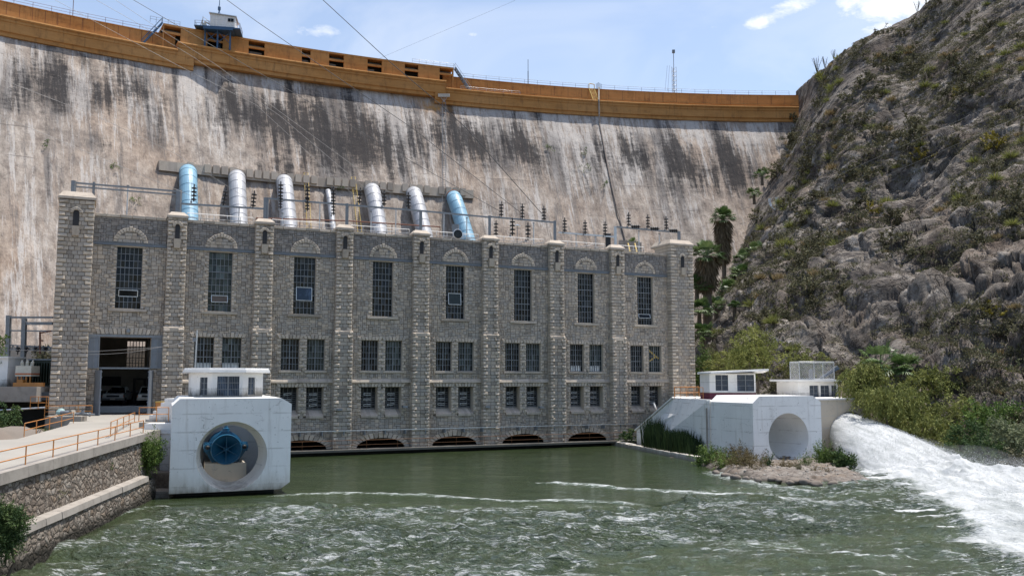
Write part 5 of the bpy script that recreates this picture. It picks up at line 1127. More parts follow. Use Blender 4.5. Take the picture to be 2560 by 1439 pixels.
# orange bin, dome lamp, pump on its plinth
t = thing('orange_bin', 'orange waste bin standing by the garage door jamb', 'bin', fw(-.45, -1.6, 3.5)); p = at(401, 1024, 65); m = MB(); m.box(p.x-.27, p.x+.27, p.y-.25, p.y+.25, p.z, p.z+.55); m.build('body', M['orange'], t, world=True); m = MB(); m.box(p.x-.3, p.x+.3, p.y-.28, p.y+.28, p.z+.55, p.z+.6); m.build('lid', M['yellow'], t, world=True); m = MB(); m.box(p.x-.05, p.x+.05, p.y-.05, p.y+.05, 3.4, p.z); m.build('post', M['rust'], t, world=True)
p = at(180, 1052, 58); t = thing('pump', 'pipework with a grey pump on a concrete plinth beside the ramp', 'pump', (p.x, p.y, 3.0)); m = MB(); m.box(p.x-1.3, p.x+1.2, p.y-.6, p.y+.7, 3.0, 3.45); m.build('plinth', M['concrete'], t, world=True)
m = MB(); m.tube([(p.x-1.2, p.y, 3.85), (p.x-.3, p.y, 3.85)], .2, 12); m.build('motor', M['steel'], t, world=True); m = MB(); m.prism([(p.x-.3, p.y-.4, 3.55), (p.x+.3, p.y-.4, 3.55), (p.x+.05, p.y-.4, 4.1), (p.x-.15, p.y-.4, 4.1)], EYY*.8); m.build('block', M['road'], t, world=True)
m = MB(); m.tube([(p.x+.3, p.y, 3.7), (p.x+1.6, p.y-.1, 3.7), (p.x+1.9, p.y-.1, 3.5)], .12, 8); m.lathe((p.x+1.1, p.y-.1, 3.7), EZ, [(0, .16), (.35, .16), (.4, .05), (.6, .05), (.62, .2), (.66, .2)], 10); m.lathe((p.x+1.75, p.y-.1, 3.65), EXX, [(0, .1), (.05, .22), (.15, .22), (.2, .1), (.6, .1)], 10); m.build('pipework', M['steel'], t, world=True)
for o_ in t.children: o_.data.transform(Matrix.Scale(.62, 4))
t.location.z = 3.42; 
p = at(152, 1036, 60); t = thing('dome_lamp', 'pale dome topped bollard lamp near the corner tower', 'lamp', (p.x, p.y, 3.4)); m = MB(); m.lathe((p.x, p.y, 3.3), EZ, [(0, .12), (p.z-3.3, .12)], 10); m.build('post', M['concrete'], t, world=True); m = MB(); m.lathe((p.x, p.y, p.z), EZ, [(0, .2), (.05, .3), (.2, .3), (.25, .26), (.38, .17), (.42, .05)], 14); m.build('dome', M['teal'], t, world=True)
# --- switchyard deck on the far left
p = at(0, 985, 63.5); DK = thing('switchyard_deck', 'concrete deck with a dark undercroft left of the powerhouse tower', 'deck', (-38, 64, 2.5)); zd = at(60, 966, 63.5).z; z1 = at(60, 1004, 63.5).z; xe = fw(-8.2, 0, 0).x-.1; b = MB()
b.box(-60, xe, 63.5, 64.2, z1, zd); b.box(-60, xe, 64.2, 78, zd-.4, zd); b.build('slab', M['concrete'], DK, world=True); b = MB(); b.box(-60, xe, 68, 68.4, 1.5, z1); b.build('back_wall', M['dark'], DK, world=True); b = MB()
for x in (-44, -40.2): b.box(x, x+.6, 63.9, 64.5, 1.5, z1)
b.build('columns', M['concrete'], DK, world=True); b = MB(); b.tube([(-60, 63.3, at(0, 1025, 63.3).z-.4), at(0, 1025, 63.3), at(112, 1018, 63.3)], .07, 6); b.build('hung_pipe', M['galv'], DK, world=True)
b = MB(); b.box(at(36, 960, 64.5).x, xe, 64.3, 64.6, zd, zd+.28); b.build('orange_beam', M['orange'], DK, world=True)
p = at(16, 965, 66); t = thing('white_cabinet', 'tall white electrical cabinet at the left edge of the deck', 'cabinet', (p.x, p.y, zd)); zt2 = at(16, 895, 66).z; m = MB(); m.box(p.x-1.4, at(30, 930, 66).x, 65.4, 67.5, zd, zt2); m.build('body', M['white_clean'], t, world=True); m = MB(); m.box(p.x-1.5, at(33, 930, 66).x, 65.25, 67.6, zt2, zt2+.12); m.build('roof', M['white_clean'], t, world=True); m = MB(); m.box(p.x-.7, p.x-.66, 65.385, 65.4, zd+.1, zt2-.1); m.build('door_seam', M['steel'], t, world=True)
p = at(64, 956, 65.6); t = thing('circuit_breaker', 'cream circuit breaker with bushings and a red stripe on the deck', 'breaker', (p.x, p.y, zd)); hw = at(85, 930, 65.6).x-p.x; zb_, zt3 = at(64, 940, 65.6).z, at(64, 914, 65.6).z; m = MB(); m.box(p.x-hw, p.x+hw, 65.2, 66.4, zb_, zt3); m.build('tank', M['cream'], t, world=True); m = MB(); m.box(p.x-hw*1.01, p.x+hw*1.01, 65.18, 66.4, zb_+.12, zb_+.22); m.build('stripe', M['red_lamp'], t, world=True)
m = MB()
for k in (-.8, -.3, .3, .8): m.box(p.x+hw*k-.04, p.x+hw*k+.04, 65.3, 65.4, zd, zb_)
m.box(p.x-hw*.55, p.x+hw*.1, 65.1, 65.6, zd, zd+.5); m.build('legs', M['orange'], t, world=True); m = MB()
for k in (-.6, 0, .6):
    x = p.x+hw*k; m.lathe((x, 65.7, zt3), (k*.25, 0, 1), [(0, .09), (.05, .15), (.1, .09), (.16, .15), (.2, .09), (.26, .14), (.3, .06), (.45, .03)], 10)
m.build('bushings', M['cream'], t, world=True)
p = at(95, 956, 67.5); t = thing('transformer_tank', 'dark green transformer tank behind the cream breaker', 'transformer', (p.x, p.y, zd)); zt4 = at(95, 900, 67.5).z; xa, xb = at(71, 930, 67.5).x, xe-.1; m = MB(); m.box(xa, xb, 67.5, 69.5, zd, zt4); m.build('tank', M['green_tank'], t, world=True); m = MB(); x = xa+.1
while x < xb: m.box(x, x+.07, 67.15, 67.5, zd+.2, zt4-.2); x += .2
m.build('fins', M['green_tank'], t, world=True); m = MB(); m.box(xa-.05, xb, 67.4, 69.5, zt4, zt4+.1); m.build('lid', M['dark_steel'], t, world=True)
t = thing('switchyard_gantry', 'grey switchyard gantry with two tall posts left of the tower', 'gantry', at(40, 960, 69)); Yg = 69
for u0, v0, u1, v1, w_ in ((22, 788, 18, 962, .30), (61, 796, 56, 962, .30)): m = MB(); m.bar(at(u1, v1, Yg), at(u0, v0, Yg), w_); m.build('post', M['steel'], t, world=True)
for u0, v0, u1, v1, w_ in ((22, 793, 132, 793, .14), (61, 808, 132, 808, .22), (24, 826, 132, 827, .10), (20, 862, 132, 868, .10), (20, 874, 132, 874, .10)): m = MB(); m.bar(at(u0, v0, Yg), at(u1, v1, Yg), w_); m.build('beam', M['steel'], t, world=True)
m = MB()
for i in range(10): m.bar(at(20+i*11, 863, Yg), at(31+i*11, 874, Yg), .05); m.bar(at(31+i*11, 863, Yg), at(31+i*11, 874, Yg), .05)
m.build('lacing', M['steel'], t, world=True)
for u in (45, 66, 89, 113): m = MB(); q = at(u, 866, Yg-.2); m.lathe(q, -EZ, [(0, .05), (.05, .14), (.15, .14), (.18, .07), (.28, .15), (.36, .15), (.4, .05), (.62, .03)], 10); m.build('hanging_insulator', M['black'], t, world=True)
for u0, v0, u1, v1 in ((100, 829, 100, 884), (100, 832, 128, 827), (100, 851, 108, 851)): m = MB(); m.bar(at(u0, v0, Yg-.3), at(u1, v1, Yg-.3), .10); m.build('switch_arm', M['rust'], t, world=True)
TW = thing('terrace_wall', 'stepped dry stone terrace wall behind the switchyard gantry', 'wall', (-40, 80, 5)); b = MB()
for i in range(5): b.box(-70, fw(2, 16, 0).x+6, 80+i*1.0, 84+i*1.0, 3, 6.6+i*.62)
b.build('courses', M['concrete'], TW, world=True)

# --- right bank works (same turn)
A2 = R(22); E2 = Vector((math.cos(A2), math.sin(A2), 0)); N2 = Vector((-math.sin(A2), math.cos(A2), 0))   # N2 points into the bank
C0 = at(1884, 1100, 64.0); C0.z = 0; w2 = hitpl(2055, 1100, C0, E2, N2)[0]; zt2 = hitpl(1960, 989, C0, E2, N2)[1]; L2 = 5.2
RB = thing('outlet_block', 'white chamfered outlet block with an empty round opening behind the rocky spit', 'outlet', C0+E2*w2/2)
cx2, cz2 = hitpl(1972, 1094, C0, E2, N2); r2 = 1.76
prof = [(0, -.6), (w2, -.6), (w2, zt2-.45), (w2-.7, zt2), (.6, zt2), (0, zt2-.5)]
b = MB(); bored_block(b, C0, E2, N2*L2, prof, cx2, cz2, r2); b.build('block', M['white'], RB, world=True, fix=False)
b = MB(); bore(b, C0, E2, N2, cx2, cz2, [(0, r2), (.1, r2-.02), (2.5, r2-.55), (4.8, r2-1.1)]); b.build('bore', M['white_clean'], RB, world=True, smooth=True, fix=False)
D0 = C0+E2*(w2-.5)+N2*3.2; cx3, cz3 = hitpl(2127, 1086, D0, E2, N2); zt3 = hitpl(2100, 999, D0, E2, N2)[1]; w3 = cx3+2.1; r3 = 1.80
RB2 = thing('outlet_wall', 'rust stained pale wall whose round outlet releases the white water jet', 'outlet', D0+E2*3)
prof = [(0, -.6), (w3, -.6), (w3, zt3), (0, zt3)]; b = MB(); bored_block(b, D0, E2, N2*6, prof, cx3, cz3, r3); b.build('block', M['white_stain'], RB2, world=True, fix=False)
b = MB(); bore(b, D0, E2, N2, cx3, cz3, [(0, r3), (3.5, r3-.1)]); b.build('bore', M['mortar'], RB2, world=True, fix=False)
b = MB(); b.obox(D0+E2*w3/2+N2*3+EZ*(zt3+.06), E2*(w3/2+.08), N2*3.1, EZ*.06); b.build('top_slab', M['white_clean'], RB2, world=True)
# raised deck carrying the huts
dz = zt3-.02; B0 = C0+N2*L2; pts = [at(1686, 1000, 76.5), at(1752, 1000, 71.8), B0+Vector((-.2, 0, 0)), B0+E2*w2, D0+N2*6.2, D0+N2*6.2+E2*w3, D0+N2*14+E2*w3, at(1690, 1000, 88)]
b = MB(); n = len(pts); b.add([(p.x, p.y, dz) for p in pts]+[(p.x, p.y, -1) for p in pts], [tuple(range(n)), tuple(range(n, 2*n))[::-1]]+[(i, (i+1) % n, n+(i+1) % n, n+i) for i in range(n)])
t = thing('hut_deck', 'raised white deck carrying the two huts on the right bank', 'deck', pts[2]); b.build('deck', M['white_clean'], t, world=True)
wa, wb = at(1592, 1100, 81.5), B0+Vector((-.05, -.1, 0)); wm = at(1686, 996, 76.4); WG = thing('wing_wall', 'white sloping wing wall between powerhouse and right outlet block', 'wall', (wb.x, wb.y, 0)); zl = at(1592, 1076, 81.5).z
q = lambda p, z: Vector((p.x, p.y, z)); b = MB(); b.prism([q(wa, -.8), q(wb, -.8), q(wb, dz+.08), q(wm, dz+.08), q(wa, zl)], Vector((.22, .55, 0))); b.build('wall', M['white'], WG, world=True)
b = MB(); b.bar(q(wa, zl+.04)+Vector((.1, .25, 0)), q(wm, dz+.12)+Vector((.1, .25, 0)), .62, .1); b.build('coping', M['white_clean'], WG, world=True)
b = MB(); b.obox(q(wb, 1.9)+Vector((-.25, -.02, 0)), (.06, 0, 0), (0, .06, 0), (0, 0, 2.0)); b.build('joint_pipe', M['concrete'], WG, world=True)
t = thing('leaning_post', 'short white post leaning against the far lower window', 'post', at(1638, 1030, 80)); m = MB(); m.tube([at(1643, 1030, 79.6), at(1635, 1008, 80)], .07, 6); m.build('shaft', M['white_clean'], t, world=True); m = MB(); m.lathe(at(1635, 1008, 80), (-.3, 0, 1), [(0, .09), (.08, .09)], 6); m.build('cap', M['galv'], t, world=True)
rail('orange railing at the corner of the right deck', [q(at(u, 990, Y), dz) for u, Y in ((1686, 76.3), (1702, 75.2), (1720, 74.0), (1738, 72.8), (1758, 71.6))], .98, rails=(1.0, .5))
rail('orange railing running back beside the maroon based hut', [q(at(u, 990, Y), dz) for u, Y in ((1687, 77), (1716, 79.5), (1735, 80), (1748, 80))], .98, rails=(1.0, .5))
yh = 71.8; pw = [at(1750, 960, 78), at(1750, 960, 73.4), at(1774, 960, 71.9), at(1889, 960, 71.9), at(1889, 960, 78)]
H1 = thing('gate_hut', 'white hut with maroon base and oversailing slab roof on the right deck', 'hut', (pw[2].x+1.8, 74, dz)); zrf = at(1800, 934, 71.9).z; pl = [(p.x, p.y) for p in pw]; pl.append(pl[0])
zw0, zw1 = at(1800, 976, 71.9).z, at(1800, 936, 71.9).z
hut(H1, pl, dz+.62, zrf, M['white_clean'], [(2, .13, .405, zw0, zw1-.02), (2, .60, .97, zw0-.05, zw1)])
b = MB(); P = [Vector((x, y, 0)) for x, y in pl]
for i in range(len(P)-1): b.quad(P[i]+EZ*dz, P[i+1]+EZ*dz, P[i+1]+EZ*(dz+.56), P[i]+EZ*(dz+.56))
b.build('maroon_base', M['maroon'], H1, world=True, fix=False); b = MB()
for i in range(len(P)-1): b.quad(P[i]+EZ*(dz+.56), P[i+1]+EZ*(dz+.56), P[i+1]+EZ*(dz+.62), P[i]+EZ*(dz+.62))
b.build('stripe', M['cream'], H1, world=True, fix=False)
ro = [at(1743, 935, 79), at(1745, 935, 72.9), at(1778, 935, 71.2), at(1922, 935, 70.6), at(1908, 935, 79)]
b = MB(); b.prism([q(p, zrf+.02+(.22 if i in (3,) else .1 if i == 4 else 0)) for i, p in enumerate(ro)], (0, 0, .14)); b.build('roof', M['white_clean'], H1, world=True)
pw = [at(1942, 970, 82), at(1942, 970, 77.5), at(1996, 970, 75.5), at(2094, 970, 77.2), at(2094, 970, 82)]; H2 = thing('gate_hut', 'low white hut with a wire mesh cage on its flat roof', 'hut', (pw[2].x, 78, dz)); pl = [(p.x, p.y) for p in pw]; pl.append(pl[0]); zrf = at(1996, 953, 75.5).z
zw0, zw1 = at(2035, 992, 76).z, at(2035, 963, 76).z; hut(H2, pl, dz, zrf, M['white_clean'], [(2, .28, .51, zw0, zw1), (2, .56, .79, zw0, zw1), (2, .84, .98, zw0, zw1)])
ro = [at(1935, 950, 82), at(1924, 950, 77.2), at(1994, 950, 74.9), at(2104, 950, 76.8), at(2100, 950, 82)]; b = MB(); b.prism([q(p, zrf) for p in ro], (0, 0, .17)); b.build('roof', M['white_clean'], H2, world=True)
ca = [q(at(u, 950, Y), zrf+.17) for u, Y in ((1976, 77.6), (1999, 76.4), (2036, 76.6), (2058, 77.0), (2086, 77.5))]; CG = thing('mesh_cage', 'galvanised wire mesh cage standing on the low hut roof', 'cage', ca[0]); hc = 1.5; back = [q(at(2086, 950, 81), zrf+.17), q(at(1976, 950, 81), zrf+.17)]; ring = ca+back
for p in ring: m = MB(); m.tube([p, p+EZ*hc], .035, 5); m.build('post', M['galv'], CG, world=True)
m = MB()
for i in range(len(ring)):
    a, c = ring[i], ring[(i+1) % len(ring)]
    for z in (.05, hc): m.tube([a+EZ*z, c+EZ*z], .028, 5)
m.build('frame', M['galv'], CG, world=True); m = MB()
for i in range(len(ring)):
    a, c = ring[i], ring[(i+1) % len(ring)]; L = (c-a).length; k = int(L/.16)
    for j in range(-9, k+1):
        for sg in (1, -1):
            f0, f1 = j*.16, j*.16+hc; g0, g1 = max(f0, 0), min(f1, L)
            if g1 <= g0: continue
            za, zb_ = (g0-f0), (g1-f0)
            if sg < 0: za, zb_ = hc-za, hc-zb_
            m.tube([a+(c-a)*(g0/L)+EZ*za, a+(c-a)*(g1/L)+EZ*zb_], .006, 3, caps=False)
m.build('mesh', M['galv'], CG, world=True)
m = MB(); a = q(at(2050, 950, 79), zrf+.17); m.bar(a, a+Vector((1.6, 0, 1.1)), .25); m.bar(a+Vector((-.8, 0, .0)), a+Vector((-.8, 0, .9)), .3); t = thing('solar_unit', 'small dark tilted panel rig inside the mesh cage', 'panel', a); m.build('frame', M['steel'], t, world=True); m = MB(); m.obox(a+Vector((.9, 0, .6)), (.7, 0, .35), (0, .5, 0), (.02, 0, -.03)); m.build('panel', M['glass_blue'], t, world=True)
# low white boom at the reed bed
p, r_ = at(1535, 1097, 85), at(1750, 1141, 67.6); t = thing('boom_wall', 'low white concrete sill running from the powerhouse to the reeds', 'sill', q(p, 0)); b = MB(); n = 26
rows = [[], [], [], []]
for i in range(n+1):
    c = p.lerp(r_, i/n); c.z = .26+random.uniform(-.03, .03); d = Vector((.97, .25, 0)); j = random.uniform(-.05, .05)
    for k, (o_, z_) in enumerate(((-.36, -.7), (-.3+j*.5, .08), (.12, .10), (.3, -.7))): rows[k].append(c+d*o_+EZ*z_)
b.grid(rows); b.build('sill', M['white'], t, world=True, fix=False); b = MB(); b.bar(p+Vector((.05, 0, .34-p.z)), p.lerp(r_, .28)+Vector((.05, 0, .34-p.lerp(r_, .28).z)), .3, .1); b.build('cap', M['white_clean'], t, world=True)
rail('thin rusty orange railing along the walkway slab over the tail race', [fw(s, -1.15, .47) for s in np.arange(2.0, 41.3, 2.6)], .72, mat=M['rust_rail'], group='orange pipe railings', rad=.016)
# --- vehicles in the garage
def pickup(label, loc, rot):
    t = thing('pickup_truck', label, 'pickup truck', loc, rot); m = MB()
    sec = [(-.84, .42), (-.86, .72), (-.80, .98), (.80, .98), (.86, .72), (.84, .42)]     # lower body, nose at -y
    rows = [[(x*k, y, .42+(z-.42)*h) for x, z in sec] for y, k, h in ((-2.30, .93, .86), (-2.2, .98, .95), (-1.2, 1, 1.0), (0, 1, 1.02), (2.2, 1, 1.02), (2.45, .97, .95))]
    m.grid(rows); m.add(rows[0], [tuple(range(6))]); m.add(rows[-1], [tuple(range(6))]); m.build('body', M['car_white'], t, smooth=False)
    m = MB(); rows = [[(-.74, -1.15, .98), (-.74, .55, .98), (.74, .55, .98), (.74, -1.15, .98)], [(-.60, -.55, 1.48), (-.60, .40, 1.48), (.60, .40, 1.48), (.60, -.55, 1.48)]]
    v = rows[0]+rows[1]; m.add(v, [(4, 5, 6, 7), (1, 2, 6, 5)]); m.box(-.6, .6, -.5, .4, 1.48, 1.51); 
    for (a, c) in (((-.74, -1.15, .98), (-.60, -.55, 1.48)), ((.74, -1.15, .98), (.60, -.55, 1.48)), ((-.74, .55, .98), (-.6, .4, 1.48)), ((.74, .55, .98), (.6, .4, 1.48)), ((-.73, -.25, .98), (-.6, -.1, 1.48)), ((.73, -.25, .98), (.6, -.1, 1.48))): m.bar(a, c, .07)
    m.build('cab', M['car_white'], t)
    m = MB(); m.quad((-.68, -1.12, 1.0), (.68, -1.12, 1.0), (.56, -.57, 1.46), (-.56, -.57, 1.46)); m.build('windscreen', M['glass'], t, fix=False)
    for sg in (-1, 1): m = MB(); m.quad((sg*.735, -1.0, 1.0), (sg*.735, .5, 1.0), (sg*.605, .36, 1.46), (sg*.605, -.48, 1.46)); m.build('side_window', M['glass'], t, fix=False)
    m = MB(); m.box(-.85, .85, -2.42, -2.25, .42, .60); m.build('bumper', M['chrome'], t); m = MB(); m.box(-.5, .5, -2.325, -2.2, .66, .82); m.build('grille', M['black'], t); m = MB(); m.box(-.2, .2, -2.44, -2.41, .46, .56); m.build('licence_plate', M['cream'], t)
    for sg in (-1, 1):
        m = MB(); m.box(sg*.62-.13, sg*.62+.13, -2.33, -2.2, .66, .82); m.build('headlight', M['galv'], t); m = MB(); m.box(sg*.80-.05, sg*.80+.05, -2.3, -2.15, .66, .82); m.build('indicator', M['red_lamp'], t); m = MB(); m.box(sg*.93-.1, sg*.93+.1, -1.05, -.95, 1.02, 1.2); m.build('mirror', M['black'], t)
        for y in (-1.5, 1.45): m = MB(); m.lathe((sg*.86, y, .33), (-sg, 0, 0), [(0, .2), (.0, .33), (.22, .33), (.22, .2)], 18); w = m.build('wheel', M['tyre'], t); m = MB(); m.lathe((sg*.865, y, .33), (-sg, 0, 0), [(0, .05), (.02, .19)], 12); m.build('rim', M['galv'], w)
    return t
s1_, _ = fac(298, 990, 8.0); s2_, _ = fac(377, 990, 7.0)
T1 = pickup('white pickup truck facing out inside the dark garage', fw(s1_, 10.0, 3.96), TH-R(12)); pickup('white pickup truck mostly hidden behind the right garage door jamb', fw(s2_, 8.5, 3.96), TH-R(6))
# ---------------------------------------------------------------- canyon slope
def w_(u, v, Y): return at(u, v, Y)
cols = [
 [Vector((10, 104, -1.2)), w_(1700, 930, 112), w_(1745, 872, 138)]+[dam_hit(u, v, -1.2) for u, v in ((1762, 800), (1812, 690), (1852, 600), (1874, 520), (1925, 430), (1962, 365), (1992, 290))]+[w_(1990, 226, 199)],
 [Vector((14, 92, -1.2)), w_(1775, 985, 97), w_(1830, 850, 108), w_(1900, 700, 130), w_(1965, 560, 152), w_(2010, 420, 170), w_(2040, 300, 184), w_(2062, 163, 193)],
 [Vector((22, 82, -1.2)), w_(1950, 985, 88), w_(1980, 900, 93), w_(2050, 700, 115), w_(2100, 500, 138), w_(2130, 300, 160), w_(2160, 97, 182)],
 [Vector((28.5, 69, -1.2)), w_(2150, 1010, 80), w_(2170, 930, 85), w_(2220, 700, 107), w_(2260, 450, 135), w_(2290, 200, 160), w_(2305, 28, 176)],
 [Vector((32.4, 61.0, -1.2)), w_(2350, 1030, 76), w_(2360, 960, 80), w_(2400, 700, 100), w_(2420, 400, 128), w_(2440, 150, 148), w_(2450, -75, 168)],
 [Vector((36, 52, -1.2)), w_(2560, 1050, 71), w_(2560, 1000, 74), w_(2580, 700, 93), w_(2590, 400, 118), w_(2590, 100, 140), w_(2600, -170, 160)],
 [Vector((40, 41, -1.2)), w_(2850, 1080, 62), w_(2850, 1000, 66), w_(2850, 700, 84), w_(2850, 400, 105), w_(2850, 100, 125), w_(2850, -260, 145)],
 [Vector((46, 30, -1.2)), w_(3400, 1110, 52), w_(3400, 1000, 55), w_(3400, 700, 70), w_(3400, 300, 90), w_(3400, -100, 110), w_(3400, -450, 125)],
]
for c in cols: c.append(c[-1]+Vector((4, 14, -1.5))); c.append(c[-1]+Vector((10, 40, -14)))
def resample(pts, n):
    P = np.array([tuple(p) for p in pts]); L = np.concatenate([[0], np.cumsum(np.linalg.norm(np.diff(P, axis=0), axis=1))]); t = np.linspace(0, 1, n)*L[-1]
    return np.stack([np.interp(t, L, P[:, k]) for k in range(3)], -1)
NRW, NCL = 640, 600
RC = np.stack([resample(c, NRW) for c in cols], 1)          # rows x columns x 3
# smooth along rows a little, Catmull-Rom across columns
for _ in range(6): RC[1:-1] = RC[1:-1]*.5+(RC[:-2]+RC[2:])*.25
tt = np.linspace(0, len(cols)-1.0001, NCL); i1 = np.floor(tt).astype(int); f = tt-i1; nc = len(cols)
g = lambda k: RC[:, np.clip(i1+k, 0, nc-1)]
f = f[None, :, None]; P_ = .5*((2*g(0))+(-g(-1)+g(1))*f+(2*g(-1)-5*g(0)+4*g(1)-g(2))*f**2+(-g(-1)+3*g(0)-3*g(1)+g(2))*f**3)
def normals(P): 
    du = np.gradient(P, axis=1); dv = np.gradient(P, axis=0); n = np.cross(du, dv); return n/(np.linalg.norm(n, axis=-1, keepdims=True)+1e-9)
N_ = normals(P_); N_ *= np.sign((N_*np.array([-.5, -.5, .7])).sum(-1, keepdims=True))
x, y, z = P_[..., 0], P_[..., 1], P_[..., 2]
mid = P_[NRW//2-40]; al = np.concatenate([[0], np.cumsum(np.linalg.norm(np.diff(mid, axis=0), axis=1))])[None, :]+0*z
up = np.concatenate([np.zeros((1, NCL)), np.cumsum(np.linalg.norm(np.diff(P_, axis=0), axis=2), axis=0)], 0)
ca, sa = math.cos(R(46)), math.sin(R(46)); b1 = al*ca+up*sa; b2 = -al*sa+up*ca      # along / across the bedding
wrp = fbm(b1*.022, b2*.05, 2, 3)*6; q = b2+wrp
def ledge(q, w): f_ = (q/w)-np.floor(q/w); return np.where(f_ < .66, f_/.66, (1-f_)/.34), np.floor(q/w)
st1, id1 = ledge(q, 7.5); st2, id2 = ledge(q*1.0+fbm(b1*.08, b2*.2, 5, 3)*1.6, 2.6); st3, id3 = ledge(q+fbm(b1*.25, b2*.5, 6, 2)*.5, .95)
a1 = np.clip(.55+1.3*vnoise(b1*.05, id1*3.7), 0, 1.3); a2 = np.clip(.5+1.4*vnoise(b1*.10, id2*2.3), 0, 1.3); a3 = np.clip(.5+1.4*vnoise(b1*.22, id3*1.9), 0, 1.2)
blk = vnoise(b1*.16, id2*5.1); jt = ridged(b1*.11+.2*vnoise(b2*.3, b1*.1), b2*.16, 3, 3)
big = np.clip(fbm(b1*.028, b2*.05, 31, 3)*3.2, -.6, 1)
def facets(x, y, seed, tilt=.65):       # broken rock: every joint block has its own height and tilt
    x = x+.35*vnoise(x*1.3, y*1.3, seed); y = y+.35*vnoise(x*1.3+7, y*1.3, seed+3); xi, yi = np.floor(x), np.floor(y); best = np.full(x.shape, 1e9); out = np.zeros(x.shape); second = np.full(x.shape, 1e9)
    def hsh(a, b, k): v = np.sin(a*127.1+b*311.7+(seed+k)*74.7)*43758.5453; return v-np.floor(v)
    for dx in (-1, 0, 1):
        for dy in (-1, 0, 1):
            cx_, cy_ = xi+dx, yi+dy; px, py = cx_+hsh(cx_, cy_, 1), cy_+hsh(cx_, cy_, 2); ox, oy = x-px, y-py; d = ox*ox+oy*oy
            h = (hsh(cx_, cy_, 3)-.5)*1.5+ox*(hsh(cx_, cy_, 4)-.5)*tilt*2+oy*(hsh(cx_, cy_, 5)-.25)*tilt*2
            m_ = d < best; second = np.where(m_, best, np.minimum(second, d)); out = np.where(m_, h, out); best = np.where(m_, d, best)
    return out-.3*np.clip(1-(np.sqrt(second)-np.sqrt(best))/.16, 0, 1)
disp = 3.2*fbm(al*.045, up*.045, 7, 3)+2.2*big+1.8*(st1-.5)*a1+.8*(st2-.5)*a2+1.15*facets(b1/9.0, b2/4.6, 1)+.55*facets(b1/4.0+3, b2/2.3, 5)+.35*fbm(al*.4, up*.4, 3, 3)
disp = disp*np.clip(1.25-z/75, .35, 1)
fade = np.clip((np.arange(NRW)/NRW-.03)/.08, 0, 1)[:, None]*np.clip(1-(np.arange(NRW)/NRW-.84)/.1, .35, 1)[:, None]
disp = disp*fade*np.clip(.15+np.arange(NCL)/130.0, 0, 1)[None, :]
P_ = P_+N_*disp[..., None]; N_ = normals(P_); N_ *= np.sign((N_*np.array([-.5, -.5, .7])).sum(-1, keepdims=True))
o = grid_object('canyon_hillside', P_[..., 0], P_[..., 1], P_[..., 2], M['rock'], dict(disp=disp), uv=(b1, b2)); tag(o, kind='structure')
HP, HN = P_, N_
# hidden ground that carries everything to the horizon
n = 2; o = MB(); o.quad((-900, -60, -4.0), (900, -60, -4.0), (900, 1500, -4.0), (-900, 1500, -4.0)); o = o.build('ground', M['earth'], None, fix=False); tag(o, kind='structure')
gx, gy = np.meshgrid(np.linspace(-75, -22, 70), np.linspace(38, 68, 50)); gz = 2.35+.35*fbm(gx*.3, gy*.3, 1, 4)+np.clip((-gx-27)/12, 0, 1)*.3
o = grid_object('pit_ground', gx, gy, gz, M['earth']); tag(o, kind='structure')
gx, gy = np.meshgrid(np.linspace(-110, 48, 90), np.linspace(84, 175, 60)); s_ = (gx+25.8)*EX.x+(gy-68.4)*EX.y; d_ = -(gx+25.8)*NX.x-(gy-68.4)*NX.y
gz = np.where(d_ > 14.2, 4.2+.4*fbm(gx*.1, gy*.1, 1, 3)+np.clip(gy-120, 0, 60)*.02, -2.5); o = grid_object('yard_ground', gx, gy, gz, M['earth']); tag(o, kind='structure')
# rocky spit in the tail water
out = [atz(u, v, 0) for u, v in ((1748, 1150), (1762, 1166), (1805, 1182), (1850, 1193), (1930, 1203), (2000, 1209), (2060, 1213), (2140, 1214), (2205, 1210), (2150, 1188), (2120, 1168))]+[C0+E2*(w2+3)+N2*7, C0+N2*9-E2*1.5]
poly = np.array([(p.x, p.y) for p in out])
def inside_dist(px, py, poly):
    d = np.full(px.shape, 1e9); ins = np.zeros(px.shape, bool); n = len(poly)
    for i in range(n):
        (x0, y0), (x1, y1) = poly[i], poly[(i+1) % n]; ex, ey = x1-x0, y1-y0; t = np.clip(((px-x0)*ex+(py-y0)*ey)/(ex*ex+ey*ey), 0, 1)
        d = np.minimum(d, np.hypot(px-x0-t*ex, py-y0-t*ey)); c = ((y0 > py) != (y1 > py)) & (px < (x1-x0)*(py-y0)/(y1-y0+1e-12)+x0); ins ^= c
    return np.where(ins, d, -d)
gx, gy = np.meshgrid(np.linspace(9, 32, 230), np.linspace(47, 76, 230)); dd = inside_dist(gx+.5*vnoise(gx*.7, gy*.7), gy+.5*vnoise(gx*.7+9, gy*.7), poly)
dd = dd-.25; gz = np.where(dd > 0, np.minimum(dd*.5, .34), np.maximum(dd*.6, -1.5))+.12*fbm(gx*.6, gy*.6, 2, 3)*np.clip(dd+.6, 0, 1)+.20*np.maximum(0, ridged(gx*1.1, gy*1.1, 3, 4)-.15)*np.clip(dd+.5, 0, 1)+.10*np.round(3*fbm(gx*.9+2, gy*.9, 7, 2))/3*np.clip(dd+.2, 0, 1)
sm = np.clip((gx-22)/2, 0, 1); gz = gz*(1-sm*.2)
o = grid_object('rock_spit', gx, gy, gz, M['spit']); tag(o, kind='structure')
def spit_z(x, y):
    i = int(np.clip((y-47)/29*229, 0, 229)); j = int(np.clip((x-9)/23*229, 0, 229)); return float(gz_spit[i, j])
gz_spit = gz.copy()
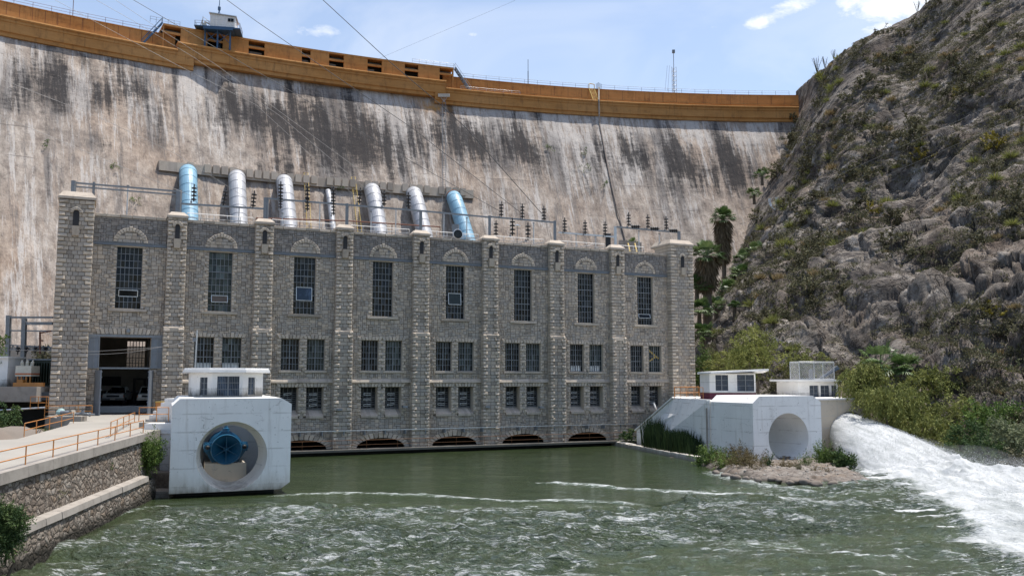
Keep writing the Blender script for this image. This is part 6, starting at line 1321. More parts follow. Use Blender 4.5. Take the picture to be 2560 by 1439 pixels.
def boulder(mb, c, r, sq=.7, n=10, seed=0):
    c = Vector(c); vs = []; fs = []; 
    for i in range(n+1):
        for k in range(n*2):
            t, p = math.pi*i/n, math.pi*k/n; d = Vector((math.sin(t)*math.cos(p), math.sin(t)*math.sin(p), math.cos(t)*sq)); vs.append(d)
    A = np.array([tuple(v) for v in vs]); k_ = 1+.35*fbm(A[:, 0]*1.3+seed*7, A[:, 1]*1.3, A[:, 2]*1.3, 4)+.18*np.round(2*fbm(A[:, 0]*.9+seed*3+5, A[:, 1]*.9, A[:, 2]*.9, 2))
    vs = [c+v*(r*float(k)) for v, k in zip(vs, k_)]; m = 2*n
    fs = [(i*m+k, (i+1)*m+k, (i+1)*m+(k+1) % m, i*m+(k+1) % m) for i in range(n) for k in range(m)]; mb.add(vs, fs)
k = 0
for (u, v, r) in ((1790, 1184, .25), (1816, 1190, .3), (1985, 1192, .3), (1960, 1186, .26), (2062, 1206, .3), (2085, 1212, .26), (2110, 1210, .3), (2140, 1212, .22), (2075, 1196, .22), (2022, 1192, .24), (1945, 1190, .22), (2098, 1200, .2), (1838, 1196, .35), (1930, 1200, .3), (1948, 1203, .22), (1965, 1196, .35), (1985, 1206, .38), (2003, 1200, .42), (2014, 1208, .33), (2028, 1205, .3), (1912, 1196, .25), (1975, 1208, .25), (2040, 1212, .3), (1895, 1202, .22), (1865, 1199, .25)):
    p = atz(u, v-3, .12); b = MB(); boulder(b, (0, 0, 0), r, .65, 9, k); o = b.build('boulder', M['rock'], None, smooth=True, fix=False); o.location = p; k += 1
    tag(o, 'grey boulder lying at the water edge of the rocky spit', 'boulder', 'boulders along the spit edge')
b = MB(); RG = random.Random(5)
for i in range(420):
    u_ = RG.uniform(1770, 2190); v_ = RG.triangular(1165, 1214, 1205); p = atz(u_, v_, .2); zz0 = spit_z(p.x, p.y)
    if zz0 > .02: boulder(b, (p.x, p.y, zz0), RG.uniform(.04, .13), .7, 4, i)
o = b.build('spit_rubble', M['rock_loose'], None, fix=False); tag(o, 'loose grey rubble strewn along the front of the spit', 'rubble', kind='stuff')
b = MB(); boulder(b, (0, 0, 0), 2.6, .62, 16, 21); o = b.build('boulder', M['rock'], None, smooth=True, fix=False); o.location = at(2, 1092, 47); o.location.z = 2.2; tag(o, 'big pale boulder at the left frame edge beside the ramp', 'boulder')
# ---------------------------------------------------------------- vegetation
rnd = random.Random(3); U = rnd.uniform
def rdir():
    while True:
        v = Vector((U(-1, 1), U(-1, 1), U(-1, 1)))
        if .05 < v.length < 1: return v.normalized()
def leaf(mb, p, d, s, w, r):
    d = d.normalized(); a = d.cross(rdir()); a = a.normalized()*w*.5 if a.length > 1e-3 else Vector((w*.5, 0, 0)); m = p+d*s*.45; mb.add([p, m+a, p+d*s, m-a], [(0, 1, 2, 3)], r)
def crown(mb, blobs, n, s, w, droop=.0, up=.2, tone=0.0):
    tot = sum(b[3]*b[4]*b[5] for b in blobs)**1.0
    for (x, y, z, rx, ry, rz) in blobs:
        k = max(10, int(n*rx*ry*rz/tot)); cl = max(4, k//26)
        for _ in range(cl):                      # sprays: little groups of leaves on a twig, spread through the volume
            d = rdir(); q = U(.35, 1.0)**.6; c = Vector((x+d.x*rx*q, y+d.y*ry*q, z+d.z*rz*q)); ax = (d+rdir()*.8+Vector((0, 0, up-droop))).normalized(); t = min(1, max(0, U(.05, .85)+tone)); L = s*U(1.5, 4.0)
            for j in range(26):
                f = U(0, 1); p = c+ax*L*f+Vector((0, 0, -droop*L*f*f))+rdir()*s*.45; leaf(mb, p, (ax*.5+rdir()+Vector((0, 0, -droop))), s*U(.6, 1.25), w*U(.7, 1.3), min(1, max(0, t+U(-.18, .18))))
def limbs(mb, base, top, r, blobs):
    base, top = Vector(base), Vector(top); mid = base.lerp(top, .5)+Vector((U(-.2, .2), U(-.2, .2), 0)); mb.tube([base, mid, top], [r, r*.75, r*.5], 7)
    for (x, y, z, rx, ry, rz) in blobs[:9]:
        e = Vector((x, y, z)); s = base.lerp(top, U(.45, 1)); mb.tube([s, s.lerp(e, .5)+Vector((0, 0, U(0, .3))), e], [r*.45, r*.3, r*.08], 5)
def tree(label, cat, group, c, rx, rz, mat, n=2600, s=.28, w=.09, droop=.4, ground=None, nb=7, name='bushy_tree', tone=0.0):
    t = thing(name, label, cat, (c.x, c.y, ground), 0, group); bl = []
    for i in range(nb):
        d = rdir(); k = U(.38, .62); bl.append((d.x*rx*.62, d.y*rx*.5, d.z*rz*.62+(c.z-ground), rx*k, rx*k, rz*k*U(.8, 1.1)))
    m = MB(); crown(m, bl, n, s, w, droop, tone=tone); m.build('crown', mat, t, fix=False)
    m = MB(); limbs(m, (0, 0, -.3), (U(-.2, .2), 0, (c.z-ground)*.8), max(.06, rx*.05), bl); m.build('trunk', M['bark'], t); return t
def tpx(label, u, v, Y, rpx, hpx, mat, gz, **k): c = at(u, v, Y); return tree(label, k.pop('cat', 'tree'), k.pop('group', 'trees and bushes on the right bank'), c, rpx/F*Y, hpx/F*Y, M[mat], ground=gz, **k)
tpx('tall olive green willow behind the maroon based hut', 1893, 885, 84, 64, 62, 'leaf_olive', 4.5, n=6000, s=.32, tone=.12)
tpx('low yellowish bush between powerhouse corner and maroon based hut', 1808, 905, 90, 52, 32, 'leaf_olive', 5.5, n=2400, tone=.1)
tpx('bright green slender tree against the far powerhouse corner', 1748, 905, 96, 22, 56, 'leaf_green', 3, n=2000)
tpx('olive bush behind the mesh cage', 2012, 905, 86, 48, 36, 'leaf_olive', 6, n=2400)
tpx('feathery olive willow hanging over the rust stained outlet wall', 2165, 955, 71.5, 66, 56, 'leaf_olive', 4.3, n=8000, s=.28, w=.075, droop=.9, nb=11)
tpx('drooping willow spray just above the white jet mouth', 2215, 985, 68.3, 58, 36, 'leaf_olive', 2.5, n=5200, s=.28, w=.07, droop=1.0)
tpx('broad green willow above the middle of the jet', 2270, 1000, 73, 78, 66, 'leaf_olive', 3, n=9000, s=.28, w=.075, droop=.9, nb=10, tone=-.08)
tpx('tall green bush under the fan palm on the right bank', 2335, 975, 77, 74, 66, 'leaf_olive', 4, n=6500, tone=-.08)
tpx('low willow drooping toward the jet where it bends down', 2300, 1078, 68, 84, 52, 'leaf_olive', 1, n=8500, s=.27, w=.07, droop=.9, nb=9)
tpx('round grey green tree high on the right bank', 2440, 945, 80, 88, 78, 'leaf_grey', 5, n=7500, s=.24, w=.10, droop=.1, nb=9)
tpx('grey green tree at the right frame edge', 2540, 985, 77, 76, 82, 'leaf_grey', 4, n=6500, s=.24, w=.10, droop=.1, nb=9, tone=-.1)
tpx('bright green leafy shrub amid the willows near the splash', 2478, 1062, 68, 64, 52, 'leaf_green', 1.5, n=5000, s=.3, w=.1, droop=.1)
tpx('dark green bush close above the splash', 2420, 1118, 63.5, 66, 50, 'leaf_dark', .8, n=3800, tone=.15)
tpx('olive bush leaning over the splash at the bank edge', 2365, 1122, 64.5, 52, 40, 'leaf_olive', .5, n=3600, s=.3, w=.06, droop=.8)
tpx('grey green bush at the water edge by the right frame edge', 2515, 1122, 61.5, 66, 56, 'leaf_grey', .5, n=5200, droop=.2)
tpx('low brown green bush at the lower right frame edge', 2570, 1080, 66, 46, 60, 'leaf_scrub', 1, n=3000)
tpx('low dark bush touching the white water at the bank edge', 2470, 1155, 60.2, 58, 34, 'leaf_dark', .2, n=4200, droop=.1, tone=.05)
tpx('grey brown bush lowest at the right frame edge by the splash', 2555, 1150, 58.5, 44, 40, 'leaf_scrub', .2, n=3200)
tpx('olive willow between the grey tree and the jet willows', 2385, 1035, 71, 68, 56, 'leaf_olive', 2, n=6000, s=.27, w=.07, droop=.7)
# near shrubs
NS = 'small shrubs beside the water'
tpx('bright upright shrub growing from the rubble wall end', 372, 1150, 46.4, 28, 46, 'leaf_green', 1.2, n=5200, s=.16, w=.035, droop=-.5, cat='shrub', group=NS, name='shrub', nb=8)
tpx('small pale weed on the wall ledge left of the bright shrub', 326, 1172, 45.0, 12, 20, 'leaf_green', 1.3, n=700, s=.12, w=.03, droop=-.4, cat='shrub', group=NS, name='shrub')
tpx('dark green shrub hanging on the wall at the lower left frame edge', 12, 1330, 27.0, 44, 62, 'leaf_dark', .3, n=9000, s=.11, w=.03, droop=.1, cat='shrub', group=NS, name='shrub', nb=9, tone=.15)
tpx('thin green vine clinging to the rubble wall mid way', 258, 1172, 40.6, 9, 34, 'leaf_dark', 1.5, n=500, s=.10, w=.05, cat='shrub', group=NS, name='shrub', tone=.3)
tpx('sparse dry weed on the wall ledge nearer the frame edge', 128, 1255, 34.0, 12, 22, 'leaf_scrub', 1.2, n=350, s=.10, w=.03, droop=-.3, cat='shrub', group=NS, name='shrub', tone=.3)
tpx('bright green bush where the white sill meets the spit', 1776, 1148, 64.5, 30, 22, 'leaf_green', .1, n=2200, s=.2, w=.06, droop=-.1, cat='shrub', group=NS, name='shrub', tone=.1)
tpx('yellow green tuft at the left tip of the spit', 1812, 1163, 61, 22, 15, 'leaf_green', .1, n=1400, s=.18, w=.05, droop=-.2, cat='shrub', group=NS, name='shrub', tone=.2)
tpx('wide brown dry weed mound in front of the right outlet block', 1880, 1170, 59.6, 60, 38, 'leaf_brown', .2, n=4600, s=.17, w=.035, droop=-.3, cat='shrub', group=NS, name='shrub', nb=10)
tpx('brown weeds behind the wide mound against the outlet block', 1832, 1156, 61.8, 48, 28, 'leaf_brown', .2, n=3600, s=.17, w=.035, droop=-.3, cat='shrub', group=NS, name='shrub', tone=-.15)
tpx('narrow dark plant at the left rim of the empty bore', 1921, 1163, 61, 8, 20, 'leaf_dark', .3, n=600, s=.16, w=.05, droop=-.3, cat='shrub', group=NS, name='shrub')
tpx('grassy green bush at the right corner of the outlet block', 2060, 1150, 62, 18, 24, 'leaf_green', .3, n=2400, s=.22, w=.04, droop=-.5, cat='shrub', group=NS, name='shrub', tone=-.05)
tpx('round dark leafy bush under the white jet', 2102, 1158, 61, 22, 20, 'leaf_dark', .3, n=3200, s=.17, w=.09, droop=-.1, cat='shrub', group=NS, name='shrub', tone=.18, nb=9)
tpx('low grassy patch on the spit below the empty bore', 1968, 1172, 60, 26, 11, 'leaf_brown', .3, n=1300, s=.15, w=.03, droop=-.4, cat='shrub', group=NS, name='shrub', tone=.1)
tpx('green tuft on the spit just right of the empty bore', 2022, 1164, 61, 16, 13, 'leaf_green', .3, n=900, s=.16, w=.03, droop=-.4, cat='shrub', group=NS, name='shrub')
tpx('small brown tuft on the bare rock of the spit', 2054, 1186, 57, 22, 8, 'leaf_brown', .3, n=500, s=.15, w=.03, droop=-.4, cat='shrub', group=NS, name='shrub')
tpx('tiny green sprig among the spit boulders', 1998, 1180, 58, 6, 9, 'leaf_scrub', .3, n=160, s=.12, w=.03, droop=-.4, cat='shrub', group=NS, name='shrub')
tpx('small green bush at the powerhouse end of the walkway', 1566, 1085, 83, 14, 14, 'leaf_dark', .4, n=700, s=.2, w=.08, cat='shrub', group=NS, name='shrub', tone=.2)
tpx('green shrub at the left frame edge before the gantry', -6, 865, 66, 20, 32, 'leaf_green', 5.5, n=1500, s=.22, w=.08, cat='shrub', group=NS, name='shrub')
tpx('green bush on the terrace wall beside the tower', 105, 880, 78, 26, 12, 'leaf_scrub', 7, n=900, s=.22, w=.08, cat='shrub', group=NS, name='shrub', tone=.2)
tpx('leafy shrub in the pit beside the undercroft', 12, 1040, 60, 24, 22, 'leaf_dark', 2.4, n=1300, s=.2, w=.1, cat='shrub', group=NS, name='shrub', tone=.25)
tpx('small bush on the roof edge wall near the far tower', 1578, 603, 92, 14, 9, 'leaf_green', 17.5, n=500, s=.2, w=.06, cat='shrub', group=NS, name='shrub')
for u, v, s_, d in ((118, 357, 9, 'high left above the crack'), (283, 415, 9, 'above the big corner tower'), (340, 500, 6, 'left of the sky blue penstock'), (1513, 458, 11, 'beside the long drain pipe'), (1370, 372, 7, 'mid wall left of the drain pipe'), (1460, 378, 6, 'mid wall beside the drain pipe, higher'), (1462, 416, 7, 'mid wall beside the drain pipe, lower'), (860, 470, 9, 'just right of the thin penstock')):
    p = dam_hit(u, v, .3); t = thing('wall_weed', 'small weed rooted in the dam face '+d, 'weed', p, 0, 'weeds rooted in the dam'); m = MB(); r = s_/F*p.y; crown(m, [(0, -.2, 0, r, r, r*.7)], 160, .3, .08, .3); m.build('leaves', M['leaf_green'], t, fix=False); m = MB(); m.tube([(0, .3, 0), (0, -.2, .1)], .05, 5); m.build('stem', M['bark'], t)
# palms
def fan_palm(label, c, r, trunk_h, skirt, tr=.3, fronds=34, group='fan palms', low=-.35, mat='palm'):
    t = thing('fan_palm', label, 'palm', (c.x, c.y, c.z-trunk_h), 0, group); m = MB(); dead = MB(); C = Vector((0, 0, trunk_h))
    def frond(mb, el, az, L, rr, sag):
        d = Vector((math.cos(az)*math.cos(el), math.sin(az)*math.cos(el), math.sin(el))); tip = C+d*L*.5; mb.tube([C, tip], [.035, .02], 3, r=rr)
        side = d.cross(Vector((0, 0, 1))); side = side.normalized() if side.length > .05 else Vector((1, 0, 0)); upv = side.cross(d)
        for k in range(15):
            a = (k-7)/7*1.35; q = (d*math.cos(a)+side*math.sin(a)+upv*U(-.08, .08)).normalized(); l = L*.55*(1-.25*abs(a)/1.35)*U(.88, 1.08)
            e = tip+q*l*.6; e2 = tip+q*l+Vector((0, 0, -sag*l*.55)); wv = q.cross(upv).normalized()*L*.03; rv = min(1, max(0, rr+U(-.12, .12))); mb.add([tip, e+wv, e2, e-wv], [(0, 1, 2, 3)], rv)
    for i in range(fronds):
        frond(m, U(low, 1.35), U(0, 6.283), r*U(.85, 1.1), U(.15, .95), U(.15, .7))
    m.build('crown', M[mat], t, fix=False)
    if skirt:
        for i in range(int(90*skirt)):
            f = U(0, 1); az = U(0, 6.283); rr = tr+(.55*r)*(1-f)**.6*U(.6, 1); z0 = trunk_h-f*skirt; p = Vector((math.cos(az)*rr*.6, math.sin(az)*rr*.6, z0)); d = Vector((math.cos(az)*.4, math.sin(az)*.4, -1))
            for _ in range(7): leaf(dead, p+rdir()*.15, d+rdir()*.35, r*U(.4, .75), .13, U(0, 1))
        dead.build('dead_skirt', M['palm_dead'], t, fix=False)
    if trunk_h > .3: m = MB(); m.tube([(0, 0, -.5), (0, 0, trunk_h*.5), C], [tr*1.2, tr, tr*.9], 9); m.build('trunk', M['bark'], t)
    return t
c = at(1807, 548, 138); fan_palm('tall fan palm with a long skirt of dead fronds against the dam', c, 2.3, 10.5, 6.2, .3, 44)
c = at(1766, 640, 112); fan_palm('fan palm with pale crown rising beside the far powerhouse tower', c, 2.5, 11, 3.6, .55, 44)
for (u, v, Y, r, d) in ((1742, 722, 112, 2.2, 'dark fan palm crowding the powerhouse corner below the pale crown'), (1748, 782, 110, 2.3, 'dark fan palm low behind the powerhouse corner, mid height'), (1758, 838, 108, 2.0, 'dark fan palm lowest behind the powerhouse corner'), (1822, 732, 128, 2.4, 'dark fan palm right of the tall palm trunk'), (1856, 690, 132, 2.3, 'dark fan palm on the slope right of the tall palm'), (1892, 632, 136, 2.2, 'dark fan palm highest on the slope right of the tall palm'), (1858, 650, 140, 2.0, 'dark fan palm half hidden between slope and tall palm'), (1790, 770, 118, 2.0, 'dark fan palm at the foot of the tall palm trunk'),
                     (1836, 768, 112, 1.1, 'small bright yucca like palm on the pale rock'), (1905, 440, 162, 1.9, 'small palm at the hill edge beside the dam, higher'), (1885, 487, 158, 1.7, 'small palm at the hill edge beside the dam, lower'), (2200, 915, 81, 2.6, 'broad fan palm above the willows on the right bank'), (2258, 930, 80, 2.1, 'fan palm right of the broad palm above the willows')):
    fan_palm(d, at(u, v, Y), r, 1.2, 0, .25, 30, low=-.2 if r > 1.5 else .1)
# reeds: one bed, nobody could count them
m = MB(); ra, rb = at(1650, 1110, 78.5), at(1772, 1130, 70.2)
for i in range(4200):
    f = U(0, 1)**.9; p = ra.lerp(rb, f)+Vector((U(-1.6, .9), U(-1.2, .5), 0)); p.z = .05; hgt = (3.1-1.1*f)*U(.65, 1.0)*(.90+.12*math.sin(f*9+1.0))
    d = Vector((U(-.16, .16), U(-.12, .12), 1)).normalized(); w = Vector((U(.02, .045), U(-.02, .02), 0)); e = p+d*hgt; mid = p+d*hgt*.6+Vector((0, 0, 0)); e = e+Vector((U(-.25, .25), 0, -.05)); r = U(0, 1)*.8
    m.add([p-w, p+w, mid+w*.8, mid-w*.8, e], [(0, 1, 2, 3), (3, 2, 4)], r)
o = m.build('reeds', M['reed'], None, fix=False); tag(o, 'dense dark green reeds in front of the white wing wall', 'reeds', kind='stuff')
# pit grass
m = MB()
for i in range(1500):
    p = at(U(-20, 75), U(1040, 1062), 56); p.z = 2.3; p.y += U(-4, 4); e = p+Vector((U(-.2, .2), U(-.2, .2), U(.3, .75))); w = Vector((.02, .01, 0)); m.add([p-w, p+w, e], [(0, 1, 2)], U(0, 1))
o = m.build('pit_grass', M['leaf_green'], None, fix=False); tag(o, 'bright grass in the pit beside the undercroft', 'grass', kind='stuff')
# ------------------------------------------------ scrub on the canyon slope
def hill_pt(i, j): return Vector(HP[i, j]), Vector(HN[i, j])
def visible_uv(p):
    d = p-CAM; zc = cp_*d.y+sp_*d.z; yc = -sp_*d.y+cp_*d.z; return 1280+F*d.x/zc, 719.5-F*yc/zc
def shrub_master(kind):
    t = thing(kind, 'x', 'shrub'); m = MB()
    if kind in ('hill_shrub', 'flowering_shrub'):
        bl = [(U(-.45, .45), U(-.45, .45), U(.25, .7), U(.4, .6), U(.4, .6), U(.3, .5)) for _ in range(6)]; crown(m, bl, 620, .16, .10, .0, .4)
        m.build('foliage', M['leaf_scrub' if kind == 'hill_shrub' else 'leaf_yellow'], t, fix=False); m = MB(); m.tube([(0, 0, -.4), (0, 0, .5)], .07, 5); m.build('stem', M['bark'], t)
    elif kind == 'sotol':
        for i in range(150): d = rdir(); d.z = abs(d.z)*.9+.08; leaf(m, Vector((0, 0, .15)), d, U(.7, 1.1), .05, U(.2, 1))
        m.build('blades', M['leaf_olive'], t, fix=False); m = MB(); m.tube([(0, 0, -.3), (0, 0, .2)], .12, 6); m.build('stem', M['bark'], t)
    elif kind == 'dry_tuft':
        for i in range(170): d = Vector((U(-.8, .8), U(-.8, .8), 1)); leaf(m, Vector((U(-.4, .4), U(-.4, .4), 0)), d, U(.4, .8), .05, U(0, 1))
        m.build('blades', M['leaf_dry'], t, fix=False); m = MB(); m.tube([(0, 0, -.3), (0, 0, .1)], .1, 5); m.build('root', M['bark'], t)
    elif kind == 'ocotillo':
        for i in range(9): d = Vector((U(-.4, .4), U(-.3, .3), 1)).normalized(); m.tube([(0, 0, -.3), tuple(d*1.2), tuple(d*2.6+Vector((d.x*.3, 0, 0)))], [.05, .04, .02], 4, r=.3)
        m.build('stalks', M['leaf_scrub'], t, fix=False); m = MB()
        for i in range(120): d = Vector((U(-.4, .4), U(-.3, .3), 1)).normalized(); leaf(m, d*U(.5, 2.4), rdir(), .12, .05, U(.3, 1))
        m.build('leaves', M['leaf_scrub'], t, fix=False)
    return t
pool = []
for _ in range(60000):
    i, j = rnd.randrange(20, int(NRW*.70)), rnd.randrange(3, NCL-1); p, n = hill_pt(i, j); u, v = visible_uv(p)
    if not (1740 < u < 2600 and -40 < v < 1000) or (u < 2045 and v < 300): continue
    pool.append((p, n, u, v, fbm(np.array([p.x*.12]), np.array([p.z*.12]), p.y*.1, 3)[0]))
    if len(pool) > 14000: break
SP = [('hill_shrub', 5, 170, (1.0, 2.3), 'bushy dull green shrub clinging to the rocky canyon slope', 'green shrubs on the canyon slope'), ('sotol', 2, 80, (1.0, 1.7), 'spiky pale green sotol rosette on the rocky canyon slope', 'sotol rosettes on the canyon slope'),
      ('dry_tuft', 2, 60, (.9, 1.6), 'tuft of straw coloured dry grass on the rocky canyon slope', 'dry grass tufts on the canyon slope')]
used = []; pi = 0
for kind, nm, cnt, (s0, s1), lab, grp in SP:
    ms = [shrub_master(kind) for _ in range(nm)]; k = 0
    while k < cnt and pi < len(pool):
        p, n, u, v, d = pool[pi]; pi += 1
        if d < -.12 or any((p-q).length < 1.6 for q in used): continue
        used.append(p); o = ms[k] if k < nm else copy_tree(ms[k % nm]); s = U(s0, s1)*(.75+.0045*(p.y-60))*(1 if v > 120+.0*u else .7); o.location = p-n*.1; o.rotation_euler = (0, 0, U(0, 6.28)); o.scale = (s, s, s*U(.75, 1.05)); o['label'] = lab; o['group'] = grp; k += 1
def place(kind, lst, grp):
    ms = shrub_master(kind)
    for k, (u, v, s, lab) in enumerate(lst):
        best = min(pool, key=lambda q: (q[2]-u)**2+(q[3]-v)**2); o = ms if k == 0 else copy_tree(ms); o.location = best[0]; o.scale = (s, s, s*.8); o.rotation_euler = (0, 0, U(0, 6)); o['label'] = lab; o['group'] = grp
place('flowering_shrub', [(2500, 375, 2.2, 'yellow flowering shrub highest at the right frame edge'), (2305, 395, 1.7, 'yellow green flowering shrub in the middle of the slope'), (2178, 530, 1.5, 'small orange yellow shrub on the slope beside the dark ledge'), (2400, 240, 1.4, 'yellowish shrub on the upper slope'), (2490, 800, 1.5, 'yellow green shrub above the grey right bank tree')], 'yellow flowering shrubs on the canyon slope')
ridge = []
for u_, s, lab in ((2043, 1.35, 'tall bare ocotillo on the skyline nearest the dam'), (2062, 1.0, 'shorter ocotillo beside the tall one on the skyline'), (2085, .8, 'thin ocotillo half way up the skyline'), (2292, .9, 'ocotillo on the upper skyline'), (2316, .8, 'ocotillo highest on the skyline')):
    j = min(range(5, NCL), key=lambda j: abs(min((visible_uv(Vector(HP[i, j])) for i in range(int(NRW*.4), NRW-20, 6)), key=lambda q: q[1])[0]-u_)); i = min(range(int(NRW*.4), NRW-20), key=lambda i: visible_uv(Vector(HP[i, j]))[1]); ridge.append((Vector(HP[i, j]), s, lab))
ms = shrub_master('ocotillo')
for k, (p, s, lab) in enumerate(ridge): o = ms if k == 0 else copy_tree(ms); o.location = p; o.scale = (s,)*3; o.rotation_euler = (0, 0, k*1.3); o['label'] = lab; o['group'] = 'ocotillos on the skyline'
for o in (ms,): pass
# uncountable low ground cover between them
m = MB(); k = 0
for (p, n, u, v, d) in pool[pi:]:
    dens = .46+1.9*d+(.15 if v > 600 else 0)
    if U(0, 1) > dens: continue
    sz = U(.25, .60)*(1 if U(0, 1) < .85 else 1.9); t0 = U(0, .75); nl = int(26+26*(sz > .8))
    for j in range(nl):
        d = rdir(); c = p+n*.1+Vector((d.x*sz, d.y*sz, abs(d.z)*sz*.8))*U(.6, 1); leaf(m, c, rdir()+d+Vector((0, 0, .4)), U(.14, .34), U(.06, .13), min(1, t0+U(0, .25)))
    k += 1
    if k > 7800: break
o = m.build('hillside_scrub', M['leaf_scrub'], None, fix=False); tag(o, 'low patchy scrub covering the rocky canyon slope', 'scrub', kind='stuff')
p = at(1941, 522, 146); best = min(pool, key=lambda q: (q[2]-1941)**2+(q[3]-522)**2); p = best[0]+best[1]*.6; t = thing('torn_banner', 'torn white banner strips caught on the rocks above the palms', 'banner', p); m = MB()
for (x0, z0, x1, z1, w) in ((-.9, 1.6, -.5, .2, .5), (-.5, .2, .3, -.5, .35), (.5, 1.9, .6, -.4, .6), (-.9, .9, .2, .7, .25)):
    m.add([p+Vector((x0, -.2, z0)), p+Vector((x0+w, -.3, z0+.1)), p+Vector(((x0+x1)/2+w*.8, -.15, (z0+z1)/2)), p+Vector((x1+w*.7, -.35, z1)), p+Vector((x1, -.3, z1-.1)), p+Vector(((x0+x1)/2-.1, -.1, (z0+z1)/2))], [(0, 1, 2, 5), (5, 2, 3, 4)])
m.build('strips', M['cloth'], t, world=True, fix=False); m = MB(); m.tube([p+Vector((-.9, -.1, 1.7)), p+Vector((1.2, -.1, 2.0))], .02, 4); m.build('cord', M['cable'], t, world=True)
# ---------------------------------------------------------------- river
aa = np.linspace(-.80, .86, 760); yy = np.concatenate([np.exp(np.linspace(math.log(8.5), math.log(62), 400)), np.linspace(62.3, 98, 80)])
AA, YW = np.meshgrid(aa, yy); XW = AA*YW
def seg_d(pts, taper=0):
    d = np.full(XW.shape, 1e9); tb = np.zeros(XW.shape); n = len(pts)-1
    for i in range(n):
        (x0, y0), (x1, y1) = pts[i], pts[i+1]; ex, ey = x1-x0, y1-y0; t = np.clip(((XW-x0)*ex+(YW-y0)*ey)/(ex*ex+ey*ey), 0, 1); q = np.hypot(XW-x0-t*ex, YW-y0-t*ey); tb = np.where(q < d, (i+t)/n, tb); d = np.minimum(d, q)
    return d, tb
zpx = lambda L: [(atz(u, v, 0).x, atz(u, v, 0).y) for u, v in L]
foam = np.zeros(XW.shape); chop = np.zeros(XW.shape); hum = np.zeros(XW.shape)
bx = 1.2*fbm(XW*.22, YW*.3, 3, 3)
def streak(L, w, amp, hump=.1):
    global foam, hum
    d, t = seg_d(zpx(L)); d = np.abs(d+bx*.5*w); k = np.exp(-(d/w)**2)*np.clip(np.sin(np.clip(t, .02, .98)*math.pi)*3, 0, 1); foam = np.maximum(foam, amp*k); hum = np.maximum(hum, (.6+.8*np.clip(fbm(XW*1.3, YW*1.6, 4, 3)+.3, 0, 1))*hump*np.exp(-(d/(w*1.3))**2)*np.clip(np.sin(t*math.pi)*3, 0, 1))
streak([(1325, 1205), (1450, 1212), (1560, 1222), (1750, 1233), (1930, 1241), (2080, 1246)], .50, .85, .13)
streak([(640, 1243), (760, 1235), (900, 1233), (1100, 1240), (1280, 1253), (1450, 1252), (1560, 1258), (1640, 1266)], .32, .6, .09)
streak([(1340, 1252), (1400, 1250), (1470, 1253)], .4, .8, .12); streak([(1770, 1176), (1830, 1196), (1900, 1208), (1990, 1222), (2100, 1228)], .7, .85, .1)
streak([(1900, 1260), (2050, 1268), (2200, 1272)], .4, .7, .15); streak([(1920, 1282), (2000, 1290), (2100, 1298)], .4, .8, .15); streak([(1720, 1260), (1850, 1255), (1960, 1262)], .35, .6, .1)
streak([(1560, 1325), (1680, 1330), (1800, 1335), (1920, 1342)], .25, .6, .12); streak([(860, 1345), (960, 1360), (1060, 1352), (1200, 1362)], .25, .55, .12); streak([(2350, 1380), (2390, 1388), (2420, 1392)], .3, .8, .25)
streak([(1040, 1342), (1110, 1336), (1150, 1345)], .22, .6, .08); streak([(640, 1290), (720, 1275), (800, 1290)], .6, .62, .15); streak([(560, 1310), (660, 1300), (780, 1315)], .5, .55, .12); streak([(820, 1300), (920, 1292), (1000, 1300)], .4, .5, .12)
streak([(330, 1330), (420, 1315), (560, 1308)], .3, .5, .12); streak([(100, 1425), (250, 1400), (400, 1395)], .25, .5, .1); streak([(740, 1410), (850, 1402), (960, 1412)], .25, .5, .14); streak([(1280, 1420), (1420, 1410), (1500, 1420)], .2, .4, .14); streak([(250, 1240+60), (330, 1275), (430, 1262)], .3, .45, .1)
# broken water in front of the calm pool
lim = np.interp(AA, [(u-1280)/F for u in (200, 430, 640, 900, 1280, 1640, 1760, 2100, 2600)], [36, 44, 44.5, 46, 44.2, 43.8, 52, 56, 60])
chop = np.clip((lim-YW)/2.5+bx*.6, 0, 1); lull = np.clip(fbm(XW*.10, YW*.16, 8, 3)*1.6+.70, .55, 1.0); chop = chop*lull
crest = ridged(XW*.20+bx, YW*.72+.3*bx, 12, 4); pat = np.clip((crest-.42)*2.2, 0, 1)*np.clip(fbm(XW*.10, YW*.22, 15, 2)*2.2+.55, 0, 1); crest2 = ridged(XW*.38+.6*bx+3, YW*1.30, 22, 4); pat2 = np.clip((crest2-.45)*2.2, 0, 1)*np.clip(fbm(XW*.16, YW*.30, 25, 2)*2.4+.45, 0, 1); foam = np.maximum(foam, chop*(.14+.66*pat+.46*pat2))
left = np.clip(1-np.abs(AA+.22)/.16, 0, 1)*np.clip((44-YW)/3, 0, 1)*np.clip((YW-30)/5, 0, 1); foam = np.maximum(foam, left*(.20+.5*pat))
# the boiling white apron under the jet
edge = zpx([(2150, 1178), (2200, 1196), (2262, 1228), (2310, 1265), (2345, 1296), (2430, 1335), (2490, 1390), (2560, 1450), (2700, 1600)]); ex = np.array(edge); far = [(60, 20), (60, 70), (33, 70), (26, 67)]
bd = inside_dist(XW+1.5*fbm(XW*.45, YW*.45, 1, 4), YW+1.5*fbm(XW*.45+7, YW*.45, 1, 4), np.array(list(map(tuple, ex))+far))
apron = np.clip(bd/2.0+.22, 0, 1); foam = np.maximum(foam, np.clip(apron*1.25, 0, 1.25)); chop = np.maximum(chop, np.clip(apron*2, 0, 1))
near = np.clip((bd+5)/5, 0, 1)*(bd <= 0); foam = np.maximum(foam, near*(.12+.3*pat))
ZW = chop*(.34*fbm(XW*.26, YW*.60, 1, 2)+.34*(crest-.25)+.20*fbm(XW*1.0, YW*1.8, 4, 4))+hum+.02*fbm(XW*.8, YW*1.3, 2, 3)
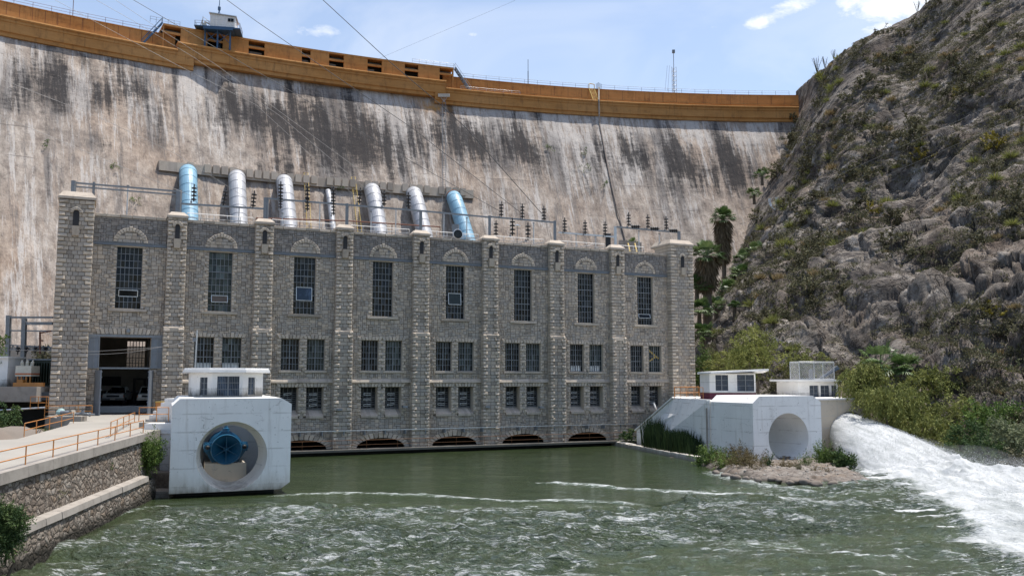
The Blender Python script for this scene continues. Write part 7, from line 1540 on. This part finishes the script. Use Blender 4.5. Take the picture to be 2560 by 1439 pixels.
ZW = ZW*(1-.7*np.clip(bd/2, 0, 1))+np.clip(bd/2.5, 0, 1)*(.28*np.clip(ridged(XW*.5, YW*.5, 2, 4), 0, 2)+.15)
o = grid_object('river_water', XW, YW, ZW, M['water'], dict(foam=foam, chop=chop)); tag(o, kind='structure')
# ---------------------------------------------------------------- the jet: solid core, broken skirt, droplets
S0 = D0+E2*cx3+EZ*cz3+N2*.5; dirj = Vector((.05, -1, 0)).normalized()
NJ, NA = 220, 150; LJ = 15.5
tj = np.linspace(0, 1, NJ); an = np.linspace(0, 2*math.pi, NA); TJ, AN = np.meshgrid(tj, an, indexing='ij'); dj = TJ*LJ
def jz(d): return .11*d+.0065*d*d
def jside(d): f = np.clip(d/4.0, 0, 1); x = E2.x*(1-f)+f; y = E2.y*(1-f); L = np.sqrt(x*x+y*y); return x/L, y/L
ca2, sa2 = np.cos(AN), np.sin(AN)
ns = .012*fbm(dj*.25, ca2*5+sa2*3, 1, 3)+.05*fbm(dj*.22, ca2*3.0, sa2*3.0, 4)*np.clip(TJ*1.5-.15, 0, 1)+.07*np.clip(ridged(dj*.22, ca2*2.5+3, sa2*2.5, 4), -.3, 1)*np.clip(TJ*1.3-.3, 0, 1)
ha = (r3-.03+.16*dj)*(1+ns); hv = (r3-.03-.014*dj)*(1+ns); xs_, ys2 = jside(dj)
XJ = S0.x+dirj.x*dj+xs_*ha*ca2; YJ = S0.y+dirj.y*dj+ys2*ha*ca2; ZJ = S0.z-jz(dj)+hv*sa2
t = thing('water_jet', 'thick white water jet bursting from the round outlet into the river', 'water jet', (S0.x, S0.y, 0))
o = grid_object('jet_core', XJ, YJ, ZJ, M['jet']); o.data.transform(Matrix.Translation(-t.location)); o.parent = t
m = MB(); J = random.Random(9)
def drop(p, s):
    d = Vector((J.uniform(-1, 1), J.uniform(-1, 1), J.uniform(-1, 1)))*s*.4; m.add([p+Vector((s, 0, 0))+d, p+Vector((-s*.6, s*.7, 0)), p+Vector((-s*.5, -s*.7, -s*.2)), p+Vector((0, 0, s))-d], [(0, 1, 2), (0, 3, 1), (1, 3, 2), (2, 3, 0)])
for i in range(40000):
    k = J.random()**.5; a = J.uniform(0, 6.2832); d = k*LJ; g = 1+abs(J.gauss(0, .003+.18*k*k)); xx, yy_ = jside(np.array(d)); h1 = (r3+.16*d)*g*math.cos(a)
    p = Vector((S0.x+dirj.x*d+float(xx)*h1, S0.y+dirj.y*d+float(yy_)*h1, S0.z-jz(d)+(r3-.014*d)*g*math.sin(a)))
    if p.z > .02: drop(p, J.uniform(.009, .03))
e0 = Vector((27.6, 59.5, 0)); e1 = Vector((27.5, 34, 0))
for i in range(46000):       # spray thrown up where the jet meets the river
    f = J.random()**1.4; c = e0.lerp(e1, f)+Vector((J.gauss(.8, 2.0+1.2*f), J.gauss(0, 1.8), 0)); hgt = abs(J.gauss(0, .36))*(1.3-.8*f)
    drop(Vector((c.x, c.y, .12+hgt)), J.uniform(.008, .026))
o = m.build('spray_droplets', M['jet'], t, world=True, fix=False); o['kind'] = 'stuff'
# churned white mounds of the splash
gx, gy = np.meshgrid(np.linspace(18, 46, 380), np.linspace(24, 66, 480)); ax_ = e1-e0
tq = np.clip(((gx-e0.x)*ax_.x+(gy-e0.y)*ax_.y)/ax_.length_squared, -.2, 1.25); dq = np.hypot(gx-e0.x-tq*ax_.x, gy-e0.y-tq*ax_.y)
hz_ = (.85*np.exp(-((tq-.08)/.30)**2)+.50)*np.exp(-(dq/(3.6+2.4*np.clip(tq, 0, 1)))**2); hz_ = hz_*(.72+.50*np.clip(ridged(gx*.40, gy*.30, 1, 4), -.5, 1.5)+.45*fbm(gx*.7, gy*.5, 3, 4))-.17+.05*fbm(gx*1.4, gy*1.2, 3, 3)
o = grid_object('splash', gx, gy, hz_, M['jet']); o.data.transform(Matrix.Translation(-t.location)); o.parent = t
MV = []
m = MB()
for (x_, y_, rx, rz, z) in ((27.3, 61.5, 2.6, 1.5, .7), (28.5, 57.0, 3.2, 1.5, .5), (29.5, 51.5, 3.4, 1.3, .4), (29.5, 46, 3.4, 1.1, .3), (23.8, 60, 1.3, .7, .2)):
    pc = Vector((x_, y_, z)); rows = [[pc+Vector((rx*math.sin(math.pi*i/12)*math.cos(2*math.pi*k/20), rx*math.sin(math.pi*i/12)*math.sin(2*math.pi*k/20), rz*math.cos(math.pi*i/12))) for k in range(21)] for i in range(13)]; m.grid(rows)
o = m.build('spray_mist', mk_mist(.03), t, world=True, smooth=True); o['kind'] = 'stuff'
# ---------------------------------------------------------------- overhead lines
WG_ = 'overhead cables crossing the sky and dam'
def wire(label, pts, rad, mat='cable', sag=0.0):
    P = [at(*p) for p in pts]; Q = []
    for i in range(len(P)-1):
        for k in range(8): Q.append(P[i].lerp(P[i+1], k/8)-Vector((0, 0, sag*math.sin(math.pi*(i+k/8)/(len(P)-1)))))
    Q.append(P[-1]); m = MB(); m.tube(Q, rad, 5); o = m.build('overhead_cable', M[mat], None, smooth=True); tag(o, label, 'cable', WG_)
wire('thick dark cable entering at top centre-left and falling to the blue penstock bay', [(760, -44, 70), (807, 0, 70.5), (977, 157, 73), (1107, 267, 76), (1167, 322, 78), (1360, 540, 84)], .030)
wire('dark cable crossing the sky just right of the hoist house', [(500, -48, 70), (567, 0, 70.5), (640, 53, 71.5), (853, 200, 75), (1030, 320, 78), (1306, 535, 83)], .026)
wire('dark cable passing just left of the hoist house', [(250, -48, 68), (333, 0, 68.5), (640, 178, 73), (1040, 410, 79), (1253, 530, 82)], .022)
wire('thin grey cable reaching the crest near the blue stair', [(230, -38, 66), (288, 0, 66.5), (383, 63, 68), (537, 160, 71), (1021, 515, 79)], .014, 'cable_grey')
wire('thin grey cable crossing the left crest railing, lower one', [(150, -50, 66), (240, 0, 67), (337, 55, 68), (483, 143, 71), (700, 290, 75), (960, 510, 78)], .014, 'cable_grey')
wire('pale thin cable crossing the left end of the crest', [(60, -40, 64), (137, 0, 65), (267, 70, 67), (443, 163, 70), (640, 262, 74), (898, 500, 78)], .014, 'cable_grey')
wire('pale thin cable sweeping from the left frame edge to the first gantry beam', [(-30, 276, 60), (0, 288, 60.5), (247, 393, 64), (484, 492, 68)], .013, 'cable_grey')
wire('pale thin cable above the one reaching the first gantry beam', [(-30, 186, 60), (0, 197, 60.5), (247, 293, 65), (440, 385, 69), (632, 505, 72)], .013, 'cable_grey')
wire('upper thin cable across the canyon slope', [(2640, 172, 90), (2560, 213, 92), (2037, 453, 110), (1850, 525, 120)], .018, 'cable_grey', .6)
wire('lower thin cable across the canyon slope', [(2640, 238, 90), (2560, 273, 92), (2150, 455, 106), (1850, 560, 120)], .018, 'cable_grey', .6)
wire('faint distant cable high in the sky right of centre', [(1330, -20, 150), (1280, 5, 152), (940, 150, 165)], .016, 'cable_grey')
wire('thin pale cable strung across the garage door', [(22, 874, 62), (220, 872, 62), (407, 860, 62), (490, 848, 62)], .012, 'cable_grey', .2)
wire('lower thin pale cable strung across the garage door', [(40, 790, 64), (220, 876, 62), (330, 870, 61), (490, 850, 62)], .012, 'cable_grey', .3)
# ---------------------------------------------------------------- sky, sun, camera
SUN_EL, SUN_DIR = R(74), (EX+NX*.06).normalized()
sd = Vector((SUN_DIR.x*math.cos(SUN_EL), SUN_DIR.y*math.cos(SUN_EL), math.sin(SUN_EL)))
wd = bpy.data.worlds.new('World'); scene.world = wd; wd.use_nodes = True; T = wd.node_tree; T.nodes.clear()
out = T.nodes.new('ShaderNodeOutputWorld'); bg = T.nodes.new('ShaderNodeBackground'); T.links.new(bg.outputs[0], out.inputs[0])
sk = T.nodes.new('ShaderNodeTexSky'); sk.sky_type = 'NISHITA'; sk.sun_disc = False; sk.sun_elevation = SUN_EL; sk.sun_rotation = math.atan2(sd.x, sd.y); sk.altitude = 1300; sk.air_density = 1.15; sk.dust_density = 4.0; sk.ozone_density = 1.0
SKY_STRENGTH = .15
bg.inputs['Strength'].default_value = SKY_STRENGTH
# clouds: patches of vapour at infinity, by direction
tc = T.nodes.new('ShaderNodeTexCoord'); sx_ = T.nodes.new('ShaderNodeSeparateXYZ'); T.links.new(tc.outputs['Generated'], sx_.inputs[0])
def mt(op, a, b=None, c=None, clamp=False):
    k = T.nodes.new('ShaderNodeMath'); k.operation = op; k.use_clamp = clamp
    for i, v in enumerate((a, b, c)):
        if v is None: continue
        if hasattr(v, 'is_output'): T.links.new(v, k.inputs[i])
        else: k.inputs[i].default_value = v
    return k.outputs[0]
ysafe = mt('MAXIMUM', sx_.outputs[1], .05); ca_ = mt('DIVIDE', sx_.outputs[0], ysafe); cb_ = mt('DIVIDE', sx_.outputs[2], ysafe); front = mt('GREATER_THAN', sx_.outputs[1], .05)
cmb = T.nodes.new('ShaderNodeCombineXYZ'); T.links.new(ca_, cmb.inputs[0]); T.links.new(mt('MULTIPLY', cb_, 1.7), cmb.inputs[1])
def wn(scale, detail=8, rough=.62, dist=.4):
    k = T.nodes.new('ShaderNodeTexNoise'); k.inputs['Scale'].default_value = scale; k.inputs['Detail'].default_value = detail; k.inputs['Roughness'].default_value = rough; k.inputs['Distortion'].default_value = dist; T.links.new(cmb.outputs[0], k.inputs['Vector']); return k.outputs[0]
n1, n2 = wn(14), wn(45, 6, .65)
tot = None
for (u, v, ru, rv, amp, tl) in ((765, 84, 110, 24, 1.0, -.05), (735, 68, 34, 22, .7, 0), (1925, 45, 130, 26, .95, -.35), (1990, 15, 80, 28, .9, -.2), (2210, 12, 150, 48, 1.5, 0), (2330, -20, 200, 60, 1.4, 0), (2195, 75, 60, 26, .9, -.3), (2120, 30, 70, 30, .8, 0), (1182, 86, 30, 10, .42, 0), (1182, 116, 26, 15, .45, 0), (1795, 65, 40, 10, .5, -.2), (1685, 130, 25, 8, .42, 0), (620, -160, 240, 60, .8, 0), (1500, -330, 300, 80, .8, 0)):
    d = ray(u, v); a0, b0 = d.x/d.y, d.z/d.y; ra_, rb_ = ru/F, rv/F*1.05
    da = mt('SUBTRACT', ca_, a0); db = mt('SUBTRACT', mt('SUBTRACT', cb_, b0), mt('MULTIPLY', da, -tl)); e = mt('SQRT', mt('ADD', mt('POWER', mt('DIVIDE', da, ra_), 2.0), mt('POWER', mt('DIVIDE', db, rb_), 2.0)))
    k = mt('MULTIPLY', mt('SUBTRACT', 1.3, e, None, True), amp); tot = k if tot is None else mt('MAXIMUM', tot, k)
nn = mt('ADD', mt('MULTIPLY', n1, .75), mt('MULTIPLY', n2, .25)); thin = mt('MULTIPLY', mt('SUBTRACT', nn, .50), 4.6)
cov = mt('MULTIPLY', mt('ADD', tot, mt('MULTIPLY', thin, mt('MINIMUM', mt('MULTIPLY', tot, 2.0), 1.0))), 1.0); mr = T.nodes.new('ShaderNodeMapRange'); mr.interpolation_type = 'SMOOTHSTEP'; T.links.new(cov, mr.inputs[0]); mr.inputs[1].default_value = .18; mr.inputs[2].default_value = 1.55
veil = mt('MULTIPLY', mt('SUBTRACT', wn(3.2, 5, .55, .8), .42, None, True), 1.0)
cloud = mt('MULTIPLY', mt('MAXIMUM', mr.outputs[0], mt('ADD', veil, .12)), front, None, True)
mx = T.nodes.new('ShaderNodeMix'); mx.data_type = 'RGBA'; T.links.new(cloud, mx.inputs[0]); T.links.new(sk.outputs[0], mx.inputs[6]); mx.inputs[7].default_value = (5.6, 5.7, 5.85, 1); T.links.new(mx.outputs[2], bg.inputs[0])
sl = bpy.data.lights.new('sun', 'SUN'); sl.energy = 4.4; sl.angle = R(.5); sl.color = (1, .955, .89); so = bpy.data.objects.new('sun', sl); COL.objects.link(so); so.rotation_euler = sd.to_track_quat('Z', 'Y').to_euler(); so.location = (60, -20, 120)
cam = bpy.data.cameras.new('camera'); cam.sensor_fit = 'HORIZONTAL'; cam.sensor_width = 36; cam.lens = 36*F/2560; cam.clip_end = 3000; cam.clip_start = .5
co = bpy.data.objects.new('camera', cam); COL.objects.link(co); co.location = CAM; co.rotation_euler = (math.pi/2+PITCH, 0, 0); scene.camera = co
scene.view_settings.view_transform = 'Standard'; scene.view_settings.look = 'None'; scene.view_settings.gamma = 1; scene.view_settings.exposure = .45
scene.render.engine = 'CYCLES'; scene.cycles.max_bounces = 6; scene.cycles.diffuse_bounces = 3; scene.cycles.glossy_bounces = 3; scene.cycles.transmission_bounces = 4; scene.cycles.caustics_reflective = False; scene.cycles.caustics_refractive = False; scene.cycles.sample_clamp_indirect = 6; scene.cycles.use_denoising = True
